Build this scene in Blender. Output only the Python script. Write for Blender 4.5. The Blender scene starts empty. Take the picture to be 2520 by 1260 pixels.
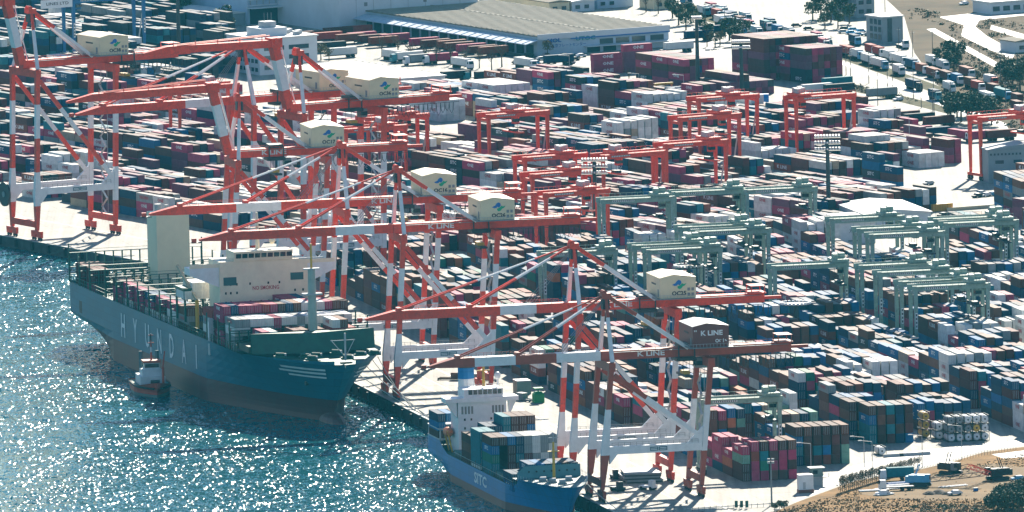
import bpy, math, random
import numpy as np
from mathutils import Vector, Matrix
R = math.radians
SC = bpy.context.scene
COL = SC.collection
rnd = random.Random(7)

# ---------------------------------------------------------------- camera (about 5.3 km away, long lens)
FPX, CAMH, PITCH, ROLL, CAMD = 39000.0, 570.0, R(6.14), 0.024, 5300.0
_c, _s = math.cos(PITCH), math.sin(PITCH)
cam = bpy.data.cameras.new('camera'); camo = bpy.data.objects.new('camera', cam); COL.objects.link(camo)
cam.sensor_width = 36.0; cam.lens = 36.0 * FPX / 2520.0
cam.clip_start = 10.0; cam.clip_end = 40000.0
_r0, _p0 = Vector((1, 0, 0)), Vector((0, _s, _c))
_ph = math.atan(ROLL)
_r = _r0 * math.cos(_ph) - _p0 * math.sin(_ph); _p = _p0 * math.cos(_ph) + _r0 * math.sin(_ph); _b = _r.cross(_p)
camo.matrix_world = Matrix(((_r.x, _p.x, _b.x, 0), (_r.y, _p.y, _b.y, -CAMD), (_r.z, _p.z, _b.z, CAMH), (0, 0, 0, 1)))
SC.camera = camo

# ---------------------------------------------------------------- sky, sun, exposure
SUN_AZ, SUN_EL = R(11.0), R(31.0)
world = bpy.data.worlds.new('World'); SC.world = world; world.use_nodes = True
_nt = world.node_tree
_sky = _nt.nodes.new('ShaderNodeTexSky'); _sky.sky_type = 'NISHITA'; _sky.sun_disc = False
_sky.sun_elevation = SUN_EL; _sky.sun_rotation = SUN_AZ; _sky.air_density = 1.0; _sky.dust_density = 0.15; _sky.ozone_density = 3.0
_bg = _nt.nodes['Background']; _bg.inputs["Strength"].default_value = 0.06
_nt.links.new(_sky.outputs['Color'], _bg.inputs['Color'])
_sl = bpy.data.lights.new('sun', 'SUN'); _sl.energy = 4.2; _sl.angle = R(0.5); _sl.color = (1.0, 0.91, 0.77)
_so = bpy.data.objects.new('sun', _sl); COL.objects.link(_so)
_sd = Vector((math.sin(SUN_AZ) * math.cos(SUN_EL), math.cos(SUN_AZ) * math.cos(SUN_EL), math.sin(SUN_EL)))
_so.rotation_euler = (-_sd).to_track_quat('-Z', 'Y').to_euler()
SC.view_settings.view_transform = 'Standard'; SC.view_settings.look = 'None'
SC.view_settings.exposure = 1.38; SC.view_settings.gamma = 1.0; SC.view_settings.use_curve_mapping = False
SC.render.engine = 'CYCLES'
SC.cycles.use_denoising = True
SC.cycles.max_bounces = 6; SC.cycles.diffuse_bounces = 3; SC.cycles.glossy_bounces = 3; SC.cycles.volume_bounces = 0
SC.cycles.sample_clamp_indirect = 6.0
SC.cycles.caustics_reflective = False; SC.cycles.caustics_refractive = False

# ---------------------------------------------------------------- survey: where a point of the site lies, from the photograph's geometry
def P(px, py, z=0.0):
    x = px - 1260; y = py - 630
    x, y = x - ROLL * y, y + ROLL * x
    dx = x / FPX; dd = y / FPX
    Y = _c - dd * _s; Z = -_s - dd * _c
    t = (z - CAMH) / Z
    return (dx * t, Y * t - CAMD)
def Q(X, Y, z=0.0):
    Y = Y + CAMD
    zc = Y * _c + (CAMH - z) * _s; yc = (CAMH - z) * _c - Y * _s
    x = FPX * X / zc; y = FPX * yc / zc
    return (1260 + x + ROLL * y, 630 + y - ROLL * x)
class Grid:
    """a quay-aligned grid: u runs along the quay away from the camera, v inland"""
    def __init__(s, deg, o):
        s.a = R(deg); s.o = o; s.u = (-math.sin(s.a), math.cos(s.a)); s.v = (math.cos(s.a), math.sin(s.a))
    def w(s, u, v): return (s.o[0] + u * s.u[0] + v * s.v[0], s.o[1] + u * s.u[1] + v * s.v[1])
    def t(s, px, py, z=0): return s.inv(*P(px, py, z))
    def inv(s, x, y):
        x -= s.o[0]; y -= s.o[1]; return (x * s.u[0] + y * s.u[1], x * s.v[0] + y * s.v[1])
G1 = Grid(12.8, P(1403, 1218)); G2 = Grid(28.0, P(90, 596))
WATER = -3.5
# ---------------------------------------------------------------- materials
def srgb(r, g, b): return tuple(((c / 255.0) / 12.92 if c / 255.0 < 0.04045 else ((c / 255.0 + 0.055) / 1.055) ** 2.4) for c in (r, g, b))
MATS = {}
def mat(name, col, rough=0.6, metal=0.0, var=0.15, scale=0.35, spec=0.5, dirt=None):
    """painted or mineral surface: base colour broken up by two scales of noise"""
    if name in MATS: return MATS[name]
    m = bpy.data.materials.new(name); m.use_nodes = True; nt = m.node_tree; b = nt.nodes['Principled BSDF']
    b.inputs['Roughness'].default_value = rough; b.inputs['Metallic'].default_value = metal; b.inputs['Specular IOR Level'].default_value = spec
    geo = nt.nodes.new('ShaderNodeNewGeometry')
    n1 = nt.nodes.new('ShaderNodeTexNoise'); n1.inputs['Scale'].default_value = scale; n1.inputs['Detail'].default_value = 5.0; n1.inputs['Roughness'].default_value = 0.65
    nt.links.new(geo.outputs['Position'], n1.inputs['Vector'])
    rp = nt.nodes.new('ShaderNodeMapRange'); rp.inputs['From Min'].default_value = 0.3; rp.inputs['From Max'].default_value = 0.7
    rp.inputs['To Min'].default_value = 1.0 - var; rp.inputs['To Max'].default_value = 1.0 + var * 0.6
    nt.links.new(n1.outputs['Fac'], rp.inputs['Value'])
    mx = nt.nodes.new('ShaderNodeMix'); mx.data_type = 'RGBA'; mx.blend_type = 'MULTIPLY'; mx.inputs[0].default_value = 1.0
    mx.inputs[6].default_value = (*col, 1); nt.links.new(rp.outputs[0], mx.inputs[7])
    out = mx.outputs[2]
    if dirt:
        n2 = nt.nodes.new('ShaderNodeTexNoise'); n2.inputs['Scale'].default_value = scale * 3.1; n2.inputs['Detail'].default_value = 6.0
        nt.links.new(geo.outputs['Position'], n2.inputs['Vector'])
        r2 = nt.nodes.new('ShaderNodeMapRange'); r2.inputs['From Min'].default_value = 0.52; r2.inputs['From Max'].default_value = 0.72
        r2.inputs['To Max'].default_value = 0.65; nt.links.new(n2.outputs['Fac'], r2.inputs['Value'])
        m2 = nt.nodes.new('ShaderNodeMix'); m2.data_type = 'RGBA'; nt.links.new(r2.outputs[0], m2.inputs[0]); nt.links.new(out, m2.inputs[6]); m2.inputs[7].default_value = (*dirt, 1); out = m2.outputs[2]
    nt.links.new(out, b.inputs['Base Color'])
    MATS[name] = m; return m
RUST = (0.10, 0.045, 0.025)
RED = mat('crane_red', (0.78, 0.046, 0.012), 0.55, var=0.25, scale=0.5, dirt=(0.36, 0.05, 0.03))
BRICK = mat('crane_brick_red', (0.36, 0.050, 0.022), 0.5, var=0.25, scale=0.5)
WHITE = mat('white_paint', (0.72, 0.73, 0.74), 0.45, var=0.12, scale=0.5)
CREAM = mat('cream_paint', (0.72, 0.61, 0.40), 0.5, var=0.1, scale=0.3)
SHIPWHITE = mat('ship_white', (0.80, 0.70, 0.52), 0.5, var=0.12, scale=0.25)
BROWN = mat('brown_paint', (0.16, 0.035, 0.03), 0.5, var=0.12)
MINT = mat('mint_green_paint', (0.26, 0.36, 0.305), 0.6, var=0.2, scale=0.5, dirt=(0.12, 0.17, 0.13))
DARK = mat('dark_steel', (0.025, 0.03, 0.034), 0.55, var=0.3)
GREY = mat('grey_steel', (0.22, 0.23, 0.24), 0.55, var=0.25)
LGREY = mat('light_grey', (0.42, 0.43, 0.44), 0.6, var=0.2)
BLACK = mat('rubber_black', (0.012, 0.012, 0.013), 0.7, var=0.3)
GLASS = mat('dark_glass', (0.012, 0.022, 0.03), 0.08, var=0.1)
SHIPGREEN = mat('deck_green', (0.008, 0.085, 0.055), 0.55, var=0.3, scale=0.4)
def hull_mat(name, col, rust, amt):
    m = bpy.data.materials.new(name); m.use_nodes = True; nt = m.node_tree; b = nt.nodes['Principled BSDF']; L = nt.links.new; b.inputs['Roughness'].default_value = 0.5
    tc = nt.nodes.new('ShaderNodeTexCoord'); sp = nt.nodes.new('ShaderNodeSeparateXYZ'); L(tc.outputs['Object'], sp.inputs[0]); cb = nt.nodes.new('ShaderNodeCombineXYZ'); L(sp.outputs['Y'], cb.inputs['X']); L(sp.outputs['Z'], cb.inputs['Y'])
    bk = nt.nodes.new('ShaderNodeTexBrick'); bk.inputs['Scale'].default_value = 1.0; bk.inputs['Brick Width'].default_value = 9.0; bk.inputs['Row Height'].default_value = 2.4; bk.inputs['Mortar Size'].default_value = 0.09; L(cb.outputs[0], bk.inputs['Vector'])
    bk.inputs['Color1'].default_value = (*col, 1); bk.inputs['Color2'].default_value = (*[c * 0.84 for c in col], 1); bk.inputs['Mortar'].default_value = (*[c * 0.66 for c in col], 1)
    mp = nt.nodes.new('ShaderNodeMapping'); mp.inputs['Scale'].default_value = (0.55, 0.07, 1); L(cb.outputs[0], mp.inputs['Vector'])
    n = nt.nodes.new('ShaderNodeTexNoise'); n.inputs['Scale'].default_value = 1.0; n.inputs['Detail'].default_value = 6; n.inputs['Roughness'].default_value = 0.7; L(mp.outputs[0], n.inputs['Vector'])
    mr = nt.nodes.new('ShaderNodeMapRange'); mr.inputs['From Min'].default_value = 0.5; mr.inputs['From Max'].default_value = 0.75; mr.inputs['To Max'].default_value = amt; L(n.outputs['Fac'], mr.inputs['Value'])
    mx = nt.nodes.new('ShaderNodeMix'); mx.data_type = 'RGBA'; L(mr.outputs[0], mx.inputs[0]); L(bk.outputs['Color'], mx.inputs[6]); mx.inputs[7].default_value = (*rust, 1); L(mx.outputs[2], b.inputs['Base Color']); MATS[name] = m; return m
HULLBLUE = hull_mat('hull_teal_blue', (0.006, 0.130, 0.215), (0.02, 0.080, 0.11), 0.6)
SITCBLUE = hull_mat('hull_bright_blue', (0.006, 0.165, 0.42), (0.03, 0.09, 0.16), 0.6)
BOOT = hull_mat('hull_red_oxide', (0.105, 0.024, 0.026), (0.06, 0.045, 0.04), 0.8)
YELLOW = mat('yellow_paint', (0.62, 0.36, 0.03), 0.5, var=0.2)
ORANGE = mat('orange_paint', (0.62, 0.14, 0.03), 0.5, var=0.2)
RTGBLUE = mat('blue_paint', (0.012, 0.12, 0.30), 0.5, var=0.2)
SKYBLUE = mat('sky_blue_paint', (0.07, 0.32, 0.55), 0.5, var=0.25)
GREEN = mat('green_paint', (0.03, 0.30, 0.07), 0.5, var=0.25)
RUSTY = mat('rusty_steel', (0.14, 0.075, 0.045), 0.75, var=0.4)
WOOD = mat('timber', (0.36, 0.27, 0.17), 0.8, var=0.3)
LETTER = mat('white_lettering', (0.75, 0.76, 0.77), 0.55, var=0.15)
LETTERRED = mat('red_lettering', (0.45, 0.03, 0.05), 0.55)
LETTERDARK = mat('dark_lettering', (0.02, 0.02, 0.03), 0.55)
LOGOBLUE = mat('emblem_blue', (0.005, 0.13, 0.42), 0.5, var=0.05)
LOGOGREEN = mat('emblem_green', (0.005, 0.36, 0.17), 0.5, var=0.05)
SIGNTEAL = mat('sign_dark', (0.02, 0.10, 0.14), 0.5)
ROPE = mat('mooring_rope', (0.40, 0.38, 0.34), 0.8)
BARK = mat('bark', (0.10, 0.075, 0.055), 0.9, var=0.4)
LEAFD = mat('leaf_dark', (0.045, 0.075, 0.030), 0.75, var=0.5, scale=0.9)
LEAFM = mat('leaf_mid', (0.085, 0.115, 0.040), 0.75, var=0.5, scale=0.9)
LEAFDRY = mat('leaf_dry', (0.20, 0.14, 0.065), 0.8, var=0.5, scale=0.9)

# container paints (name, colour)
PAINTS = {
    'maroon': (0.115, 0.020, 0.016), 'brown': (0.145, 0.048, 0.022), 'dark_brown': (0.075, 0.024, 0.016), 'red_brown': (0.21, 0.040, 0.020),
    'navy': (0.006, 0.034, 0.085), 'blue': (0.010, 0.125, 0.30), 'dark_blue': (0.008, 0.060, 0.145), 'magenta': (0.36, 0.022, 0.090),
    'white': (0.68, 0.68, 0.65), 'grey': (0.26, 0.27, 0.27), 'beige': (0.40, 0.30, 0.20), 'green': (0.015, 0.16, 0.10),
    'pale_green': (0.16, 0.33, 0.24), 'teal': (0.02, 0.16, 0.20), 'orange': (0.42, 0.11, 0.03), 'red': (0.34, 0.035, 0.03), 'purple': (0.15, 0.030, 0.075), 'charcoal': (0.022, 0.03, 0.042), 'yellow': (0.62, 0.36, 0.03)}
for _k, _v in PAINTS.items(): mat('container_' + _k, _v, 0.74, var=0.25 if sum(_v) < 0.75 else 0.1, scale=0.6, spec=0.2, dirt=tuple(0.6 * a + 0.4 * b for a, b in zip(_v, RUST)) if sum(_v) < 0.75 else None)

# ---------------------------------------------------------------- mesh builder
class MB:
    def __init__(s): s.v = []; s.f = []; s.mi = []; s.mats = []
    def _m(s, m):
        if m not in s.mats: s.mats.append(m)
        return s.mats.index(m)
    def add(s, vs, fs, m):
        o = len(s.v); s.v.extend([tuple(v) for v in vs]); k = s._m(m)
        for f in fs: s.f.append(tuple(i + o for i in f)); s.mi.append(k)
        return s
    def box(s, x0, x1, y0, y1, z0, z1, m):
        return s.add([(x0, y0, z0), (x1, y0, z0), (x1, y1, z0), (x0, y1, z0), (x0, y0, z1), (x1, y0, z1), (x1, y1, z1), (x0, y1, z1)],
                     [(3, 2, 1, 0), (4, 5, 6, 7), (0, 1, 5, 4), (1, 2, 6, 5), (2, 3, 7, 6), (3, 0, 4, 7)], m)
    def loft(s, rings, ms, close=True, caps=True):
        """rings: lists of equally many points; ms: one material or one per gap"""
        n = len(rings[0]); o = len(s.v)
        for r in rings: s.v.extend([tuple(p) for p in r])
        for i in range(len(rings) - 1):
            k = s._m(ms[i] if isinstance(ms, (list, tuple)) else ms)
            for j in range(n if close else n - 1):
                a, b = o + i * n + j, o + i * n + (j + 1) % n
                s.f.append((a, b, b + n, a + n)); s.mi.append(k)
        if caps:
            s.f.append(tuple(o + j for j in reversed(range(n)))); s.mi.append(s._m(ms[0] if isinstance(ms, (list, tuple)) else ms))
            e = o + (len(rings) - 1) * n
            s.f.append(tuple(e + j for j in range(n))); s.mi.append(s._m(ms[-1] if isinstance(ms, (list, tuple)) else ms))
        return s
    def beam(s, p, q, w, h, m, up=(0, 0, 1), w2=None, h2=None, cuts=None):
        """box beam from p to q; cuts: [(fraction, material), ...] gives coloured bands up to each fraction"""
        p, q = Vector(p), Vector(q); d = (q - p).normalized(); U = Vector(up)
        if abs(d.dot(U)) > 0.95: U = Vector((0, 1, 0))
        x = d.cross(U).normalized(); y = x.cross(d)
        w2 = w if w2 is None else w2; h2 = h if h2 is None else h2
        ts = [0.0]; ms = []
        for t, mm in (cuts or [(1.0, m)]): ts.append(t); ms.append(mm)
        rings = []
        for t in ts:
            c = p + (q - p) * t; a = (w + (w2 - w) * t) / 2; b = (h + (h2 - h) * t) / 2
            rings.append([c - x * a - y * b, c + x * a - y * b, c + x * a + y * b, c - x * a + y * b])
        return s.loft(rings, ms)
    def tube(s, p, q, r, m, n=8, r2=None, cuts=None):
        p, q = Vector(p), Vector(q); d = (q - p).normalized(); U = Vector((0, 0, 1)) if abs(d.z) < 0.95 else Vector((0, 1, 0))
        x = d.cross(U).normalized(); y = x.cross(d); r2 = r if r2 is None else r2
        ts = [0.0]; ms = []
        for t, mm in (cuts or [(1.0, m)]): ts.append(t); ms.append(mm)
        rings = []
        for t in ts:
            c = p + (q - p) * t; k = r + (r2 - r) * t
            rings.append([c + x * (k * math.cos(2 * math.pi * j / n)) + y * (k * math.sin(2 * math.pi * j / n)) for j in range(n)])
        return s.loft(rings, ms)
    def path(s, pts, r, m, n=5):
        pts = [Vector(p) for p in pts]; rings = []
        for i, p in enumerate(pts):
            d = (pts[min(i + 1, len(pts) - 1)] - pts[max(i - 1, 0)]).normalized(); U = Vector((0, 0, 1)) if abs(d.z) < 0.95 else Vector((0, 1, 0))
            x = d.cross(U).normalized(); y = x.cross(d)
            rings.append([p + x * (r * math.cos(2 * math.pi * j / n)) + y * (r * math.sin(2 * math.pi * j / n)) for j in range(n)])
        return s.loft(rings, m)
    def prism(s, poly, z0, z1, m):
        return s.loft([[(x, y, z0) for x, y in poly], [(x, y, z1) for x, y in poly]], m)
    def ell(s, c, r, m, n=10, k=6, zmin=-1.0):
        rings = []
        for i in range(k + 1):
            t = -math.pi / 2 + math.pi * i / k; zz = max(math.sin(t), zmin)
            q = math.sqrt(max(1 - zz * zz, 1e-4))
            rings.append([(c[0] + r[0] * q * math.cos(2 * math.pi * j / n), c[1] + r[1] * q * math.sin(2 * math.pi * j / n), c[2] + r[2] * zz) for j in range(n)])
        return s.loft(rings, m)
    def mesh(s, name):
        me = bpy.data.meshes.new(name); me.from_pydata(s.v, [], s.f)
        for m in s.mats: me.materials.append(m)
        if len(s.mats) > 1: me.polygons.foreach_set('material_index', s.mi)
        me.update(); return me
    def build(s, name, parent=None, loc=None, rz=0.0, **props):
        return obj(name, s.mesh(name), parent, loc, rz, **props)
def obj(name, data, parent=None, loc=None, rz=0.0, **props):
    o = bpy.data.objects.new(name, data); COL.objects.link(o)
    if parent: o.parent = parent
    if loc is not None: o.location = loc
    if rz: o.rotation_euler = (0, 0, rz)
    for k, v in props.items(): o[k] = v
    return o
def thing(name, label, cat, loc, rz=0.0, group=None):
    o = obj(name, None, None, loc, rz, label=label, category=cat)
    if group: o['group'] = group
    return o
def copy_tree(o, loc=None, rz=None, label=None, parent=None):
    c = o.copy(); COL.objects.link(c)
    if parent: c.parent = parent
    if loc is not None: c.location = loc
    if rz is not None: c.rotation_euler = (0, 0, rz)
    if label: c['label'] = label
    for ch in KIDS.get(o.name, ()): copy_tree(ch, parent=c)
    return c
KIDS = {}
def keep_kids(root):
    for o in list(COL.objects):
        if o.parent is not None: KIDS.setdefault(o.parent.name, [])
    KIDS.clear()
    for o in COL.objects:
        if o.parent is not None: KIDS.setdefault(o.parent.name, []).append(o)

# ---------------------------------------------------------------- lettering as mesh
_TXT = {}
def text_geo(body, bold=0.0, res=2):
    """(verts Nx2, faces) of a line of text, height of capitals 1, starting at x=0"""
    key = (body, bold, res)
    if key in _TXT: return _TXT[key]
    cu = bpy.data.curves.new('lettering', 'FONT'); cu.body = body; cu.resolution_u = res; cu.size = 1.0; cu.offset = bold
    o = bpy.data.objects.new('lettering', cu); COL.objects.link(o)
    dg = bpy.context.evaluated_depsgraph_get(); me = bpy.data.meshes.new_from_object(o.evaluated_get(dg))
    vs = np.array([v.co[:2] for v in me.vertices]); fs = [tuple(p.vertices) for p in me.polygons]
    if len(vs):
        vs[:, 0] -= vs[:, 0].min(); vs[:, 1] -= vs[:, 1].min(); vs /= max(vs[:, 1].max(), 1e-6)
    bpy.data.objects.remove(o); bpy.data.curves.remove(cu); bpy.data.meshes.remove(me)
    _TXT[key] = (vs, fs); return vs, fs
def put_text(mb, body, org, right, up, height, m, width=None, align=0.5, bold=0.01, res=2):
    """write body on a surface: org is the anchor on the baseline, align 0/0.5/1; width squeezes or stretches the line"""
    vs, fs = text_geo(body, bold, res)
    w = vs[:, 0].max(); kx = (width / w) if width else height
    r, u, o = Vector(right), Vector(up), Vector(org)
    mb.add([o + r * ((x - align * w) * kx) + u * (y * height) for x, y in vs], fs, m); return mb
ORD = ['first', 'second', 'third', 'fourth', 'fifth', 'sixth', 'seventh', 'eighth', 'ninth', 'tenth', 'eleventh', 'twelfth', 'thirteenth', 'fourteenth', 'fifteenth', 'sixteenth', 'seventeenth', 'eighteenth', 'nineteenth', 'twentieth']
def nth(i): return ORD[i] if i < 20 else ('twenty-' + ORD[i - 20] if i < 29 else 'thirtieth' if i == 29 else 'thirty-' + ORD[i - 30])
# ---------------------------------------------------------------- ground, quay and water
def ground_mat():
    m = bpy.data.materials.new('yard_concrete'); m.use_nodes = True; nt = m.node_tree; b = nt.nodes['Principled BSDF']
    L = nt.links.new
    geo = nt.nodes.new('ShaderNodeNewGeometry')
    n1 = nt.nodes.new('ShaderNodeTexNoise'); n1.inputs['Scale'].default_value = 0.045; n1.inputs['Detail'].default_value = 8; n1.inputs['Roughness'].default_value = 0.62; L(geo.outputs['Position'], n1.inputs['Vector'])
    mp = nt.nodes.new('ShaderNodeMapping'); mp.inputs['Rotation'].default_value = (0, 0, -R(12.8)); mp.inputs['Scale'].default_value = (0.5, 0.012, 1); L(geo.outputs['Position'], mp.inputs['Vector'])
    n2 = nt.nodes.new('ShaderNodeTexNoise'); n2.inputs['Scale'].default_value = 1.0; n2.inputs['Detail'].default_value = 4; L(mp.outputs[0], n2.inputs['Vector'])
    a = nt.nodes.new('ShaderNodeMath'); a.operation = 'MULTIPLY_ADD'; L(n1.outputs['Fac'], a.inputs[0]); a.inputs[1].default_value = 0.6; L(n2.outputs['Fac'], a.inputs[2])
    cr = nt.nodes.new('ShaderNodeValToRGB'); cr.color_ramp.elements[0].position = 0.62; cr.color_ramp.elements[0].color = (0.22, 0.205, 0.18, 1)
    cr.color_ramp.elements[1].position = 0.98; cr.color_ramp.elements[1].color = (0.37, 0.35, 0.305, 1); L(a.outputs[0], cr.inputs[0])
    mp2 = nt.nodes.new('ShaderNodeMapping'); mp2.inputs['Rotation'].default_value = (0, 0, -R(12.8)); L(geo.outputs['Position'], mp2.inputs['Vector'])
    bk = nt.nodes.new('ShaderNodeTexBrick'); bk.offset = 0.0; bk.inputs['Scale'].default_value = 1.0; bk.inputs['Brick Width'].default_value = 7.5; bk.inputs['Row Height'].default_value = 12.0; bk.inputs['Mortar Size'].default_value = 0.12
    bk.inputs['Color1'].default_value = (1, 1, 1, 1); bk.inputs['Color2'].default_value = (0.86, 0.86, 0.87, 1); bk.inputs['Mortar'].default_value = (0.55, 0.55, 0.55, 1); L(mp2.outputs[0], bk.inputs['Vector'])
    mm = nt.nodes.new('ShaderNodeMix'); mm.data_type = 'RGBA'; mm.blend_type = 'MULTIPLY'; mm.inputs[0].default_value = 0.8; L(cr.outputs[0], mm.inputs[6]); L(bk.outputs['Color'], mm.inputs[7])
    n3 = nt.nodes.new('ShaderNodeTexNoise'); n3.inputs['Scale'].default_value = 0.22; n3.inputs['Detail'].default_value = 7; n3.inputs['Roughness'].default_value = 0.7; L(geo.outputs['Position'], n3.inputs['Vector'])
    r3 = nt.nodes.new('ShaderNodeMapRange'); r3.inputs['From Min'].default_value = 0.56; r3.inputs['From Max'].default_value = 0.70; r3.inputs['To Max'].default_value = 0.6; L(n3.outputs['Fac'], r3.inputs['Value'])
    m3 = nt.nodes.new('ShaderNodeMix'); m3.data_type = 'RGBA'; L(r3.outputs[0], m3.inputs[0]); L(mm.outputs[2], m3.inputs[6]); m3.inputs[7].default_value = (0.07, 0.06, 0.05, 1)
    L(m3.outputs[2], b.inputs['Base Color']); b.inputs['Roughness'].default_value = 0.75; b.inputs['Specular IOR Level'].default_value = 0.22
    return m
GROUND = ground_mat()
ASPH = mat('asphalt', (0.17, 0.165, 0.155), 0.62, var=0.3, scale=0.06)
PAVE = mat('road_concrete', (0.38, 0.365, 0.33), 0.6, var=0.2, scale=0.08)
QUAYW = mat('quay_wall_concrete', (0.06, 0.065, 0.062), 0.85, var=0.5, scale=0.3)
LINEY = mat('rail_steel', (0.10, 0.08, 0.06), 0.5)
KERB = mat('kerb_concrete', (0.42, 0.40, 0.37), 0.7)
EDGE = [G1.w(-160, 2.2), G1.w(545, 2.2), G2.w(-214, 0.0), G2.w(1800, 0.0)]
def sheet(name, poly, z, m, **k):
    mb = MB(); mb.add([(x, y, z) for x, y in poly], [tuple(range(len(poly)))], m); return mb.build(name, **k)
_far = [(-1500, 5200), (5200, 5200), (5200, -1700), (430, -1700), G1.w(-165, 40)]
sheet('ground', EDGE + _far, 0.0, GROUND, kind='structure')
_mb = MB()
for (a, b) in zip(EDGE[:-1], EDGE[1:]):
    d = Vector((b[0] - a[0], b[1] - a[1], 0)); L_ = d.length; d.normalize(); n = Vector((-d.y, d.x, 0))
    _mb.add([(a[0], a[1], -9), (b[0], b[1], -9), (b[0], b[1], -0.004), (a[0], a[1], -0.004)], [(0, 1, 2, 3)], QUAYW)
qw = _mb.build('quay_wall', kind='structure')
_f = MB(); _f.box(-0.9, 0.0, -0.55, 0.55, -2.9, -0.35, BLACK); _fm = _f.mesh('fender')
_b = MB(); _b.tube((0, 0, 0), (0, 0, 0.45), 0.22, DARK, 8); _b.tube((0, 0, 0.45), (0.0, 0, 0.62), 0.36, DARK, 8); _bm = _b.mesh('mooring_bollard')
for k in range(46):
    x, y = G1.w(-40 + k * 12.5, 2.2)
    if k * 12.5 - 40 < 540: obj('fender', _fm, qw, (x, y, 0), G1.a)
for k in range(22):
    x, y = G2.w(-60 + k * 12.5, 0.0); obj('fender', _fm, qw, (x, y, 0), G2.a)
_cp = MB()
for g, u0, u1, v in ((G1, -160, 544, 2.2), (G2, -213, 1790, 0.0)):
    p = [g.w(u0, v), g.w(u1, v), g.w(u1, v + 0.7), g.w(u0, v + 0.7)]; _cp.prism(p, 0.0, 0.22, KERB)
_cp.build('quay_kerb', kind='structure')
def strip(g, u0, u1, v0, v1, z, m, name, **k):
    return sheet(name, [g.w(u0, v0), g.w(u0, v1), g.w(u1, v1), g.w(u1, v0)], z, m, **k)
for g, u0, u1, vv in ((G1, -60, 543, (5.0, 35.0)), (G2, -200, 500, (3.5, 33.5))):
    for v in vv: strip(g, u0, u1, v - 0.35, v + 0.35, 0.006, LINEY, 'crane_rail', kind='structure')
for k in range(4): strip(G1, -40, 543, 10.5 + k * 5.2, 10.7 + k * 5.2, 0.005, mat('lane_paint', (0.62, 0.6, 0.5), 0.6, var=0.3, scale=0.4), 'lane_marking', kind='structure')

def water_mat():
    m = bpy.data.materials.new('harbour_water'); m.use_nodes = True; nt = m.node_tree; b = nt.nodes['Principled BSDF']; L = nt.links.new
    b.inputs['Base Color'].default_value = (0.004, 0.095, 0.120, 1); b.inputs['Roughness'].default_value = 0.10; b.inputs['IOR'].default_value = 1.17
    geo = nt.nodes.new('ShaderNodeNewGeometry')
    def layer(sx, sy, rot, det, rough):
        mp = nt.nodes.new('ShaderNodeMapping'); mp.inputs['Rotation'].default_value = (0, 0, rot); mp.inputs['Scale'].default_value = (sx, sy, 1); L(geo.outputs['Position'], mp.inputs['Vector'])
        n = nt.nodes.new('ShaderNodeTexNoise'); n.inputs['Scale'].default_value = 1.0; n.inputs['Detail'].default_value = det; n.inputs['Roughness'].default_value = rough; L(mp.outputs[0], n.inputs['Vector']); return n
    a = layer(1.0, 0.34, R(10), 1, 0.5); c = layer(0.42, 0.17, R(-14), 1, 0.55); d = layer(0.07, 0.05, R(-20), 2, 0.5)
    gust = layer(0.030, 0.0075, R(12), 4, 0.6)
    s0 = nt.nodes.new('ShaderNodeMath'); s0.operation = 'MULTIPLY_ADD'; L(d.outputs['Fac'], s0.inputs[0]); s0.inputs[1].default_value = 4.0
    s2 = nt.nodes.new('ShaderNodeMath'); s2.operation = 'MULTIPLY'; L(a.outputs['Fac'], s2.inputs[0]); s2.inputs[1].default_value = 0.08; L(s2.outputs[0], s0.inputs[2])
    s1 = nt.nodes.new('ShaderNodeMath'); s1.operation = 'MULTIPLY_ADD'; L(c.outputs['Fac'], s1.inputs[0]); s1.inputs[1].default_value = 1.4; L(s0.outputs[0], s1.inputs[2])
    gr = nt.nodes.new('ShaderNodeMapRange'); gr.inputs['From Min'].default_value = 0.3; gr.inputs['From Max'].default_value = 0.7; gr.inputs['To Min'].default_value = 0.35; gr.inputs['To Max'].default_value = 1.45; L(gust.outputs['Fac'], gr.inputs['Value'])
    bp = nt.nodes.new('ShaderNodeBump'); bp.inputs['Distance'].default_value = 1.0; L(s1.outputs[0], bp.inputs['Height']); L(gr.outputs[0], bp.inputs['Strength'])
    # wind ripples: small facets, each with its own tilt
    def facets(sx, sy, rot):
        mp = nt.nodes.new('ShaderNodeMapping'); mp.inputs['Rotation'].default_value = (0, 0, rot); mp.inputs['Scale'].default_value = (sx, sy, 1); L(geo.outputs['Position'], mp.inputs['Vector'])
        vo = nt.nodes.new('ShaderNodeTexVoronoi'); vo.inputs['Scale'].default_value = 1.0; L(mp.outputs[0], vo.inputs['Vector'])
        sb = nt.nodes.new('ShaderNodeVectorMath'); sb.operation = 'SUBTRACT'; L(vo.outputs['Color'], sb.inputs[0]); sb.inputs[1].default_value = (0.5, 0.5, 0.5); return sb
    f1, f2 = facets(3.4, 0.75, R(8)), facets(1.15, 0.28, R(-6))
    ad = nt.nodes.new('ShaderNodeVectorMath'); ad.operation = 'ADD'; L(f1.outputs[0], ad.inputs[0]); L(f2.outputs[0], ad.inputs[1])
    ml = nt.nodes.new('ShaderNodeVectorMath'); ml.operation = 'MULTIPLY'; L(ad.outputs[0], ml.inputs[0]); ml.inputs[1].default_value = (0.40, 0.40, 0.0)
    sc = nt.nodes.new('ShaderNodeVectorMath'); sc.operation = 'SCALE'; L(ml.outputs[0], sc.inputs[0]); L(gr.outputs[0], sc.inputs['Scale'])
    a2 = nt.nodes.new('ShaderNodeVectorMath'); a2.operation = 'ADD'; L(bp.outputs[0], a2.inputs[0]); L(sc.outputs[0], a2.inputs[1])
    nn = nt.nodes.new('ShaderNodeVectorMath'); nn.operation = 'NORMALIZE'; L(a2.outputs[0], nn.inputs[0])
    L(nn.outputs[0], b.inputs['Normal']); return m
WATERM = water_mat()
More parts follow.
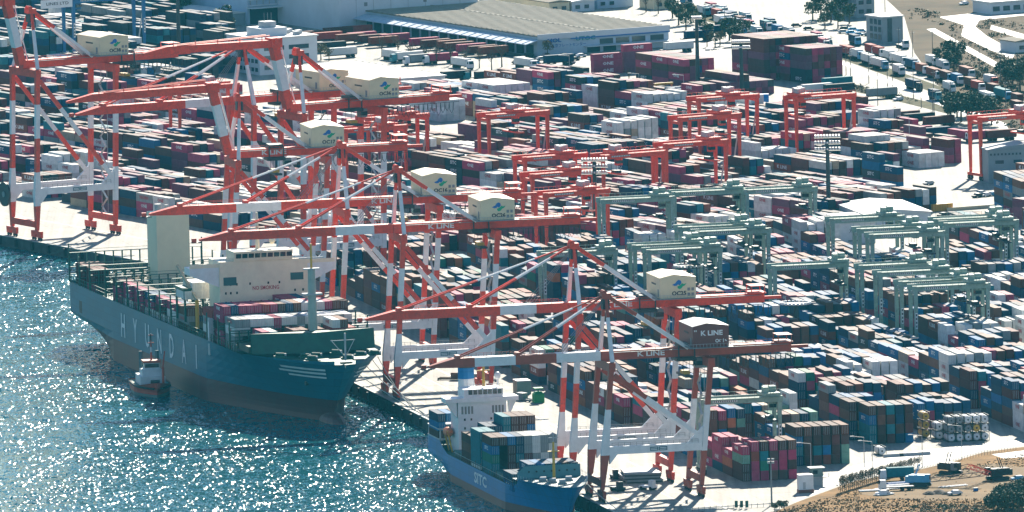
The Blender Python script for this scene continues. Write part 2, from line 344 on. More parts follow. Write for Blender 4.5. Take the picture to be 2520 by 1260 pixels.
sheet('water', [(-4000, -7000), (1500, -7000), (1500, 4000), (-4000, 4000)], WATER, WATERM, kind='structure')
# ---------------------------------------------------------------- containers
CW, CL = 2.44, 12.19
def container_mesh(h, name='shipping_container', L=CL):
    mb = MB(); m = MATS['container_maroon']; a, b = CW / 2, L / 2
    mb.box(-a + 0.05, a - 0.05, -b + 0.05, b - 0.05, 0.12, h - 0.04, m)
    for sx in (-1, 1):
        for sy in (-1, 1): mb.box(min(sx * a, sx * (a - 0.16)), max(sx * a, sx * (a - 0.16)), min(sy * b, sy * (b - 0.16)), max(sy * b, sy * (b - 0.16)), 0, h, m)
        for z0, z1 in ((0.02, 0.18), (h - 0.14, h - 0.01)): mb.box(min(sx * (a - 0.015), sx * (a - 0.12)), max(sx * (a - 0.015), sx * (a - 0.12)), -b + 0.17, b - 0.17, z0, z1, m)
    for sy in (-1, 1):
        for z0, z1 in ((0.02, 0.18), (h - 0.15, h - 0.01)): mb.box(-a + 0.17, a - 0.17, min(sy * (b - 0.015), sy * (b - 0.12)), max(sy * (b - 0.015), sy * (b - 0.12)), z0, z1, m)
    # a few of the side corrugations, proud of the panel
    for sx in (-1, 1):
        for k in range(14):
            y = -b + 0.6 + k * (L - 1.2) / 13; x0, x1 = sx * (a - 0.05), sx * (a - 0.018)
            mb.box(min(x0, x1), max(x0, x1), y - 0.2, y + 0.2, 0.2, h - 0.16, m)
    return mb.mesh(name)
def door_mesh(h):
    mb = MB(); m = MATS['container_maroon']
    mb.box(-0.5, 0.5, -0.03, 0.0, 0.0, h - 0.36, m)
    for x in (-0.26, 0.26): mb.box(x - 0.035, x + 0.035, -0.075, -0.03, 0.02, h - 0.4, LGREY)
    return mb.mesh('door')
HS, HH = 2.59, 2.90
CM = {HS: container_mesh(HS), HH: container_mesh(HH)}; DM = {HS: door_mesh(HS), HH: door_mesh(HH)}
CM20 = {HS: container_mesh(HS, L=6.06), HH: container_mesh(HH, L=6.06)}
LOGO = {'magenta': ('ONE', LETTER), 'blue': ('SITC', LETTER), 'dark_blue': ('SITC', LETTER), 'charcoal': ('SITC', LETTER), 'red_brown': ('K LINE', LETTER), 'white': ('ONE', LETTERRED), 'grey': ('YANG MING', LETTERRED)}
_LM = {}
def logo_mesh(paint, h, side, L=CL):
    k = (paint, h, side, L)
    if k not in _LM:
        body, m = LOGO[paint]; mb = MB(); wd = 4.6 if len(body) < 5 else 6.5
        wd = wd if L > 7 else wd * 0.7
        if side < 0: put_text(mb, body, (-CW / 2 - 0.03, 0.6, h * 0.36), (0, -1, 0), (0, 0, 1), 1.15, m, width=wd, res=1, bold=0.03)
        else: put_text(mb, body, (CW / 2 + 0.03, 0.0, h * 0.36), (0, 1, 0), (0, 0, 1), 1.15, m, width=wd, res=1, bold=0.03)
        _LM[k] = mb.mesh('lettering')
    return _LM[k]
def words(p): return p.replace('_', ' ')
N_SINGLE = [0]
def place_container(paint, h, loc, rz, label, group, doors=True, logo=True, side=-1, L=CL):
    o = obj('shipping_container', (CM if L > 7 else CM20)[h], None, loc, rz, label=label, category='container', group=group)
    m = MATS['container_' + paint]; o.material_slots[0].link = 'OBJECT'; o.material_slots[0].material = m
    if doors:
        for sx in (-1, 1):
            d = obj('door', DM[h], o, (sx * 0.53, -L / 2 + 0.02, 0.18)); d.material_slots[0].link = 'OBJECT'; d.material_slots[0].material = m
    if logo and paint in LOGO and rnd.random() < 0.75: obj('lettering', logo_mesh(paint, h, side, L), o)
    N_SINGLE[0] += 1; return o

PAL_NEAR = [('maroon', 16), ('brown', 16), ('dark_brown', 12), ('red_brown', 7), ('navy', 17), ('blue', 9), ('dark_blue', 9), ('magenta', 8), ('grey', 3), ('white', 3), ('green', 3), ('teal', 4), ('pale_green', 2), ('beige', 2), ('charcoal', 5), ('orange', 2)]
PAL_BLUE = [('maroon', 13), ('brown', 12), ('dark_brown', 8), ('red_brown', 4), ('navy', 20), ('blue', 20), ('dark_blue', 20), ('magenta', 8), ('grey', 4), ('white', 4), ('teal', 5), ('charcoal', 6)]
PAL_FAR = [('maroon', 20), ('dark_brown', 13), ('red_brown', 10), ('purple', 11), ('magenta', 15), ('navy', 9), ('dark_blue', 11), ('blue', 4), ('white', 10), ('grey', 5), ('teal', 6), ('charcoal', 8), ('beige', 2)]
PAL_DARK = [('charcoal', 30), ('navy', 30), ('grey', 12), ('dark_blue', 14), ('white', 4), ('teal', 8)]
PAL_PURPLE = [('purple', 30), ('maroon', 22), ('magenta', 24), ('dark_brown', 14), ('charcoal', 10), ('dark_blue', 2)]
PAL_WHITE = [('white', 88), ('grey', 6), ('beige', 6)]
def pick(pal, r):
    t = r.random() * sum(w for _, w in pal)
    for n, w in pal:
        t -= w
        if t <= 0: return n
    return pal[0][0]

STACKS = {}      # (block, bay, col) -> dict(grid, u, v, list of (paint, h))
def stack(block, bay, col, g, u, v, tiers, name, side=-1): STACKS[(block, bay, col)] = dict(g=g, u=u, v=v, t=tiers, name=name, side=side)
def inpoly(p, poly):
    c = False; j = len(poly) - 1
    for i in range(len(poly)):
        if (poly[i][1] > p[1]) != (poly[j][1] > p[1]) and p[0] < (poly[j][0] - poly[i][0]) * (p[1] - poly[i][1]) / (poly[j][1] - poly[i][1]) + poly[i][0]: c = not c
        j = i
    return c
def gp(*pts): return [P(*p) for p in pts]
# open areas of the site that carry no stacks (surveyed on the ground plane)
OPEN = [gp((1020, 262), (1190, 290), (1200, 372), (1080, 385), (1000, 330)),
        gp((2130, 425), (2240, 400), (2520, 400), (2520, 640), (2400, 590), (2330, 600), (2000, 610), (1880, 592), (1990, 570), (2290, 520), (2230, 470)),
        gp((2030, 600), (2330, 590), (2350, 655), (2080, 665))]
FAR_EDGE = [(-200, 205), (420, 215), (560, 250), (600, 300), (930, 300), (1040, 236), (1190, 222), (1440, 238), (1900, 262), (2080, 300), (2250, 330), (2330, 372), (2360, 420), (2700, 470)]
def far_y(x):
    for (a, b), (c, d) in zip(FAR_EDGE[:-1], FAR_EDGE[1:]):
        if a <= x <= c: return b + (d - b) * (x - a) / (c - a)
    return 200
def fill_lane(block, g, leg, u0, u1, mean, pal, name, ok, seed, gaps=(), special=None):
    r = random.Random(seed); bay = 0; u = u0 + CL / 2; base = mean
    while u < u1:
        base = 0.62 * base + 0.38 * (mean + r.uniform(-2.4, 2.0))
        bay_pal = pal
        q = r.random()
        if q < 0.10 and pal is not PAL_NEAR: bay_pal = PAL_WHITE
        elif q < 0.2 and pal is PAL_FAR: bay_pal = PAL_PURPLE
        if special and bay in special:
            for c, tiers in enumerate(special[bay]):
                if tiers: stack(block, bay, c, g, u, leg + 7.6 + c * 2.84, tiers, name)
        elif r.random() > 0.05 and not any(a < u < b for a, b in gaps):
            lead = pick(bay_pal, r); d = 0
            for c in range(6):
                d = d if r.random() < 0.8 else r.choice((0, 0, -1))
                v = leg + 7.6 + c * 2.84; x, y = g.w(u, v)
                if not ok(x, y): continue
                n = max(0, min(5, int(round(base +  (d if r.random() < 0.86 else r.choice((0, 0, -1, -1, -2)))))))
                tiers = []
                for k in range(n):
                    if r.random() < 0.35: lead = pick(bay_pal, r)
                    tiers.append((lead if r.random() < 0.4 else pick(bay_pal, r), HH if r.random() < 0.55 else HS))
                if tiers: stack(block, bay, c, g, u, v, tiers, name)
        u += CL + 0.55; bay += 1
LEG1 = [48.5, 72.3, 103.0, 128.5, 157.0, 183.0, 209.0, 238.0, 263.0, 290.0]
U01 = [10.5, 41.0, 84.0, 113.0, 45.0, 96.0, 150.0, 215.0, 262.0, 330.0]
def ok1(x, y):
    u, v = G1.inv(x, y)
    px, py = Q(x, y)
    return u < 622 and px < 2720 and not any(inpoly((x, y), o) for o in OPEN)
def T(s, h=HH):
    K = {'m': 'maroon', 'b': 'brown', 'd': 'dark_brown', 'r': 'red_brown', 'n': 'navy', 'B': 'blue', 'k': 'dark_blue', 'M': 'magenta', 'w': 'white', 'g': 'grey', 'G': 'green', 'p': 'pale_green', 't': 'teal', 'o': 'orange', 'c': 'charcoal', 'e': 'beige', 'R': 'red'}
    return [(K[c], h) for c in s]   # bottom to top
SPEC = {0: {0: [T('ddpM', HS), T('MMrM'), T('MGtd'), T('bMdM'), T('dMMd'), T('MdMb')], 1: [T('doM', HS), T('mdb', HS), T('MM', HS), T('bM', HS), [], []],
            2: [T('nMMM', HS), T('dMMM', HS), [], T('dbb', HS), T('bd', HS), []], 3: [T('MbM', HS), T('MbM', HS), T('MbM', HS), T('bMM', HS), T('nt', HS), []]},
        1: {0: [T('ntBd'), T('dddb'), T('mtdd'), T('rBdd'), T('ddmd'), T('ppdb')], 1: [T('db', HS), T('bb', HS), T('bb', HS), T('eb', HS), T('be', HS), T('be', HS)],
            2: [T('mdB'), T('ddd'), T('ddb'), T('dbd'), T('ddd'), []]},
        2: {0: [[], T('ttBd'), T('ddbd'), T('mtdt'), T('ndnn'), T('Bmdd')], 1: [T('nnbd'), T('nebd'), T('nbd', HS), T('ndd', HS), T('dnd', HS), T('mn', HS)],
            2: [T('nnMn'), T('nMnB'), T('dnBk'), T('kMbB'), T('Mbb'), T('ndM')]}}
BLK = ['first yard block from quay', 'second yard block from quay', 'third yard block from quay', 'fourth yard block from quay', 'fifth yard block from quay', 'sixth yard block from quay', 'seventh yard block from quay', 'eighth yard block from quay', 'ninth yard block from quay', 'tenth yard block from quay']
for i, leg in enumerate(LEG1):
    fill_lane(i, G1, leg, U01[i], 640, 4.2 if i in (0, 1, 2, 4) else 3.9, PAL_NEAR if i < 3 else PAL_BLUE, BLK[i], ok1, 40 + i, gaps=((150, 163), (322, 334), (478, 490)), special=SPEC.get(i))
LEG2 = [58.0, 82.0, 110.0, 134.5, 160.5, 185.0, 221.0, 245.5, 269.0, 305.0, 333.0, 360.0, 392.0, 418.0]
BADZONE = []
def ok2(x, y):
    u, v = G1.inv(x, y); px, py = Q(x, y)
    if u < 668 or px < -120 or px > 2700: return False
    if py < far_y(px): return False
    return not any(inpoly((x, y), o) for o in OPEN)
for i, leg in enumerate(LEG2):
    fill_lane(20 + i, G2, leg, -330 + (i * 7) % 12, 760, 2.7 + 0.4 * (i % 2), PAL_FAR, 'far terminal', ok2, 140 + i, gaps=((-20, -8), (140, 152), (300, 312)))
# the other terminal in the upper left corner
def okL(x, y):
    px, py = Q(x, y); return -150 < px < 560 and 25 < py < 196 and not (430 < px < 640 and py < 95)
for i in range(20):
    fill_lane(50 + i, G2, 120 + i * 24.5, 380 + 9 * (i % 2), 1150, 2.9, PAL_DARK, 'corner terminal', okL, 300 + i, gaps=((560, 590), (800, 830)))
def add_block(bid, px, py, cols, bays, tiers, pal, seed, g=G2, gap=2.6, side=-1, name='far terminal'):
    u0, v0 = g.t(px, py); r = random.Random(seed)
    for b in range(bays):
        for c in range(cols):
            n = tiers if isinstance(tiers, int) else tiers[min(c, len(tiers) - 1)]
            stack(bid, b, c, g, u0 + CL / 2 + b * (CL + 0.5), v0 + CW / 2 + c * gap, [(pal if isinstance(pal, str) else pick(pal, r), HS) for _ in range(n)], name, side)
add_block(80, 1881, 199, 9, 2, 6, PAL_PURPLE, 1); add_block(81, 1985, 206, 6, 2, 5, PAL_PURPLE, 2)
add_block(82, 1684, 216, 5, 3, [4, 4, 4, 4], PAL_PURPLE, 3); add_block(83, 1800, 238, 7, 2, [2, 3, 3, 2, 2], PAL_PURPLE, 4)
G3 = Grid(28 - 90, (0, 0))
add_block(84, 1454, 184, 1, 1, 3, 'magenta', 5, G3, side=1); add_block(85, 1529, 178, 1, 1, 4, 'purple', 6, G3, side=1); STACKS[(85, 0, 0)]['t'][3] = ('magenta', HS)
add_block(86, 2130, 408, 4, 1, 4, 'white', 7); add_block(87, 2205, 402, 4, 2, 2, 'white', 8); add_block(88, 2262, 414, 4, 1, 2, 'white', 9); add_block(89, 1085, 300, 4, 2, 3, 'white', 10)
add_block(90, 2068, 398, 6, 1, 4, PAL_PURPLE, 11); add_block(91, 1215, 262, 6, 2, 3, 'white', 12)
add_block(92, 2515, 540, 5, 3, 5, PAL_BLUE, 13, G1, 2.84, name='right edge')

def exposure(key):
    """per tier: (front, left, right, back, top) exposed"""
    b, y, c = key; S = STACKS[key]; n = len(S['t'])
    g = lambda k: len(STACKS[k]['t']) if k in STACKS else 0
    f, bk, l, r = g((b, y - 1, c)), g((b, y + 1, c)), g((b, y, c - 1)), g((b, y, c + 1))
    return [(k >= f, k >= l, k >= r, k >= bk, k == n - 1) for k in range(n)]
cand = []; allc = []
for key, S in STACKS.items():
    z = 0.0; ex = exposure(key); x, y = S['g'].w(S['u'], S['v']); px, py = Q(x, y)
    sc = FPX / ((y + CAMD) * _c + CAMH * _s); sa, ca = abs(math.sin(S['g'].a)), abs(math.cos(S['g'].a))
    for k, (paint, h) in enumerate(S['t']):
        e = ex[k]
        area = (e[0] * CW * ca * h + (e[1] if S['g'].a > 0 else e[2]) * CL * sa * h + e[4] * CW * CL * 0.11) * sc * sc
        rec = dict(key=key, k=k, n=len(S['t']), paint=paint, h=h, x=x, y=y, z=z, g=S['g'], e=e, name=S['name'], side=S['side'], area=area)
        allc.append(rec)
        if -10 < px < 2530 and 0 < py - (z + h) * sc and py - z * sc < 1262 and S['name'] in BLK: cand.append(rec)
        z += h + 0.02
cand.sort(key=lambda r: -(r['area'] * (1.0 + 0.0 * r['k']) * (Q(r['x'], r['y'])[1] / 1000.0) ** 2))
N_YARD = 125
SINGLES = {id(r) for r in cand[:N_YARD]}
TIER = lambda r: 'at top' if r['k'] == r['n'] - 1 else nth(r['n'] - 1 - r['k']) + ' from top'
for r in cand[:N_YARD]:
    b, y, c = r['key']
    lab = f"{words(r['paint'])} container {TIER(r)} of {nth(c)} column, {nth(y)} bay, {r['name']}"
    place_container(r['paint'], r['h'], (r['x'], r['y'], r['z']), r['g'].a, lab, 'containers stacked in the yard', side=r['side'], doors=r['e'][0])
# all the remaining stacked containers: one mass
def container_mass():
    V = []; F = []; Cc = []; n = 0; T_ = MB(); rr = random.Random(5)
    for r in allc:
        if id(r) in SINGLES: continue
        a = r['g'].a; ca, sa = math.cos(a), math.sin(a); h = r['h']; j = rr.uniform(-0.06, 0.06)
        for dx, dy, dz in ((-1, -1, 0), (1, -1, 0), (1, 1, 0), (-1, 1, 0), (-1, -1, 1), (1, -1, 1), (1, 1, 1), (-1, 1, 1)):
            lx, ly = dx * CW / 2 + j, dy * CL / 2 + j; V.append((r['x'] + lx * ca - ly * sa, r['y'] + lx * sa + ly * ca, r['z'] + dz * h))
        e = r['e']; col = PAINTS[r['paint']]; k = rr.uniform(0.8, 1.2); fade = rr.uniform(0, 0.10)
        side = tuple(min(1, c * k * (1 - fade) + 0.30 * fade) for c in col)
        dust = rr.uniform(0.1, 0.5); top = tuple(c * (1 - dust) + dust * d for c, d in zip(side, rr.choice(((0.34, 0.27, 0.22), (0.36, 0.33, 0.30), (0.30, 0.24, 0.22)))))
        for ok, f, cc in ((e[0], (0, 1, 5, 4), side), (e[1], (3, 0, 4, 7), side), (e[2], (1, 2, 6, 5), side), (e[3], (2, 3, 7, 6), side), (e[4], (4, 5, 6, 7), top)):
            F.append(tuple(i + n for i in f)); Cc.append(cc)
        n += 8
        vis = e[1] if r['side'] < 0 else e[2]
        if r['paint'] in LOGO and vis and rr.random() < 0.7 and r['name'] != 'corner terminal':
            body, m = LOGO[r['paint']]; s = r['side']
            base = Vector((r['x'] + s * (CW / 2 + 0.1) * ca, r['y'] + s * (CW / 2 + 0.1) * sa, r['z'] + h * 0.34))
            put_text(T_, body, base, (-s * -sa * -1 if False else (sa if s < 0 else -sa), (-ca if s < 0 else ca), 0), (0, 0, 1), 1.25, m, width=4.6 if len(body) < 5 else 7.0, res=1, bold=0.03)
    me = bpy.data.meshes.new('container_stacks'); me.from_pydata(V, [], F)
    at = me.attributes.new('paint', 'FLOAT_COLOR', 'FACE'); at.data.foreach_set('color', np.array([(*c, 1.0) for c in Cc], dtype=np.float32).ravel())
    m = bpy.data.materials.new('stacked_container_paint'); m.use_nodes = True; nt = m.node_tree; b = nt.nodes['Principled BSDF']; b.inputs['Roughness'].default_value = 0.74; b.inputs['Specular IOR Level'].default_value = 0.2
    A = nt.nodes.new('ShaderNodeAttribute'); A.attribute_name = 'paint'; geo = nt.nodes.new('ShaderNodeNewGeometry')
    n1 = nt.nodes.new('ShaderNodeTexNoise'); n1.inputs['Scale'].default_value = 0.7; n1.inputs['Detail'].default_value = 6; nt.links.new(geo.outputs['Position'], n1.inputs['Vector'])
    mr = nt.nodes.new('ShaderNodeMapRange'); mr.inputs['From Min'].default_value = 0.3; mr.inputs['From Max'].default_value = 0.7; mr.inputs['To Min'].default_value = 0.82; mr.inputs['To Max'].default_value = 1.12; nt.links.new(n1.outputs['Fac'], mr.inputs['Value'])
    mx = nt.nodes.new('ShaderNodeMix'); mx.data_type = 'RGBA'; mx.blend_type = 'MULTIPLY'; mx.inputs[0].default_value = 1; nt.links.new(A.outputs['Color'], mx.inputs[6]); nt.links.new(mr.outputs[0], mx.inputs[7]); nt.links.new(mx.outputs[2], b.inputs['Base Color'])
    me.materials.append(m); me.update()
    o = obj('container_stacks', me, kind='stuff', label='all the other stacked containers filling both terminal yards', category='container')
    T_.build('lettering', o)
container_mass()
print('containers', len(allc), 'stacks', len(STACKS))

print('yard singles', N_SINGLE[0])
# ---------------------------------------------------------------- ship-to-shore cranes
def emblem(mb, cx, y, cz, s):
    """the twin-wave emblem: a blue wave and a green wave curling round each other"""
    B_ = [(-1, 0.0), (-0.72, 0.14), (-0.52, 0.22), (-0.34, 0.50), (-0.05, 0.66), (0.22, 0.55), (0.32, 0.25), (0.16, 0.02), (0.0, -0.10), (-0.16, 0.04), (-0.34, -0.12), (-0.62, -0.16)]
    G_ = [(0.36, 0.18), (0.62, 0.06), (1.0, 0.16), (0.74, -0.16), (0.48, -0.26), (0.28, -0.52), (0.0, -0.62), (-0.24, -0.46), (-0.26, -0.22), (-0.06, -0.16), (0.10, -0.08), (0.22, 0.0)]
    for pts, m in ((B_, LOGOBLUE), (G_, LOGOGREEN)): mb.add([(cx + x * s, y, cz + z * s) for x, z in pts], [tuple(range(len(pts)))], m)
def sts_crane(g, u, v0, label, num, Hg=51.0, Hp=13.5, nb=5, raised=False, red=RED, house='cream', line=True, lean=3.6, W=16.5, gauge=30.0, boomL=58.0, backL=28.0, apexH=20.0, troll=18.0, boomcuts=None, rail=0.0):
    x0, y0 = g.w(u, v0)
    t = thing('container_crane', label, 'crane', (x0, y0, 0), g.a, 'ship to shore gantry cranes along the quay')
    hw = W / 2
    bands = [(k + 1) / nb for k in range(nb)]
    cols = [red if (k % 2 == 0) else WHITE for k in range(nb)]
    def lx(z, land): return (gauge if land else 0.0) + lean * z / Hg
    for land in (0, 1):
        for sy in (-1, 1):
            mb = MB(); rings = []; ms = []
            zs = sorted(set([3.2] + [b * Hg for b in bands] + [Hp - 1.0]))
            for z in zs:
                wx = 1.5 if z >= Hp - 1.1 else 1.15 + 0.5 * (z - 3.2) / (Hp - 4)
                if not land and z < Hp: wx = 1.0 + 1.5 * (z - 3.2) / (Hp - 4)
                if not land and z == min(zs, key=lambda q: abs(q - Hp + 1)): wx = 2.4
                c = lx(z, land); rings.append([(c - wx / 2, sy * hw - 0.75, z), (c + wx / 2, sy * hw - 0.75, z), (c + wx / 2, sy * hw + 0.75, z), (c - wx / 2, sy * hw + 0.75, z)])
            for a, b in zip(zs[:-1], zs[1:]):
                mid = (a + b) / 2; ms.append(cols[min(nb - 1, int(mid / (Hg / nb)))])
            mb.loft(rings, ms); mb.build('leg', t)
            b_ = MB(); c = lx(1.5, land)
            b_.box(c - 0.55, c + 0.55, sy * hw - 3.6, sy * hw + 3.6, 1.9, 3.1, red)
            for yy in (-2.2, 2.2): b_.box(c - 0.45, c + 0.45, sy * hw + yy - 1.5, sy * hw + yy + 1.5, 0.9, 1.9, red)
            for yy in (-3.1, -1.3, 1.3, 3.1): b_.tube((c - 0.3, sy * hw + yy, 0.45), (c + 0.3, sy * hw + yy, 0.45), 0.45, DARK, 10)
            b_.build('bogie', t)
        mb = MB(); c = lx(5, land); mb.box(c - 0.7, c + 0.7, -hw + 0.8, hw - 0.8, 4.2, 6.4, red); mb.build('sill_beam', t)
        mb = MB(); c = lx(Hg, land); mb.box(c - 1.0, c + 1.0, -hw - 0.9, hw + 0.9, Hg - 2.4, Hg + 0.2, red); mb.build('top_beam', t)
    for sy in (-1, 1):
        mb = MB(); a, b = lx(Hp, 0), lx(Hp, 1)
        mb.beam((a + 0.9, sy * hw, Hp), (b - 0.8, sy * hw, Hp), 1.3, 2.3, WHITE)
        mb.add([(a + 1.2, sy * hw - 0.64, Hp - 1.1), (a + 3.6, sy * hw - 0.64, Hp - 1.1), (a + 1.2, sy * hw - 0.64, Hp - 4.0), (a + 1.2, sy * hw + 0.64, Hp - 1.1), (a + 3.6, sy * hw + 0.64, Hp - 1.1), (a + 1.2, sy * hw + 0.64, Hp - 4.0)], [(0, 2, 1), (3, 4, 5), (1, 2, 5, 4)], WHITE)
        pb = mb.build('portal_beam', t)
        hr = MB()
        for k in range(15):
            x = a + 2 + k * (b - a - 4) / 14; hr.box(x - 0.04, x + 0.04, sy * hw - 0.6, sy * hw - 0.52, Hp + 1.15, Hp + 2.25, GREY)
        hr.box(a + 2, b - 2, sy * hw - 0.6, sy * hw - 0.54, Hp + 2.2, Hp + 2.28, GREY); hr.box(a + 2, b - 2, sy * hw - 0.6, sy * hw - 0.54, Hp + 1.68, Hp + 1.74, GREY); hr.build('handrail', pb)
        if sy < 0:
            sg = MB(); mid = (a + b) / 2 + 1.0; sg.box(mid - 2.6, mid - 0.1, -hw - 0.72, -hw - 0.66, Hp - 0.6, Hp + 0.6, SIGNTEAL); sg.box(mid + 0.1, mid + 2.6, -hw - 0.72, -hw - 0.66, Hp - 0.6, Hp + 0.6, SIGNTEAL)
            for k in range(2):
                for xx in (mid - 2.4, mid + 0.35): sg.box(xx, xx + 2.0, -hw - 0.745, -hw - 0.725, Hp - 0.35 + k * 0.45, Hp - 0.15 + k * 0.45, LETTER)
            sg.build('sign', pb)
        # side-frame diagonal from the waterside leg head down to the landside leg
        mb = MB(); mb.beam((lx(Hg, 0) + 0.8, sy * hw, Hg - 3.5), (b - 0.6, sy * hw, Hp + 2.6), 1.0, 1.3, red, cuts=[(0.36, red), (1.0, WHITE)] if nb == 3 else [(0.28, red), (0.55, WHITE), (0.85, red), (1.0, WHITE)])
        mb.build('diagonal_brace', t)
        mb = MB(); mb.add([(b + 0.6 - 6.0, sy * hw - 0.45, Hp + 1.1), (b, sy * hw - 0.45, Hp + 1.1), (b + 0.2, sy * hw - 0.45, Hp + 6.5), (b - 6.0 + 0.6, sy * hw + 0.45, Hp + 1.1), (b, sy * hw + 0.45, Hp + 1.1), (b + 0.2, sy * hw + 0.45, Hp + 6.5)], [(0, 1, 2), (3, 5, 4), (0, 2, 5, 3)], WHITE); mb.build('gusset', t)
    # girder, boom
    zt = Hg + 1.6; xs, xl = lx(Hg, 0), lx(Hg, 1); xb = xl + backL
    gm = MB(); gm.beam((xs - 1.5, 0, zt), (xb, 0, zt), 3.6, 2.7, red); gd = gm.build('girder', t)
    wk = MB()
    for sy in (-1, 1):
        wk.box(xs + 2, xb - 1, min(sy * 2.1, sy * 2.9), max(sy * 2.1, sy * 2.9), zt + 0.9, zt + 1.0, GREY)
        wk.box(xs + 2, xb - 1, sy * 2.9 - 0.03, sy * 2.9 + 0.03, zt + 1.95, zt + 2.03, red)
        for k in range(22):
            x = xs + 2 + k * (xb - xs - 3) / 21; wk.box(x - 0.04, x + 0.04, sy * 2.9 - 0.04, sy * 2.9 + 0.04, zt + 1.0, zt + 2.0, red)
    wk.build('walkway', gd)
    if line:
        lt = MB(); put_text(lt, 'K LINE', (xs + 13.5, -1.84, zt - 0.65), (1, 0, 0), (0, 0, 1), 1.5, LETTER, width=8.2, bold=0.03); lt.build('lettering', gd)
    ec = MB(); ec.box(xb - 4.5, xb + 0.2, -3.4, 3.4, zt + 1.4, zt + 1.8, red)
    for yy in (-3.0, 3.0):
        for xx in (xb - 4.2, xb - 0.2): ec.box(xx - 0.12, xx + 0.12, yy - 0.12, yy + 0.12, zt + 1.8, zt + 3.6, red)
    ec.box(xb - 4.4, xb + 0.1, -3.2, 3.2, zt + 3.6, zt + 3.8, red); ec.box(xb, xb + 5.5, -0.5, 0.5, zt - 0.6, zt + 0.3, red); ec.build('end_platform', gd)
    fe = MB(); n_f = 16
    fe.box(xl + 2, xb + 3, -2.75, -2.6, zt - 1.9, zt - 1.75, DARK); fe.box(xl + 2, xb + 3, 2.5, 2.65, zt - 1.9, zt - 1.75, DARK)
    for k in range(n_f):
        xa = xl + 3 + k * (backL - 2) / n_f; d = 3.4 + 0.7 * math.sin(k * 1.7); w_ = (backL - 2) / n_f
        fe.path([(xa, -2.67, zt - 1.9), (xa + w_ * 0.12, -2.67, zt - 1.9 - d * 0.7), (xa + w_ * 0.5, -2.67, zt - 1.9 - d), (xa + w_ * 0.88, -2.67, zt - 1.9 - d * 0.7), (xa + w_, -2.67, zt - 1.9)], 0.11, DARK, 4)
    fe.build('festoon_cable', gd)
    cuts = boomcuts or [(0.16, red), (0.34, WHITE), (1.0, red)]
    if not raised:
        bm = MB(); rings = []; ms = []
        xe = xs - boomL
        ts = [0.0] + [c for c, _ in cuts[:-1]] + [0.86, 1.0]
        for tt in ts:
            x = xs - 1.7 - (boomL - 1.7) * tt; hh = 1.35 if tt < 0.9 else 0.3; zz = zt if tt < 0.9 else zt - 0.9; wv = 1.8 if tt < 0.9 else 0.9
            rings.append([(x, -wv, zz - hh), (x, wv, zz - hh), (x, wv, zz + hh), (x, -wv, zz + hh)])
        bm.loft(rings, [m for _, m in cuts] + [cuts[-1][1]]); boom = bm.build('boom', t)
        ap = (xs + 0.4, 0, Hg + apexH)
        for f_, r_ in ((0.50, 0.34), (0.84, 0.26)):
            for sy in (-1, 1):
                st = MB(); st.beam(ap, (xs - boomL * f_, sy * 1.5, zt + 1.5), r_ * 1.5, r_ * 1.5, red, cuts=[(0.22, red), (0.55, WHITE), (1.0, red)]); st.build('forestay', t)
        for f_ in (0.50, 0.84):
            lg = MB(); lg.box(xs - boomL * f_ - 0.6, xs - boomL * f_ + 0.6, -1.7, 1.7, zt + 1.35, zt + 2.2, red); lg.build('stay_lug', boom)
        sr = MB()
        for sy in (-1, 1):
            sr.box(xe + 10, xs - 4, sy * 1.75 - 0.03, sy * 1.75 + 0.03, zt + 2.3, zt + 2.38, red)
            for k in range(18): sr.box(xe + 10 + k * (boomL - 14) / 17 - 0.04, xe + 10 + k * (boomL - 14) / 17 + 0.04, sy * 1.75 - 0.04, sy * 1.75 + 0.04, zt + 1.35, zt + 2.3, red)
        sr.build('handrail', boom)
        # hoist ropes running from the apex down to the hinge
        ro = MB()
        for k in range(4): ro.tube((ap[0], -0.9 + 0.6 * k, ap[2] - 0.8), (xs - 12 - 0.8 * k, -0.9 + 0.6 * k, zt + 1.6), 0.09, GREY, 4)
        ro.build('hoist_rope', t)
        tp = MB(); tp.box(xe - 2.5, xe + 0.5, -1.6, 1.6, zt - 1.7, zt - 1.5, DARK); tp.box(xe - 2.4, xe - 1.0, -0.6, 0.6, zt - 1.5, zt - 0.3, red); tp.build('tip_platform', boom)
    else:
        # articulated boom: inner half stands up, outer half folds level towards the sea
        inner = 0.36 * boomL * 1.0; k0 = Vector((xs - 1.5, 0, zt)); k1 = k0 + Vector((-inner * 0.22, 0, inner * 0.975)); k2 = k1 + Vector((-boomL * 0.78, 0, -1.5 if raised == 1 else 0.5))
        ib = MB(); ib.beam(k0, k1, 3.4, 2.6, red, up=(1, 0, 0), cuts=[(0.28, red), (0.75, WHITE), (1.0, red)]); inn = ib.build('inner_boom', t)
        ob = MB(); rings = []
        for tt in (0.0, 0.82, 1.0):
            c = k1 + (k2 - k1) * tt; hh = 1.25 if tt < 0.9 else 0.3; zz = 0 if tt < 0.9 else -0.9; wv = 1.7 if tt < 0.9 else 0.9
            rings.append([(c.x, -wv, c.z + zz - hh), (c.x, wv, c.z + zz - hh), (c.x, wv, c.z + zz + hh), (c.x, -wv, c.z + zz + hh)])
        ob.loft(rings, red); obm = ob.build('outer_boom', t)
        rr_ = MB()
        for sy in (-1, 1): rr_.tube((k1.x - 2, sy * 1.5, k1.z + 2.8), ((k1 * 0.25 + k2 * 0.75).x, sy * 1.5, (k1 * 0.25 + k2 * 0.75).z + 1.3), 0.22, red, 5)
        for k in range(5):
            c = k1 + (k2 - k1) * (0.1 + 0.17 * k); rr_.box(c.x - 0.1, c.x + 0.1, -1.5, -1.3, c.z + 1.2, c.z + 2.6, red)
        rr_.build('tie_rod', obm)
        tw = MB()
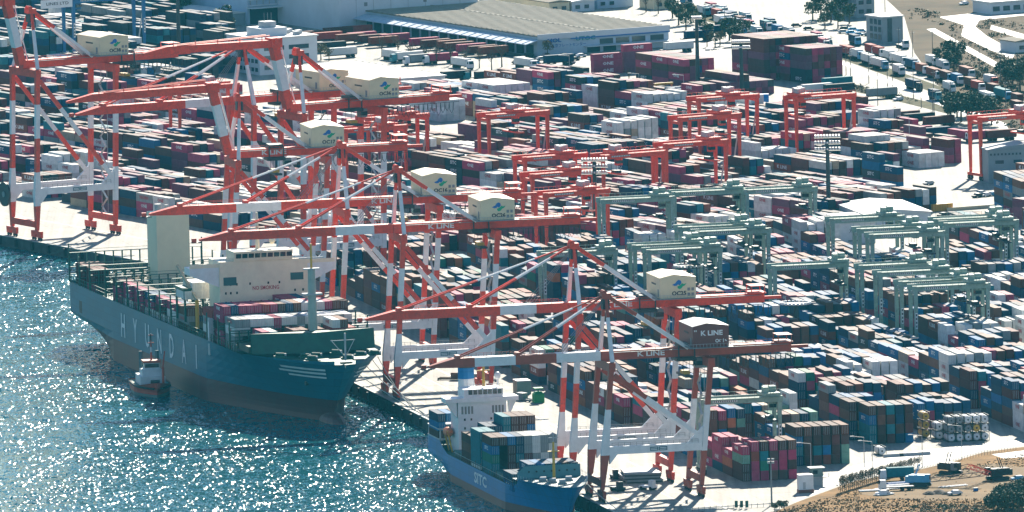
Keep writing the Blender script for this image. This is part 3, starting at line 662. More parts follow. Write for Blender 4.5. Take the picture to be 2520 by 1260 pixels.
        for k in range(7):
            a_ = k0 + (k1 - k0) * (k / 7.0) + Vector((2.4, 0, 0)); b_ = k0 + (k1 - k0) * ((k + 1) / 7.0) + Vector((2.4, 0, 0))
            tw.beam(a_ + Vector((0, -1.2 if k % 2 else 1.2, 0)), b_ + Vector((0, 1.2 if k % 2 else -1.2, 0)), 0.16, 0.16, LGREY)
        for sy in (-1.2, 1.2): tw.beam(k0 + Vector((2.4, sy, 0)), k1 + Vector((2.4, sy, -1)), 0.3, 0.3, WHITE)
        tw.build('ladder_frame', inn)
        hd = MB(); hd.box(k1.x - 1.8, k1.x + 2.2, -2.4, 2.4, k1.z - 1.2, k1.z + 1.9, red); hd.tube((k1.x, -2.7, k1.z + 1.0), (k1.x, 2.7, k1.z + 1.0), 1.0, red, 12); hd.build('hinge_head', inn)
        ap = (xs + 2.6, 0, Hg + apexH)
    # A-frame over the waterside legs
    for sy in (-1, 1):
        mb = MB(); mb.beam((xs + 0.3, sy * (hw - 0.3), Hg + 0.2), (ap[0], sy * 0.8, ap[2]), 1.15, 1.25, red, w2=0.85, h2=0.95, cuts=[(0.66, WHITE), (1.0, red)]); mb.build('mast_leg', t)
        mb = MB(); mb.beam((ap[0] + 0.4, sy * 0.9, ap[2] - 0.3), (xl - 5.5, sy * 3.0, zt + 1.2), 0.95, 1.05, red, cuts=[(0.36, red), (1.0, WHITE)]); mb.build('backstay', t)
    mb = MB(); mb.box(ap[0] - 1.3, ap[0] + 1.5, -1.8, 1.8, ap[2] - 1.1, ap[2] + 0.5, red)
    for yy in (-1.2, 0, 1.2): mb.tube((ap[0] - 0.5, yy - 0.25, ap[2] + 0.7), (ap[0] - 0.5, yy + 0.25, ap[2] + 0.7), 0.75, red, 10)
    mb.build('mast_head', t)
    mb = MB(); mb.box(ap[0] - 1.0, ap[0] + 1.0, -1.6, 1.6, ap[2] - 4.2, ap[2] - 1.4, DARK); mb.build('rope_guide', t)
    # machinery house
    hm = {'cream': CREAM, 'brown': BROWN}[house]; z0, z1 = zt + 1.9, zt + 8.0; a, b = xl - 5.4, xl + 5.5; dy = 8.6
    hb = MB(); rings = []
    for y in (-dy, dy): rings.append([(a, y, z0), (b, y, z0), (b, y, z1), ((a * 0.6 + b * 0.4), y, z1 + 0.9), (a, y, z1)])
    hb.loft(rings, hm); mh = hb.build('machinery_house', t)
    rf = MB(); c_ = a * 0.6 + b * 0.4
    rf.add([(a - 0.15, -dy - 0.15, z1 + 0.05), (c_, -dy - 0.15, z1 + 0.98), (b + 0.15, -dy - 0.15, z1 + 0.05), (a - 0.15, dy + 0.15, z1 + 0.05), (c_, dy + 0.15, z1 + 0.98), (b + 0.15, dy + 0.15, z1 + 0.05)], [(0, 1, 4, 3), (1, 2, 5, 4)], hm if house == 'cream' else LGREY); rf.build('roof', mh)
    lt = MB(); yf = -dy - 0.05
    if house == 'cream':
        emblem(lt, (a + b) / 2 + 0.4, yf, z0 + 4.0, 2.2); lt.build('emblem', mh); lt = MB()
        put_text(lt, 'OC' + num, ((a + b) / 2 + 0.3, yf, z0 + 0.8), (1, 0, 0), (0, 0, 1), 1.3, LETTERDARK, width=4.4, bold=0.04); lt.build('lettering', mh)
    else:
        put_text(lt, 'K LINE', ((a + b) / 2 + 0.3, yf, z0 + 3.4), (1, 0, 0), (0, 0, 1), 1.5, LETTER, width=6.6, bold=0.035); lt.build('lettering', mh); lt = MB(); put_text(lt, '"', (a + 0.8, yf, z0 + 4.6), (1, 0, 0), (0, 0, 1), 0.5, LETTER, width=0.8); lt.build('quotation_mark', mh); lt = MB()
        put_text(lt, 'OC' + num, (b - 2.4, yf, z0 + 1.2), (1, 0, 0), (0, 0, 1), 1.1, LETTER, width=3.5, bold=0.035); lt.build('lettering', mh)
    for k in range(2):
        for j in range(2): vn = MB(); vn.box(b - 2.6 + k * 1.2, b - 1.8 + k * 1.2, yf - 0.06, yf, z0 + 0.6 + j * 1.5, z0 + 1.5 + j * 1.5, GREY if house == 'cream' else BROWN); vn.build('vent', mh)
    vn = MB(); vn.box(a - 0.08, a, -3.2, 2.0, z0 + 3.6, z0 + 4.1, DARK); vn.build('louvre', mh); vn = MB(); vn.box(a - 0.08, a, -6.8, -5.6, z0 + 0.4, z0 + 2.6, GREY); vn.build('door', mh)
    ra = MB(); 
    for (x_, y_) in [(a - 1.2, -dy - 1.2), (b + 1.2, -dy - 1.2)]: pass
    ra.box(a - 1.3, b + 1.3, -dy - 1.3, dy + 1.3, z0 - 0.25, z0 - 0.05, GREY)
    for k in range(14):
        x = a - 1.25 + k * (b - a + 2.5) / 13; ra.box(x - 0.04, x + 0.04, -dy - 1.29, -dy - 1.21, z0 - 0.05, z0 + 1.05, LGREY)
    for k in range(20):
        y = -dy - 1.25 + k * (2 * dy + 2.5) / 19; ra.box(a - 1.29, a - 1.21, y - 0.04, y + 0.04, z0 - 0.05, z0 + 1.05, LGREY)
    ra.box(a - 1.25, b + 1.25, -dy - 1.28, -dy - 1.22, z0 + 1.0, z0 + 1.08, LGREY); ra.box(a - 1.28, a - 1.22, -dy - 1.2, dy + 1.2, z0 + 1.0, z0 + 1.08, LGREY); ra.build('railing', mh)
    # trolley with cab
    tr = MB(); x = xs + troll; tr.box(x - 3, x + 3, -3.1, 3.1, zt - 2.6, zt - 1.6, DARK); tr.box(x - 2.2, x + 2.4, -2.9, 2.9, zt + 1.5, zt + 2.6, DARK)
    for xx in (x - 2.4, x + 2.4): tr.box(xx - 0.2, xx + 0.2, -3.2, -2.9, zt - 2.0, zt + 2.0, DARK)
    tr.build('trolley', t)
    cb = MB(); cb.box(x + 3.0, x + 5.2, -1.6, 1.6, zt - 4.9, zt - 2.1, GREY); cb.box(x + 2.94, x + 5.26, -1.66, -1.5, zt - 4.2, zt - 2.9, GLASS); cb.box(x + 2.9, x + 3.0, -1.5, 1.5, zt - 4.3, zt - 2.8, GLASS); cb.build('operator_cab', t)
    sp = MB(); sp.box(x - 1.2, x + 1.2, -6, 6, zt - 7.2, zt - 6.6, DARK)
    for yy in (-2.2, 2.2):
        for xx in (-1, 1): sp.tube((x + xx, yy, zt - 6.6), (x + xx, yy, zt - 2.6), 0.06, DARK, 4)
    sp.box(x - 1.0, x + 1.0, -2.4, 2.4, zt - 6.6, zt - 5.6, YELLOW); sp.build('spreader', t)
    # stair tower at the landside leg and lamps under the portal
    stt = MB(); c = gauge + 3.2
    for k in range(int((Hg - 8) / 3.0)):
        z = 5 + 3 * k; stt.beam((c, hw - 3 if k % 2 else hw - 7, z), (c, hw - 7 if k % 2 else hw - 3, z + 3), 0.7, 0.12, LGREY)
    for yy in (hw - 7.3, hw - 2.7): stt.beam((c, yy, 3), (c + 1.0, yy, Hg - 2), 0.12, 0.12, LGREY)
    stt.build('stairway', t)
    if num == '38':
        cr = MB(); cr.tube((-2.2, hw + 1.5, 14.2), (-1.5, hw + 1.5, 14.2), 4.2, DARK, 24); cr.tube((-2.4, hw + 1.5, 14.2), (-1.3, hw + 1.5, 14.2), 1.0, GREY, 12); cr.build('cable_reel', t)
    return t
sts_crane(G1, -10.0, 5.2, 'low brick red crane with brown machinery house numbered OC15, nearest the camera', '15', Hg=40.5, Hp=14.8, nb=3, red=BRICK, house='brown', lean=4.0, boomL=53, backL=26, apexH=19.5, troll=24, boomcuts=[(0.26, WHITE), (0.5, BRICK), (0.74, WHITE), (1.0, BRICK)])
sts_crane(G1, 28.5, 5.2, 'red and white crane with cream house numbered OC25 beside the blue feeder ship', '25', boomL=63, troll=22)
sts_crane(G1, 268.0, 5.2, 'red and white crane with cream house numbered OC26 at the big ship bow', '26', boomL=63, troll=26, boomcuts=[(0.10, RED), (0.30, WHITE), (1.0, RED)])
sts_crane(G1, 350.0, 5.2, 'red and white crane with cream house numbered OC16 over the big ship', '16', boomL=62, troll=20, boomcuts=[(0.30, RED), (0.54, WHITE), (1.0, RED)])
sts_crane(G1, 516.0, 5.2, 'red crane with folded boom and cream house numbered OC17', '17', raised=1, troll=14, boomL=62)
sts_crane(G2, -183.0, 3.5, 'tall red crane with folded boom and cream house numbered OC36', '36', Hg=58, nb=5, raised=2, line=False, troll=22, boomL=62, lean=1.8)
sts_crane(G2, -147.0, 3.5, 'tall red crane with lowered boom and cream house numbered OC37', '37', Hg=58, nb=5, line=False, troll=14, boomL=62, lean=1.8)
sts_crane(G2, 16.0, 3.5, 'tall red crane with cream house numbered OC38 at the left edge', '38', Hg=58, Hp=16.5, nb=5, raised=2, line=False, troll=38, boomL=62, lean=1.8, W=19.0)
# ---------------------------------------------------------------- ships
def lerp(a, b, t): return a + (b - a) * t
def hull_fn(yb, ys, B, zd, bow_deck, bow_wl, stern_in, rake, deckz=None):
    """half breadth and station shift of a ship's side; s 0 at the stem, 1 at the transom"""
    def f(s, z):
        y = lerp(yb, ys, s); bd = B * min(1.0, (s / bow_deck) ** 0.52) if s > 0 else 0.0
        bw = B * min(1.0, max(0.0, s / bow_wl) ** 0.85)
        zl = max(0.0, min(1.0, (z - 2.0) / (zd - 2.0)))
        b = lerp(bw, bd, zl ** 1.6)
        if s > 0.78:
            k = (s - 0.78) / 0.22; low = max(0.0, min(1.0, (9.0 * zd / 19.5 - z) / (9.0 * zd / 19.5)))
            b *= 1.0 - 0.06 * k - stern_in * k * low
        y += rake * (1 - zl) * max(0.0, 1 - s / 0.35) ** 1.5
        if s > 0.9: y -= max(0.0, zd * 0.42 - z) * 2.6 * ((s - 0.9) / 0.1)
        return max(b, 0.02), y
    return f
def hull(name, parent, f, zlev, smat, ns=34, topz=None):
    S = [(i / ns) ** 1.5 if i < ns * 0.55 else lerp((0.55) ** 1.5, 1.0, (i / ns - 0.55) / 0.45) for i in range(ns + 1)]
    mb = MB(); nz = len(zlev); V = []
    for side in (-1, 1):
        o = len(mb.v)
        for s in S:
            for z in zlev:
                zz = z if topz is None or z < zlev[-1] else topz(s)
                b, y = f(s, zz); mb.v.append((side * b, y, zz))
        for i in range(ns):
            for j in range(nz - 1):
                a = o + i * nz + j; q = (a, a + 1, a + nz + 1, a + nz); mb.f.append(q if side > 0 else q[::-1]); mb.mi.append(mb._m(smat(zlev[j], S[i])))
    o2 = (ns + 1) * nz; e = ns * nz
    for j in range(nz - 1):
        mb.f.append((e + j, o2 + e + j, o2 + e + j + 1, e + j + 1)); mb.mi.append(mb._m(smat(zlev[j], 1.0)))
    for i in range(ns):
        a = i * nz + nz - 2; mb.f.append((a, a + nz, o2 + a + nz, o2 + a)); mb.mi.append(mb._m(SHIPGREEN))
    return mb.build(name, parent)
LASTROW = {}
def deck_containers(root, y, spec, zb, lab, group, L=CL, x0=None, pitch=2.52, skip=True):
    """spec: one entry per column from starboard (local -x) to port: string of paints bottom to top"""
    n = len(spec); K = {'m': 'maroon', 'b': 'brown', 'd': 'dark_brown', 'r': 'red_brown', 'n': 'navy', 'B': 'blue', 'k': 'dark_blue', 'M': 'magenta', 'w': 'white', 'g': 'grey', 'G': 'green', 'p': 'pale_green', 't': 'teal', 'o': 'orange', 'c': 'charcoal', 'R': 'red'}
    x0 = -(n - 1) * pitch / 2 if x0 is None else x0
    M = root.matrix_basis if False else Matrix.Translation(root.location) @ Matrix.Rotation(root.rotation_euler[2], 4, 'Z')
    fr = LASTROW.get(lab[-12:], []); LASTROW[lab[-12:]] = spec
    for c, s in enumerate(spec):
        z = zb
        for k, ch in enumerate(s):
            if (skip and k < len(s) - 2 and c > 0) or k < len(s) - 1 and c > 0 and k < len(spec[c - 1]) and c < len(fr) and k < len(fr[c]): z += HS + 0.03; continue
            if ch == '.': z += HS + 0.03; continue
            p = M @ Vector((x0 + c * pitch, y, z)); h = HS
            hidden = False
            top = 'at top' if k == len(s) - 1 else nth(len(s) - 1 - k) + ' from top'
            place_container(K[ch], h, p, root.rotation_euler[2], f"{words(K[ch])} container {top} of {nth(c)} column, {lab}", group, L=L, doors=True)
            z += h + 0.03

def big_ship():
    x, y = G1.w(350, -23.8); rz = G1.a + R(2.2)
    t = thing('container_ship', 'long teal blue container ship with cream bridge moored along the quay', 'ship', (x, y, WATER), rz)
    B, ZD, YB, YS = 22.5, 19.5, -129.0, 146.0
    f = hull_fn(YB, YS, B, ZD, 0.16, 0.33, 0.62, 17.0)
    hb = hull('hull', t, f, [-4, 0.2, 1.6, 3.2, 5.0, 7.2, 9.5, 12, 14.5, 17, 18.6, ZD], lambda z, s: BOOT if z < 7.0 else HULLBLUE)
    bb = MB(); bb.ell((0, YB + 19.0, -0.4), (3.4, 11.5, 3.6), BOOT, 14, 10); bb.build('bulbous_bow', hb)
    tx = MB()
    for i, ch in enumerate('HYUNDAI'): put_text(tx, ch, (-B - 0.12, 68 - i * 16.1, 9.0), (0, -1, 0), (0, 0, 1), 7.6, LETTER, width=5.4 if ch != 'I' else 1.3, bold=0.02)
    tx.build('lettering', hb)
    st = MB()
    for side in (-1, 1):
        for z0, z1, y1 in ((14.6, 15.2, -108), (15.9, 16.6, -104), (17.2, 17.9, -106)):
            pts = []
            for k in range(9):
                s = 0.012 + k / 8.0 * ((y1 - YB) / (YS - YB) - 0.012)
                for z in (z0, z1):
                    b, yy = f(s, z); pts.append((side * (b + 0.25), yy - 0.1, z))
            st.add(pts, [(2 * k, 2 * k + 1, 2 * k + 3, 2 * k + 2) for k in range(8)], LETTER)
    st.build('bow_stripe', hb)
    po = MB(); po.box(-B * 0.94 - 0.4, -B * 0.94 + 0.6, 127, 132, 10.5, 14.5, DARK); po.build('mooring_port', hb)
    # bulwark, breakwater, foremast, bow gear
    bw = MB()
    for side in (-1, 1):
        ring = []
        for k in range(15):
            s = 0.004 + 0.15 * (k / 14.0) ** 1.6; b, yy = f(s, ZD); ring.append((side * b, yy, ZD))
        top = [(a * 1.01, b - 0.3, ZD + 1.2 * (1 - k / 18.0)) for k, (a, b, _) in enumerate(ring)]
        bw.add(ring + top, [(k, k + 1, 15 + k + 1, 15 + k) for k in range(14)], HULLBLUE)
    bw.build('bulwark', t)
    wl = MB(); wl.add([(-19.5, -88, ZD), (0, -93.5, ZD), (20, -88, ZD), (20, -87, ZD + 6.2), (0, -92.0, ZD + 6.2), (-19.5, -87, ZD + 6.2)], [(0, 1, 4, 5), (1, 2, 3, 4)], SHIPGREEN)
    wl.add([(-19.5, -86.4, ZD), (20, -86.4, ZD), (20, -86.4, ZD + 6.2), (-19.5, -86.4, ZD + 6.2), (0, -92.0, ZD + 6.2)], [(3, 2, 1, 0), (3, 4, 2)], SHIPGREEN)
    wl.build('breakwater', t)
    fm = MB(); fm.tube((1.5, -83, ZD + 3), (1.5, -83, ZD + 25), 1.6, mat('mast_grey_green', (0.34, 0.40, 0.36), 0.5), 10, r2=1.15); fm.box(-1.5, 4.5, -84.5, -81.5, ZD + 17, ZD + 17.6, LGREY); fm.tube((1.5, -83, ZD + 25), (1.5, -83, ZD + 33), 0.35, YELLOW, 6); fm.box(-1.0, 4.0, -84, -82, ZD + 25, ZD + 25.4, LGREY); fm.box(-2.4, 5.4, -83.2, -82.8, ZD + 28.5, ZD + 28.8, LGREY); fm.build('foremast', t)
    jm = MB(); jm.tube((3, -117, ZD), (3, -117, ZD + 8.5), 0.3, LGREY, 6)
    for dx in (-4.5, 3.0): jm.tube((3, -117, ZD + 1), (3 + dx, -117, ZD + 6.5), 0.12, LGREY, 5)
    jm.box(-1.6, 6.2, -117.1, -116.9, ZD + 6.2, ZD + 6.4, LGREY); jm.build('jackstaff', t)
    r = random.Random(3)
    for k in range(9):
        wn = MB(); xx, yy = r.uniform(-14, 15), r.uniform(-116, -97); wn.tube((xx - 1.3, yy, ZD + 1.1), (xx + 1.3, yy, ZD + 0.9), 0.6, SHIPGREEN, 9); wn.box(xx - 1.8, xx + 1.8, yy - 1.0, yy + 1.0, ZD, ZD + 0.6, SHIPGREEN); wn.box(xx + 1.4, xx + 2.0, yy - 0.4, yy + 0.4, ZD, ZD + 1.2, LGREY); wn.build('mooring_winch', t)
    # superstructure
    zh = ZD + 1.0; y0, y1 = -27.0, -13.0; x0, x1 = -14.0, 14.5
    hs = MB(); hs.box(x0, x1, y0, y1, zh, zh + 21.5, SHIPWHITE); house = hs.build('bridge_house', t)
    bx = [x0 + 4, x1 - 3]
    for side in (-1, 1):
        wgs = MB(); e = side * (B + 1.0); a = x0 if side < 0 else x1
        pr = [(a, zh + 13.5), (a, zh + 19.8), (e, zh + 19.8), (e, zh + 17.6)]
        wgs.loft([[(px, y0 + 0.6, pz) for px, pz in pr], [(px, y0 + 7.5, pz) for px, pz in pr]] if side > 0 else [[(px, y0 + 7.5, pz) for px, pz in pr], [(px, y0 + 0.6, pz) for px, pz in pr]], WHITE); wgs.build('bridge_wing', house)
        rl = MB(); rl.box(min(a, e), max(a, e), y0 + 0.62, y0 + 0.7, zh + 19.8, zh + 21.0, SHIPWHITE); rl.build('wing_bulwark', house)
    wh = MB(); wh.loft([[(x0 + 4.5, y0 - 0.6, zh + 21.5), (x1 - 5, y0 - 0.6, zh + 21.5), (x1 - 5, y0 + 9, zh + 21.5), (x0 + 4.5, y0 + 9, zh + 21.5)], [(x0 + 4.5, y0 - 1.2, zh + 24.6), (x1 - 5, y0 - 1.2, zh + 24.6), (x1 - 5, y0 + 9, zh + 24.6), (x0 + 4.5, y0 + 9, zh + 24.6)]], SHIPWHITE); wh.build('wheelhouse', house)
    wn = MB()
    for k in range(9):
        xa = x0 + 5.2 + k * 2.05; wn.add([(xa, y0 - 0.88, zh + 22.5), (xa + 1.7, y0 - 0.88, zh + 22.5), (xa + 1.7, y0 - 1.16, zh + 23.9), (xa, y0 - 1.16, zh + 23.9)], [(0, 1, 2, 3)], GLASS)
    for k in range(9):
        xa = x0 + 5.2 + k * 2.05
    wn.build('wheelhouse_window', house, kind='stuff')
    for (xa, za, w_, h_) in [(x0 + 1.2, zh + 14.0, 4.2, 2.6), (x1 - 5.6, zh + 14.8, 4.2, 2.3)]:
        op = MB(); op.box(xa, xa + w_, y0 - 0.08, y0 - 0.03, za, za + h_, mat('opening_teal', (0.03, 0.10, 0.11), 0.6)); op.build('deck_opening', house)
    nn = 0
    for j, za in enumerate((2.0, 4.8, 8.2, 11.2, 13.9)):
        for k, xa in enumerate((1.6, 3.2, 5.2, 9.5, 13.0, 15.4, 19.0, 21.5, 24.0, 26.6)):
            if (k * 7 + j * 5) % 4 == 0 or (j == 4 and k > 6) or (j == 3 and 3 <= k <= 6): continue
            wd = MB(); wd.box(x0 + xa, x0 + xa + 0.55, y0 - 0.05, y0 - 0.02, zh + za, zh + za + 0.75, GLASS); wd.build('window', house); nn += 1
    ns = MB(); put_text(ns, 'NO SMOKING', ((x0 + x1) / 2 + 0.6, y0 - 0.05, zh + 12.2), (1, 0, 0), (0, 0, 1), 1.25, LETTERRED, width=8.6, bold=0.02); ns.build('lettering', house)
    mt = MB(); mt.tube((0, y0 + 6, zh + 24.6), (0, y0 + 6, zh + 36), 0.7, SHIPWHITE, 8, r2=0.35)
    for z in (28, 31, 33.5): mt.box(-3.2 + (z - 28) * 0.25, 3.2 - (z - 28) * 0.25, y0 + 5.6, y0 + 6.4, zh + z, zh + z + 0.35, SHIPWHITE)
    mt.ell((4.5, y0 + 5, zh + 27.0), (1.0, 1.0, 1.1), SHIPWHITE, 8, 5); mt.build('radar_mast', house)
    rr = MB()
    for k in range(15): rr.box(x0 + 0.3 + k * 2.0 - 0.04, x0 + 0.3 + k * 2.0 + 0.04, y0 + 0.02, y0 + 0.1, zh + 21.5, zh + 22.6, LGREY)
    rr.box(x0 + 0.2, x1 - 0.2, y0 + 0.02, y0 + 0.08, zh + 22.55, zh + 22.63, LGREY); rr.build('railing', house)
    # funnel block
    fy = 108.0; fx0, fx1 = -2.2, 8.6
    fu = MB(); fu.box(fx0, fx1, fy - 5, fy + 8, ZD, ZD + 24.5, mat('funnel_cream', (0.78, 0.70, 0.50), 0.5, var=0.08, scale=0.2)); fun = fu.build('funnel_casing', t)
    for k, (dx, rr_, hh) in enumerate(((1.8, 1.1, 3.0), (4.6, 0.6, 2.6), (7.4, 0.5, 1.8), (9.6, 1.2, 3.0))):
        e = MB(); e.tube((fx0 + dx, fy, ZD + 24.5), (fx0 + dx, fy, ZD + 24.5 + hh), rr_, LGREY, 10); e.build('exhaust_pipe', fun)
    # provision crane
    pc = MB(); pc.tube((-17.5, -10.5, ZD), (-17.5, -10.5, ZD + 9), 0.6, YELLOW, 8); pc.beam((-17.5, -10.5, ZD + 9), (-20.5, 2, ZD + 19), 0.7, 0.9, mat('crane_sand', (0.45, 0.38, 0.27), 0.6)); pc.build('provision_crane', t)
    # hatch covers and lashing bridges
    ys_ = [-78, -63.5, -49, -34.5] + [-2 + 14.5 * k for k in range(7)] + [121, 135]
    hcv = mat('hatch_cover', (0.11, 0.115, 0.075), 0.6, var=0.35, scale=0.4); hlt = mat('hatch_cover_pale', (0.25, 0.21, 0.15), 0.6, var=0.35, scale=0.4)
    for i, yy in enumerate(ys_):
        hc = MB()
        for k in range(3):
            a = -19.5 + k * 13.2; hc.box(a, a + 12.8, yy - 6.2, yy + 6.2, ZD, ZD + 2.0, hcv)
        hco = hc.build('hatch_cover', t, kind='stuff')
        if yy > -10:
            pd = MB(); r2 = random.Random(i)
            for k in range(15):
                for j in range(4):
                    if r2.random() < 0.8: a = -18.8 + k * 2.55; b = yy - 5.3 + j * 3.1; pd.box(a, a + 1.5, b, b + 0.9, ZD + 2.0, ZD + 2.35 + 0.3 * r2.random(), hlt if r2.random() < 0.7 else SHIPGREEN)
            pd.build('lashing_fitting', hco, kind='stuff')
    for i, yy in enumerate([-70.8, -56.2, -41.8] + [5.3 + 14.5 * k for k in range(7)] + [114, 128, 142]):
        lb = MB(); hh = 5.6 if yy < -20 else (6.5 if yy < 140 else 9.5)
        for k in range(16): xx = -22 + k * 44 / 15; lb.box(xx - 0.14, xx + 0.14, yy - 0.5, yy + 0.5, ZD, ZD + hh, SHIPGREEN)
        for z in (2.6, 4.9, hh): lb.box(-22.2, 22.2, yy - 0.6, yy + 0.6, ZD + z - 0.12, ZD + z + 0.04, SHIPGREEN); lb.box(-22.2, 22.2, yy - 0.62, yy - 0.56, ZD + z + 0.95, ZD + z + 1.05, SHIPGREEN)
        for sx in (-22.2, 22.2): lb.beam((sx, yy, ZD), (sx, yy, ZD + hh + 3.0), 0.35, 0.5, SHIPGREEN)
        lb.build('lashing_bridge', t, kind='stuff')
    pl = MB()
    for k in range(75):
        yy = -80 + k * 3.0; pl.box(-22.3, -22.1, yy - 0.07, yy + 0.07, ZD, ZD + 2.3, SHIPGREEN)
    pl.box(-22.3, -22.1, -80, 142, ZD + 1.15, ZD + 1.22, SHIPGREEN); pl.box(-22.3, -22.1, -80, 142, ZD + 2.25, ZD + 2.35, SHIPGREEN); pl.build('side_railing', t, kind='stuff')
    gw = MB(); gw.box(-22.4, -21.0, -45.5, -43.5, ZD - 4.5, ZD + 7.0, LGREY); gw.box(-22.46, -22.4, -45.1, -43.9, ZD + 1, ZD + 6, WHITE); gw.build('pilot_station', t)
    # anchor pocket
    an = MB(); b, yy = f(0.05, 12.5); an.tube((-b - 0.3, yy, 12.4), (-b + 0.6, yy, 12.4), 0.9, DARK, 10); an.build('hawse_pipe', hb)
    zc = WATER + ZD + 2.05
    gname = 'containers aboard the big ship'
    def row(y, spec, what, dz=0.0, x0=None): deck_containers(t, y, spec, zc + dz, what, gname, x0=x0)
    row(-78, ['', '', 'dwM', 'bdw', '', '', 'bdm', 'dbb', '', 'mdb', '', 'mdRw', 'dbRb', 'bmR', '', ''], 'foremost row on big ship')
    row(-63.5, ['ggwg', 'wwwg', 'ggww', 'bwww', 'mbgw', 'dmMM', 'mbww', 'bdww', 'dwwg', 'bbww', 'mdww', 'dmgw', 'mbww', 'bdwg', 'dbmw', ''], 'second row on big ship')
    row(-49, ['MMdMM', 'bbnnk', 'dmbdM', 'mbdMM', 'bmdbM', 'dmbbR', 'mbMMM', 'bbbbd', 'mbnnk', 'dmbbb', 'mdggw', 'dbmMM', 'mmwww', 'mbdMM', 'dmbbb', 'bbbdd'], 'third row on big ship')
    row(-34.5, ['bwgR', 'bwRd', 'mnnk', 'mddb', 'bnnk', 'mbbb', 'bmmm', 'dddM', 'mbbw', 'bbMMM', 'mMMMM', 'bnnnk', 'mbMR', 'bbb', 'dbbb', 'mbbb'], 'row under big ship bridge')
    LASTROW.clear()
    E_ = ['', '', '', '', '', '', '', '', '', '', '', '']
    for yy, sp, wh in [(-2, ['dgb', 'dnb', 'db', 'd'], 'first'), (12.5, ['wwM', 'dMk', 'dn'], 'second'), (27, ['wdM', 'dMn', 'bM', 'R'], 'third'), (41.5, ['wMk', 'ddk', 'nd'], 'fourth'), (56, ['MMM', 'Mdd', 'd'], 'fifth'), (70.5, ['wMM', 'dMd', 'bd', 'b'], 'sixth'), (85, ['MMd', 'ddm', 'm'], 'seventh'), (121, ['Mmm', 'dmm'], 'eighth'), (135, ['dmm', 'mmd', 'bmm'], 'ninth')]:
        deck_containers(t, yy, sp, zc, wh + ' row behind big ship bridge', gname, x0=-18.9); LASTROW.clear()
    row(-2, ['w', 'ww', 'ww', 'ww', 'ww', 'bw', 'ww', 'ww', 'dw'], 'raised row behind big ship bridge', dz=10.6, x0=-19.5)
    pf = MB(); pf.box(-21.0, 4.0, -7.5, 4.2, ZD + 11.7, ZD + 12.6, SHIPGREEN)
    for xx in (-20.5, -12, -4, 3.5):
        for yy in (-7, 3.7): pf.box(xx - 0.3, xx + 0.3, yy - 0.3, yy + 0.3, ZD + 2.0, ZD + 11.7, SHIPGREEN)
    pf.build('stacking_frame', t)
    return t
big_ship()

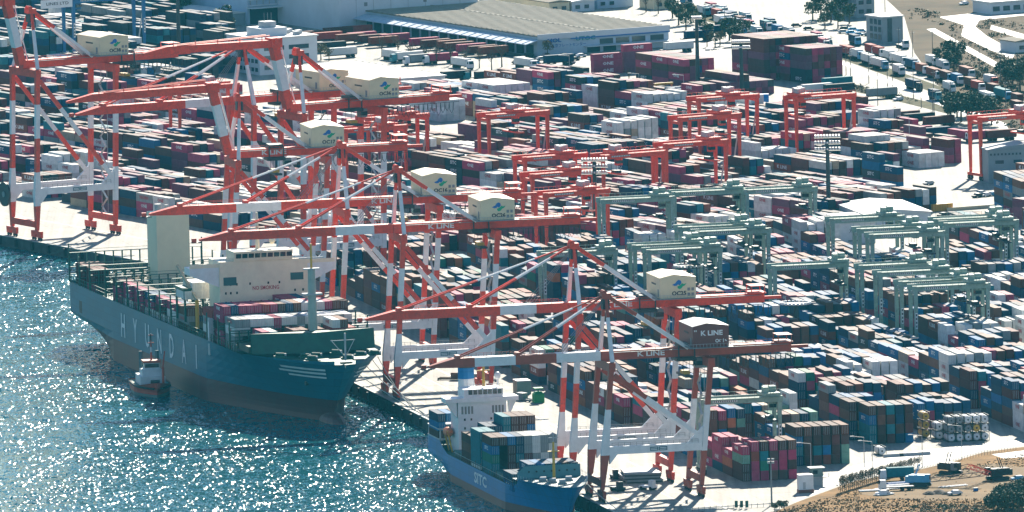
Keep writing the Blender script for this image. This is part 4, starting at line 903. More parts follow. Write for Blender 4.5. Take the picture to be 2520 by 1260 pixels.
def feeder_ship():
    x, y = G1.w(27, -8.9); rz = G1.a
    t = thing('feeder_ship', 'small bright blue container ship with white bridge in the foreground', 'ship', (x, y, WATER), rz)
    B, ZD, YB, YS = 10.6, 8.0, -70.0, 80.0
    def topz(s): return ZD + (3.0 * max(0.0, min(1.0, (0.22 - s) / 0.03)) if s < 0.22 else 0.0) + 2.8 * max(0.0, min(1.0, (s - 0.82) / 0.06))
    f = hull_fn(YB, YS, B, ZD + 3.5, 0.17, 0.30, 0.55, 7.0)
    hb = hull('hull', t, f, [-3, 0.2, 1.2, 2.3, 3.4, 4.6, 5.8, 7.0, ZD - 0.1, ZD], lambda z, s: BOOT if z < 2.2 else SITCBLUE, topz=topz)
    bb = MB(); bb.ell((0, YB + 3.5, -0.6), (1.4, 5.0, 1.9), BOOT, 10, 6); bb.build('bulbous_bow', hb)
    tx = MB(); put_text(tx, 'SITC', (-B - 0.1, 6.0, 3.6), (0, -1, 0), (0, 0, 1), 3.3, LETTER, width=16.5, bold=0.03); tx.build('lettering', hb)
    fd = MB(); fp = [f(s, ZD + 3.0) for s in [0.004 + 0.225 * (k / 11.0) ** 1.5 for k in range(12)]]
    fd.add([(-b, yy, ZD + 2.5) for b, yy in fp] + [(b, yy, ZD + 2.5) for b, yy in fp], [(k, 12 + k, 12 + k + 1, k + 1) for k in range(11)], mat('deck_blue_green', (0.05, 0.13, 0.14), 0.6, var=0.3)); fd.build('forecastle_deck', t)
    bk = MB(); bk.add([(-9.4, -38.5, ZD + 2), (9.6, -38.5, ZD + 2), (9.6, -38.0, ZD + 6.0), (-7.0, -38.0, ZD + 6.0), (-9.4, -38.0, ZD + 4.2)], [(0, 1, 2, 3, 4)], mat('pale_blue_green', (0.09, 0.24, 0.27), 0.55, var=0.2)); bk.add([(-9.4, -37.6, ZD), (9.6, -37.6, ZD), (9.6, -37.6, ZD + 6.0), (-7.0, -37.6, ZD + 6.0), (-9.4, -37.6, ZD + 4.2)], [(4, 3, 2, 1, 0)], MATS['pale_blue_green']); brk = bk.build('breakwater', t)
    for k in range(7):
        pt = MB(); pt.tube((-6.0 + k * 2.3, -38.55, ZD + 4.4), (-6.0 + k * 2.3, -38.3, ZD + 4.4), 0.28, DARK, 8); pt.build('porthole', brk)
    fm = MB(); fm.tube((0.5, -43, ZD + 2.5), (0.5, -43, ZD + 13.5), 0.5, YELLOW, 8, r2=0.32); fm.box(-1.2, 2.2, -43.6, -42.4, ZD + 10.6, ZD + 10.8, YELLOW); fm.tube((0.5, -43, ZD + 13.5), (0.5, -43, ZD + 16), 0.12, LGREY, 5); fm.box(-1.0, 2.0, -43.1, -42.9, ZD + 14.6, ZD + 14.8, LGREY); fm.build('foremast', t)
    for (xx, yy) in ((-4, -48), (3.5, -49), (0, -56), (-2, -52)):
        wn = MB(); wn.tube((xx - 0.9, yy, ZD + 3.4), (xx + 0.9, yy, ZD + 3.4), 0.6, LGREY, 8); wn.box(xx - 1.2, xx + 1.2, yy - 0.7, yy + 0.7, ZD + 2.5, ZD + 3.0, GREY); wn.build('mooring_winch', t)
    rl = MB()
    for side in (-1, 1):
        for k in range(24):
            s = 0.004 + 0.225 * (k / 23.0) ** 1.4; b, yy = f(s, ZD + 3.0); rl.box(side * b - 0.05, side * b + 0.05, yy - 0.05, yy + 0.05, ZD + 2.9, ZD + 4.1, LGREY)
        for k in range(34): rl.box(side * 10.4 - 0.07, side * 10.4 + 0.07, -36 + k * 2.35, -35.86 + k * 2.35, ZD, ZD + 1.5 + 0.6 * (k % 3 == 0), RUSTY)
        rl.box(side * 10.4 - 0.05, side * 10.4 + 0.05, -36, 43, ZD + 1.4, ZD + 1.5, LGREY)
    rl.build('side_railing', t, kind='stuff')
    for i, yy in enumerate((-27.5, -14, -0.5, 13.5, 27.5, 40.5)):
        hc = MB(); hc.box(-9.2, 9.2, yy - 6.1, yy + 6.1, ZD, ZD + 1.6, mat('hatch_teal', (0.03, 0.12, 0.13), 0.6, var=0.3)); hc.build('hatch_cover', t)
    # house
    y0, y1, zh = 49.5, 60.0, ZD + 0.2; zp = ZD + 2.8
    hs = MB(); hs.box(-7.2, 7.6, y0, y1, ZD, zh + 15.5, WHITE); house = hs.build('bridge_house', t)
    wb = MB(); wb.loft([[(-11.2, yy, zh + 15.2), (11.2, yy, zh + 15.2), (11.2, yy, zh + 16.5), (-11.2, yy, zh + 16.5)] for yy in (y0 - 1.0, y0 + 5.0)], WHITE); wb.build('bridge_wing', house)
    for sx in (-1, 1):
        br = MB(); a = -7.6 if sx < 0 else 8.4; pts = [(a, zh + 10.5), (a, zh + 15.2), (sx * 10.8, zh + 15.2)]
        if sx > 0: pts = pts[::-1]
        br.loft([[(p[0], yy, p[1]) for p in pts] for yy in (y0 + 2.0, y0 + 0.1)], WHITE); br.build('wing_bracket', house)
    wh = MB(); wh.box(-5.4, 6.6, y0 - 0.4, y0 + 8, zh + 16.5, zh + 19.0, WHITE); wh.build('wheelhouse', house)
    for k in range(7):
        wn = MB(); wn.box(-4.0 + k * 1.5, -2.8 + k * 1.5, y0 - 0.47, y0 - 0.42, zh + 17.4, zh + 18.8, GLASS); wn.build('wheelhouse_window', house)
    for xx in (-6.2, 3.2):
        for k in range(4):
            op = MB(); op.box(xx + k * 1.0, xx + 0.6 + k * 1.0, y0 - 0.05, y0 - 0.02, zh + 11.6, zh + 13.9, mat('recess_grey', (0.20, 0.20, 0.19), 0.7)); op.build('deck_opening', house)
    for xx, zz in ((-5.5, 9.6), (-3.5, 9.6), (2.6, 9.6), (4.6, 9.6), (-5.5, 7.0), (-3.5, 7.0), (-5.5, 4.2), (4.6, 7.0)):
        wd = MB(); wd.box(xx, xx + 0.55, y0 - 0.05, y0 - 0.02, zh + zz, zh + zz + 0.7, GLASS); wd.build('window', house)
    ra = MB()
    for k in range(13): ra.box(-5.4 + k - 0.04, -5.4 + k + 0.04, y0 - 0.4, y0 - 0.32, zh + 19.4, zh + 20.5, WHITE)
    ra.box(-5.4, 6.6, y0 - 0.4, y0 - 0.34, zh + 20.4, zh + 20.5, WHITE); ra.build('railing', house)
    ms = MB(); ms.tube((1.5, y0 + 3, zh + 19.4), (1.5, y0 + 3, zh + 28), 0.5, YELLOW, 8, r2=0.3); ms.box(-0.5, 3.5, y0 + 2.8, y0 + 3.2, zh + 24, zh + 24.3, YELLOW); ms.build('radar_mast', house)
    dm = MB(); dm.tube((6.0, y0 + 4, zh + 19.4), (6.0, y0 + 4, zh + 21.4), 0.3, WHITE, 6); dm.ell((6.0, y0 + 4, zh + 22.3), (1.0, 1.0, 1.2), WHITE, 10, 6); dm.build('satellite_dome', house)
    fn = MB(); fn.tube((-1.5, y1 + 3, zh + 10), (-1.5, y1 + 3, zh + 25.0), 2.5, WHITE, 12, cuts=[(0.72, WHITE), (0.94, SITCBLUE), (1.0, DARK)]); fun = fn.build('funnel', t)
    ex = MB(); ex.tube((-1.5, y1 + 3, zh + 25), (-1.5, y1 + 3, zh + 26.8), 0.9, DARK, 8); ex.build('exhaust_pipe', fun)
    lbt = MB(); lbt.ell((-8.6, 57.5, zh + 5.6), (1.5, 3.6, 1.5), ORANGE, 10, 6); lb = lbt.build('lifeboat', t); dv = MB()
    for yy in (55, 60): dv.beam((-8.0, yy, zh - 0.5), (-9.4, yy, zh + 6.2), 0.4, 0.5, YELLOW)
    dv.build('davit', lb)
    st = MB(); st.box(-10.2, 10.2, 62.5, 79.0, zp - 0.1, zp + 0.3, LGREY)
    for xx in (-9.8, -7.4, 0, 9.8):
        for yy in (63, 70, 78.6): st.box(xx - 0.2, xx + 0.2, yy - 0.2, yy + 0.2, ZD + 0.2, zp + 3.2, LGREY)
    st.box(-10.2, 10.2, 62.5, 79.0, zp + 3.0, zp + 3.3, LGREY); st.build('stern_platform', t)
    zc = WATER + ZD + 1.65; gname = 'containers aboard the blue feeder ship'
    deck_containers(t, 27.5, ['ddbd', 'dd', 'ndttn', 'ttttn', 'tttttt', 'mddddd', 'mdBBdd', 'ddddBd'], zc, 'rear row on feeder ship', gname, pitch=2.5)
    deck_containers(t, 15.0, ['wtttt', 'btttt', '', '', '', '', '', ''], zc, 'second row on feeder ship', gname, pitch=2.5)
    deck_containers(t, -0.5, ['ttGBd', 'dbmdd', 'tmddB', 'ndtnn', 'ntmgg', 'gggww', 'ggwgg', 'gggwg'], zc, 'middle row on feeder ship', gname, pitch=2.5, skip=False)
    deck_containers(t, -27.5, ['Bn', 'tn', 'Bnk', 'nkB', 'tdn', 'Bnk', 'knd', 'nkn'], zc, 'front row on feeder ship', gname, pitch=2.5)
    deck_containers(t, 71.0, ['dBn', 'dmB', 'mbd'], WATER + zp + 3.35, 'stern rack on feeder ship', gname, x0=-8.9, L=12.19, pitch=2.6)
    tk = MB(); tk.tube((-9.2, -9, ZD + 1.75 + 1.35), (-9.2, -3.2, ZD + 1.75 + 1.35), 1.25, WHITE, 14)
    M = Matrix.Translation(t.location) @ Matrix.Rotation(rz, 4, 'Z')
    return t
feeder_ship()

def tug_boat():
    x, y = G1.w(337, -56.5); t = thing('tugboat', 'small red and white tugboat pushing beside the big ship hull', 'tugboat', (x, y, WATER), G1.a + R(-4))
    f = hull_fn(-15.0, 15.0, 5.6, 3.6, 0.30, 0.45, 0.2, 2.0); TR = mat('tug_red', (0.42, 0.06, 0.035), 0.55, var=0.2); TW = mat('tug_white', (0.55, 0.60, 0.63), 0.5)
    hb = hull('hull', t, f, [-1.5, 0.3, 0.9, 1.6, 2.4, 3.0, 3.4], lambda z, s: mat('tug_grey', (0.10, 0.13, 0.13), 0.6) if z < 0.9 else TR, ns=20, topz=lambda s: 3.4 + 1.5 * max(0, 0.3 - s) / 0.3)
    fe = MB(); pts = [f(s, 3.2) for s in (0.02, 0.06, 0.12, 0.2, 0.3, 0.5, 0.8)]
    for side in (-1, 1): fe.path([(side * (b + 0.12), yy, 3.0) for b, yy in pts], 0.35, BLACK, 6)
    fe.build('fender', hb)
    h1 = MB(); h1.box(-4.0, 3.8, -4.5, 8, 3.0, 5.8, TW); h1.build('deckhouse', t); h2 = MB(); h2.box(-3.2, 3.0, -3.6, 4, 5.8, 7.8, TW); h2.build('upper_house', t)
    w = MB(); w.box(-2.5, 2.3, -2.8, 1.6, 7.8, 10.0, TW); wh = w.build('wheelhouse', t); g = MB(); g.box(-2.3, 2.1, -2.87, -2.82, 8.5, 9.7, GLASS); g.box(-2.57, -2.52, -2.6, 1.4, 8.5, 9.7, GLASS); g.build('window', wh)
    rf = MB(); rf.box(-2.9, 2.7, -3.2, 2.0, 10.0, 10.7, TR); rf.build('roof', wh)
    m = MB(); m.tube((0, -1, 10.7), (0, -1, 19.0), 0.35, TR, 6, r2=0.2, cuts=[(0.3, TR), (0.5, TW), (0.75, TR), (1.0, DARK)]); m.box(-1.0, 1.0, -1.1, -0.9, 16, 16.3, TR); m.box(-0.8, 0.8, -1.1, -0.9, 18.4, 18.7, TR); m.build('mast', t)
    for sx in (-1, 1):
        fu = MB(); fu.tube((sx * 2.6, 4.5, 7.6), (sx * 2.6, 4.8, 13.0), 0.6, mat('tug_funnel', (0.05, 0.10, 0.12), 0.6), 8); fu.build('funnel', t)
    c = MB(); c.tube((2.9, -6.5, 3.4), (2.9, -6.5, 9.0), 0.4, TR, 6); c.beam((2.9, -6.5, 9.0), (4.0, -3, 13.5), 0.35, 0.4, TR); c.build('deck_crane', t)
    wn = MB(); wn.tube((-1.4, -9.2, 4.6), (1.4, -9.2, 4.6), 0.7, DARK, 8); wn.build('winch', t)
tug_boat()
# mooring lines
def rope(name, a, b, sag, label):
    mb = MB(); a, b = Vector(a), Vector(b); pts = [a + (b - a) * (k / 10) - Vector((0, 0, sag * 4 * (k / 10) * (1 - k / 10))) for k in range(11)]
    mb.path(pts, 0.13, ROPE, 5); mb.build(name, None, label=label, category='rope', group='mooring lines at the quay')
def g1p(u, v, z): x, y = G1.w(u, v); return (x, y, z)
for k, (ua, va, za, ub, lab) in enumerate([(229, -16, 14.0, 150, 'longest mooring line from the big ship stem to the quay'), (233, -11, 15.2, 190, 'second mooring line from the big ship bow to the quay'), (238, -7, 15.5, 205, 'third mooring line from the big ship bow to the quay'), (243, -4, 15.5, 222, 'fourth mooring line from the big ship bow, ending by the crane leg')]):
    rope('mooring_line', g1p(ua, va, za), g1p(ub, 2.7, 0.6), 1.2, lab)
rope('mooring_line', g1p(-30, -2, 7.0), g1p(-62, 2.7, 0.6), 0.5, 'mooring line from the blue feeder bow to the quay')

print('with ships', N_SINGLE[0])
# ---------------------------------------------------------------- rubber-tyred gantries
def rtg_parts(t, m, H=21.0, span=23.47, wb=6.6, troll=0.75, red=False):
    hw = wb / 2
    for x in (0, span):
        for sy in (-1, 1):
            mb = MB(); w = 1.0 if not red else 0.9
            mb.loft([[(x - w * k / 2, sy * hw - 0.5 * k, z), (x + w * k / 2, sy * hw - 0.5 * k, z), (x + w * k / 2, sy * hw + 0.5 * k, z), (x - w * k / 2, sy * hw + 0.5 * k, z)] for z, k in ((2.3, 0.85), (H - 4, 1.15), (H, 1.25))], m)
            lg = mb.build('leg', t)
            if sy < 0 and not red:
                sg = MB(); sg.box(x - 0.36, x + 0.36, -hw - 0.66, -hw - 0.62, H * 0.42, H * 0.66, LETTER)
                for k in range(4): sg.box(x - 0.22, x + 0.22, -hw - 0.69, -hw - 0.67, H * 0.44 + k * 1.2, H * 0.44 + k * 1.2 + 0.7, LETTERDARK)
                sg.build('number_plate', lg)
        mb = MB(); mb.box(x - 0.5, x + 0.5, -hw - 1.6, hw + 1.6, 1.5, 2.5, m); mb.build('sill_beam', t)
        mb = MB(); mb.box(x - 0.4, x + 0.4, -hw + 0.5, hw - 0.5, H - 1.3, H - 0.3, m); mb.build('end_tie', t)
        for sy in (-1, 1):
            for dy in (-0.9, 0.9):
                wz = MB(); wz.tube((x - 0.35, sy * (hw + 0.3) + dy, 0.75), (x + 0.35, sy * (hw + 0.3) + dy, 0.75), 0.75, BLACK, 12); wz.tube((x - 0.37, sy * (hw + 0.3) + dy, 0.75), (x + 0.37, sy * (hw + 0.3) + dy, 0.75), 0.3, GREY, 8); wz.build('wheel', t)
    for sy in (-1, 1):
        mb = MB(); mb.beam((-1.0, sy * hw, H + 0.55), (span + 1.0, sy * hw, H + 0.55), 1.0, 1.7, m); b = mb.build('girder', t)
        wk = MB(); y = sy * (hw + 1.0); wk.box(0, span, min(y - 0.4, y + 0.4), max(y - 0.4, y + 0.4), H + 1.2, H + 1.3, m)
        for k in range(13): wk.box(k * span / 12 - 0.04, k * span / 12 + 0.04, sy * (hw + 1.4) - 0.04, sy * (hw + 1.4) + 0.04, H + 1.3, H + 2.3, m)
        wk.box(0, span, sy * (hw + 1.4) - 0.04, sy * (hw + 1.4) + 0.04, H + 2.25, H + 2.35, m); wk.build('walkway', b)
        if sy < 0:
            pl = MB(); pl.box(3.0, 10.5, -hw - 0.56, -hw - 0.53, H + 0.25, H + 0.85, LETTER if not red else GREY)
            for k in range(11): pl.box(3.25 + k * 0.66, 3.6 + k * 0.66, -hw - 0.59, -hw - 0.57, H + 0.35, H + 0.75, LETTERDARK if not red else LETTER)
            pl.build('name_board', b)
    x = span * troll; tr = MB(); tr.box(x - 2.6, x + 2.6, -hw - 0.9, hw + 0.9, H + 1.5, H + 2.4, m)
    for a, b_, c_, d_ in ((-2.2, -0.6, -2.6, 0.2), (0.2, 2.2, -0.4, 2.6), (-1.2, 0.6, 1.2, 3.2)): tr.box(x + a, x + b_, c_, d_, H + 2.4, H + 4.0, m if not red else LGREY)
    for k in range(6): xx = x - 2.5 + k; tr.box(xx - 0.05, xx + 0.05, -hw - 0.9, -hw - 0.8, H + 2.4, H + 3.6, m)
    tr.box(x - 2.5, x + 2.5, -hw - 0.9, -hw - 0.82, H + 3.5, H + 3.6, m); tr.build('trolley', t)
    cb = MB(); cb.box(x - 0.2, x + 1.8, -1.4, 0.8, H - 3.0, H - 0.4, m); cb.box(x - 0.26, x + 1.86, -1.46, 0.3, H - 2.3, H - 1.2, GLASS); cb.build('operator_cab', t)
    sp = MB(); sp.box(x - 1.2, x + 1.2, -6.0, 6.0, H - 6.0, H - 5.5, DARK if not red else m)
    for xx in (-0.9, 0.9):
        for yy in (-1.6, 1.6): sp.tube((x + xx, yy, H - 5.5), (x + xx, yy, H + 1.5), 0.05, DARK, 4)
    sp.box(x - 1.0, x + 1.0, -1.9, 1.9, H - 5.5, H - 4.7, DARK); sp.build('spreader', t)
    en = MB(); en.box(span - 1.0, span + 1.6, -2.4, 2.4, 2.6, 4.9, LGREY if red else m); en.build('engine_box', t)
    ld = MB(); ld.beam((span + 0.9, hw - 0.6, 2.5), (span + 0.9, -hw + 0.9, H), 0.55, 0.12, LGREY); ld.build('ladder', t)
def rtg(g, u, v, m, label, grp, **k):
    x, y = g.w(u, v); t = thing('gantry_crane', label, 'gantry crane', (x, y, 0), g.a, grp); rtg_parts(t, m, **k); return t
GG, GR_ = 'mint green yard gantries of the near terminal', 'red yard gantries of the far terminal'
for u, v, tr, lab in [(385, 157.0, .93, 'mint green yard gantry left of the idle gantry cluster, beside the lone mast'), (516, 209, .82, 'mint green yard gantry right in front of the white blue-trimmed office'),
                      (482, 209.5, .80, 'second mint green yard gantry in front of the white office'), (463, 209, .83, 'third mint green yard gantry counted from the white office'),
                      (486, 240, .85, 'mint green yard gantry over tall dark stack, near right edge'), (500, 240, .9, 'rearmost mint green yard gantry over tall dark stack at right edge'),
                      (374, 183, .8, 'rearmost mint green gantry of the lower right row of four'), (352, 183.5, .86, 'second mint green gantry from back in the lower right row of four'),
                      (323, 183, .86, 'third mint green gantry from back in the lower right row of four'), (307, 183.5, .86, 'nearest mint green gantry of the lower right row of four'),
                      (609, 153.5, .85, 'leftmost of three mint green gantries over the distant mixed stacks'), (622, 181, .9, 'middle of three mint green gantries over the distant mixed stacks'),
                      (618, 205, .85, 'rightmost of three mint green gantries over the distant mixed stacks, behind the bus'), (465, 130, .85, 'rear of two close mint green gantries above the OC25 crane house'),
                      (449, 131, .9, 'front of two close mint green gantries above the OC25 crane house'), (513, 157, .9, 'rear mint green gantry between the twin lighting masts'),
                      (497, 159, .85, 'front mint green gantry between the twin lighting masts'), (455, 97.5, .9, 'mint green gantry behind the OC26 crane legs'),
                      (36, 48.6, .9, 'mint green gantry over the magenta stack, nearest the camera')]:
    rtg(G1, u, v, MINT, lab, GG, troll=tr)
for u, v, tr, lab in [(90, 221.5, .5, 'red yard gantry alone above white stacks left of centre'), (91.5, 307, .6, 'rearmost red yard gantry of the middle row'), (35, 268.5, .75, 'second red yard gantry of the middle row'),
                      (-43, 220, .8, 'third red yard gantry of the middle row'), (71, 335, .15, 'red yard gantry beside the purple wall of containers'), (-36, 349, .8, 'red yard gantry at right edge by the grey shed'),
                      (-50, 161, .7, 'rear red yard gantry near the left lighting mast'), (-102, 136, .7, 'front red yard gantry near the left lighting mast'), (110, 184, .7, 'red yard gantry behind the OC36 crane'),
                      (79, 159, .7, 'red yard gantry right of the OC17 crane house'), (255, 183, .6, 'red yard gantry behind the OC37 crane mast'), (-62, 185, .3, 'red yard gantry between the two lighting masts'), (-160, 110, .7, 'red yard gantry behind the OC16 crane house')]:
    rtg(G2, u, v, RED, lab, GR_, troll=tr, red=True, wb=7.4)
x, y = P(125, 150); t = thing('gantry_crane', 'big blue yard gantry numbered RT210 in the upper left corner', 'gantry crane', (*G2.w(*[a for a in G2.t(172, 152)]), 0), G2.a, 'blue yard gantry'); rtg_parts(t, RTGBLUE, H=23, span=30, wb=8.5, troll=0.1)
lt = MB(); put_text(lt, 'RT210', (22.0, -4.85, 23.1), (1, 0, 0), (0, 0, 1), 1.3, LETTER, width=5.5, bold=0.03); lt.build('lettering', t)
lt = MB(); lt.box(-14.0, -0.6, -4.85, -4.6, 21.5, 24.6, WHITE); put_text(lt, 'LINES LTD', (-7.0, -4.9, 22.6), (1, 0, 0), (0, 0, 1), 1.1, LETTERDARK, width=9.5); lt.build('sign', t)

# ---------------------------------------------------------------- lighting masts, lamps, poles
def flood_mast(px, py, H, label, rows=3, ring=False, w=9.0):
    x, y = P(px, py); t = thing('lighting_mast', label, 'lighting mast', (x, y, 0), 0, 'tall floodlight masts')
    mb = MB(); mb.tube((0, 0, 0), (0, 0, H), 0.85, DARK, 10, r2=0.6); mb.build('pole', t)
    rk = MB(); L = MB()
    if ring:
        rk.tube((0, 0, H - 0.5), (0, 0, H), 4.2, DARK, 20); 
        for k in range(22):
            a = 2 * math.pi * k / 22; c = Vector((4.6 * math.cos(a), 4.6 * math.sin(a), H + 0.2)); lb = MB(); lb.beam(c - Vector((0, 0, 0.35)), c + Vector((0, 0, 0.35)), 0.8, 0.8, WHITE); lb.build('floodlight', t)
    else:
        for r in range(rows):
            z = H - 2.2 * r; rk.box(-w / 2, w / 2, -0.25, 0.25, z - 0.15, z + 0.1, DARK); rk.box(-w / 2, w / 2, -1.6, 1.6, z - 0.25, z - 0.16, DARK)
            n = 9
            for k in range(n):
                for yy in (-1.4, 1.4):
                    xx = -w / 2 + 0.5 + k * (w - 1) / (n - 1); lb = MB(); lb.loft([[(xx - 0.32, yy - 0.3, z + 0.1), (xx + 0.32, yy - 0.3, z + 0.1), (xx + 0.32, yy + 0.2, z + 0.25), (xx - 0.32, yy + 0.2, z + 0.25)], [(xx - 0.32, yy - 0.45, z + 0.65), (xx + 0.32, yy - 0.45, z + 0.65), (xx + 0.32, yy + 0.15, z + 0.8), (xx - 0.32, yy + 0.15, z + 0.8)]], WHITE); lb.build('floodlight', t)
    rk.build('lamp_platform', t)
flood_mast(1467, 597, 28, 'tall dark lighting mast with three rows of floodlights left of mint gantries')
flood_mast(2040, 545, 29, 'tall dark lighting mast with three rows of floodlights before the dark red stack')
flood_mast(2482, 692, 14, 'short lighting mast with a floodlight ring at the right edge', ring=True)
flood_mast(1960, 862, 15, 'short lighting mast with a floodlight ring among the near stacks', ring=True)
flood_mast(1697, 760, 14, 'short lighting mast with a floodlight ring behind the OC25 house', ring=True)
flood_mast(1826, 236, 20, 'lighting mast with floodlights left of the purple container wall', rows=2, w=7)
flood_mast(441, 135, 26, 'dark lighting mast in front of the dark corner stacks', rows=2, w=7)
flood_mast(1718, 230, 28, 'slim dark mast beside the magenta stacks', rows=1, w=4)
def street_lamp(px, py, H, label, arm=3.0):
    x, y = P(px, py); t = thing('street_lamp', label, 'street lamp', (x, y, 0), 0, 'street lamps'); mb = MB(); mb.tube((0, 0, 0), (0, 0, H), 0.13, LGREY, 6, r2=0.09); mb.build('pole', t)
    ar = MB(); ar.tube((0, 0, H), (-arm, 0, H + 0.35), 0.08, LGREY, 5); ar.build('arm', t); hd = MB(); hd.box(-arm - 1.1, -arm + 0.1, -0.25, 0.25, H + 0.25, H + 0.5, LGREY); hd.build('lamp_head', t)
for px, py, H, lab in [(2127, 1150, 9, 'street lamp with long arm left of the tank container'), (2147, 1165, 9.5, 'street lamp right beside the tank container'), (2270, 1150, 9.5, 'street lamp before the tank container stack'), (2367, 1130, 10, 'tall street lamp overlapping the tank container stack'), (1996, 1170, 9.5, 'street lamp beside the gate hut'),
                       (1573, 235, 8, 'street lamp left of the small yellow frames'), (1683, 245, 9, 'street lamp right of the small yellow frames'), (1465, 240, 9, 'street lamp before the distant white trailers'), (1402, 190, 8, 'street lamp at the distant truck lane'), (2238, 350, 9, 'pale street lamp beside the magenta trailers'), (2387, 370, 8, 'pale street lamp by the right red gantry')]:
    street_lamp(px, py, H, lab)
def flood_pole(px, py, H, label):
    x, y = P(px, py); t = thing('lamp_pole', label, 'lamp pole', (x, y, 0), 0); mb = MB(); mb.tube((0, 0, 0), (0, 0, H), 0.28, GREY, 8, r2=0.2); mb.build('pole', t)
    for k, (dx, dz) in enumerate(((-0.6, 0.5), (0.6, 0.5), (-0.6, -0.4), (0.6, -0.4))):
        lb = MB(); lb.box(dx - 0.4, dx + 0.4, -0.5, 0.0, H + dz - 0.3, H + dz + 0.3, LGREY); lb.build('floodlight', t)
flood_pole(1899, 1243, 13.0, 'grey lamp pole with four floodlights in front of the magenta stack')
UP = [(2484, 150, 'leftmost'), ]
def utility_pole(px, py, H, label):
    x, y = P(px, py); t = thing('utility_pole', label, 'utility pole', (x, y, 0), G2.a, 'utility poles along the road'); mb = MB(); mb.tube((0, 0, 0), (0, 0, H), 0.17, mat('pole_concrete', (0.14, 0.13, 0.12), 0.8), 6, r2=0.12); mb.build('pole', t); c = MB(); c.box(-1.0, 1.0, -0.08, 0.08, H - 1.0, H - 0.85, GREY); c.build('crossarm', t)
PX = [(1688, 60, 9), (1736, 75, 11), (1784, 85, 11), (1830, 98, 10), (1880, 115, 10), (2033, 150, 9), (2046, 146, 9), (2082, 185, 11), (2093, 188, 10), (2138, 205, 12), (2184, 225, 10), (2197, 222, 12), (2246, 140, 10), (2248, 243, 10), (2267, 266, 10), (2297, 232, 9), (2340, 268, 10), (2410, 168, 11), (2352, 165, 11), (2295, 145, 11), (2462, 205, 11), (2475, 265, 10), (2505, 222, 14), (2296, 300, 12), (2160, 260, 12), (2212, 125, 9), (2178, 36, 10), (2299, 300, 9)]
for i, (px, py, H) in enumerate(sorted(PX)): utility_pole(px, py, H, f"thin dark utility pole, {nth(i)} from left along the truck road")
# ---------------------------------------------------------------- buildings, roads and open land behind the terminals
BLUEW = mat('pale_blue_cladding', (0.42, 0.52, 0.62), 0.55, var=0.1, scale=0.15); ROOFG = mat('ribbed_roof_sheet', (0.21, 0.185, 0.145), 0.8, var=0.15, scale=0.1, spec=0.1); ROOFW = mat('white_roof_sheet', (0.60, 0.60, 0.58), 0.6, var=0.15, scale=0.12)
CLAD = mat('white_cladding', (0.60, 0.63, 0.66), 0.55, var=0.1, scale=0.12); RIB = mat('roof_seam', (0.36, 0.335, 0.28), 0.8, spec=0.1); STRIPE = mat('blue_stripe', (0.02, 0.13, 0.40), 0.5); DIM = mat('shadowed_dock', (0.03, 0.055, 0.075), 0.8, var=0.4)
GCLAD = mat('grey_cladding', (0.26, 0.30, 0.33), 0.6, var=0.15, scale=0.2); WIN = mat('office_window', (0.03, 0.06, 0.08), 0.15)
def building(name, label, px, py, dv, du, H, wall, roof, g=G2, peak=0.0, rz=None):
    x, y = P(px, py); t = thing(name, label, 'building', (x, y, 0), g.a if rz is None else rz)
    mb = MB(); mb.box(0, dv, 0, du, 0, H, wall); w = mb.build('wall', t)
    r = MB(); e = 0.5
    if peak: r.loft([[(-e, yy, H + 0.02), (dv + e, yy, H + 0.02), (dv + e, yy, H + 0.35), (dv / 2, yy, H + peak), (-e, yy, H + 0.35)] for yy in (-e, du + e)], roof)
    else: r.box(-e, dv + e, -e, du + e, H + 0.02, H + 0.5, roof)
    rf = r.build('roof', t); return t, w, rf
def seams(rf, dv, du, H, n, m=RIB, along='x', peak=0.0, wd=0.35):
    for k in range(n):
        mb = MB()
        if along == 'x': y = du * (k + 0.5) / n; mb.box(-0.4, dv + 0.4, y - wd / 2, y + wd / 2, H + 0.5, H + 0.72, m)
        else: x = dv * (k + 0.5) / n; mb.box(x - wd / 2, x + wd / 2, -0.4, du + 0.4, H + 0.5, H + 0.72, m)
        mb.build('roof_seam', rf)
def front_windows(w, xs, zs, ww, wh, m=WIN, name='window'):
    for x in xs:
        for z in zs:
            mb = MB(); mb.box(x, x + ww, -0.09, -0.03, z, z + wh, m); mb.box(x - 0.12, x + ww + 0.12, -0.14, -0.03, z - 0.14, z - 0.02, LGREY); mb.build(name, w)
def left_windows(w, ys, zs, ww, wh, m=WIN):
    for y in ys:
        for z in zs:
            mb = MB(); mb.box(-0.09, -0.03, y, y + ww, z, z + wh, m); mb.build('window', w)
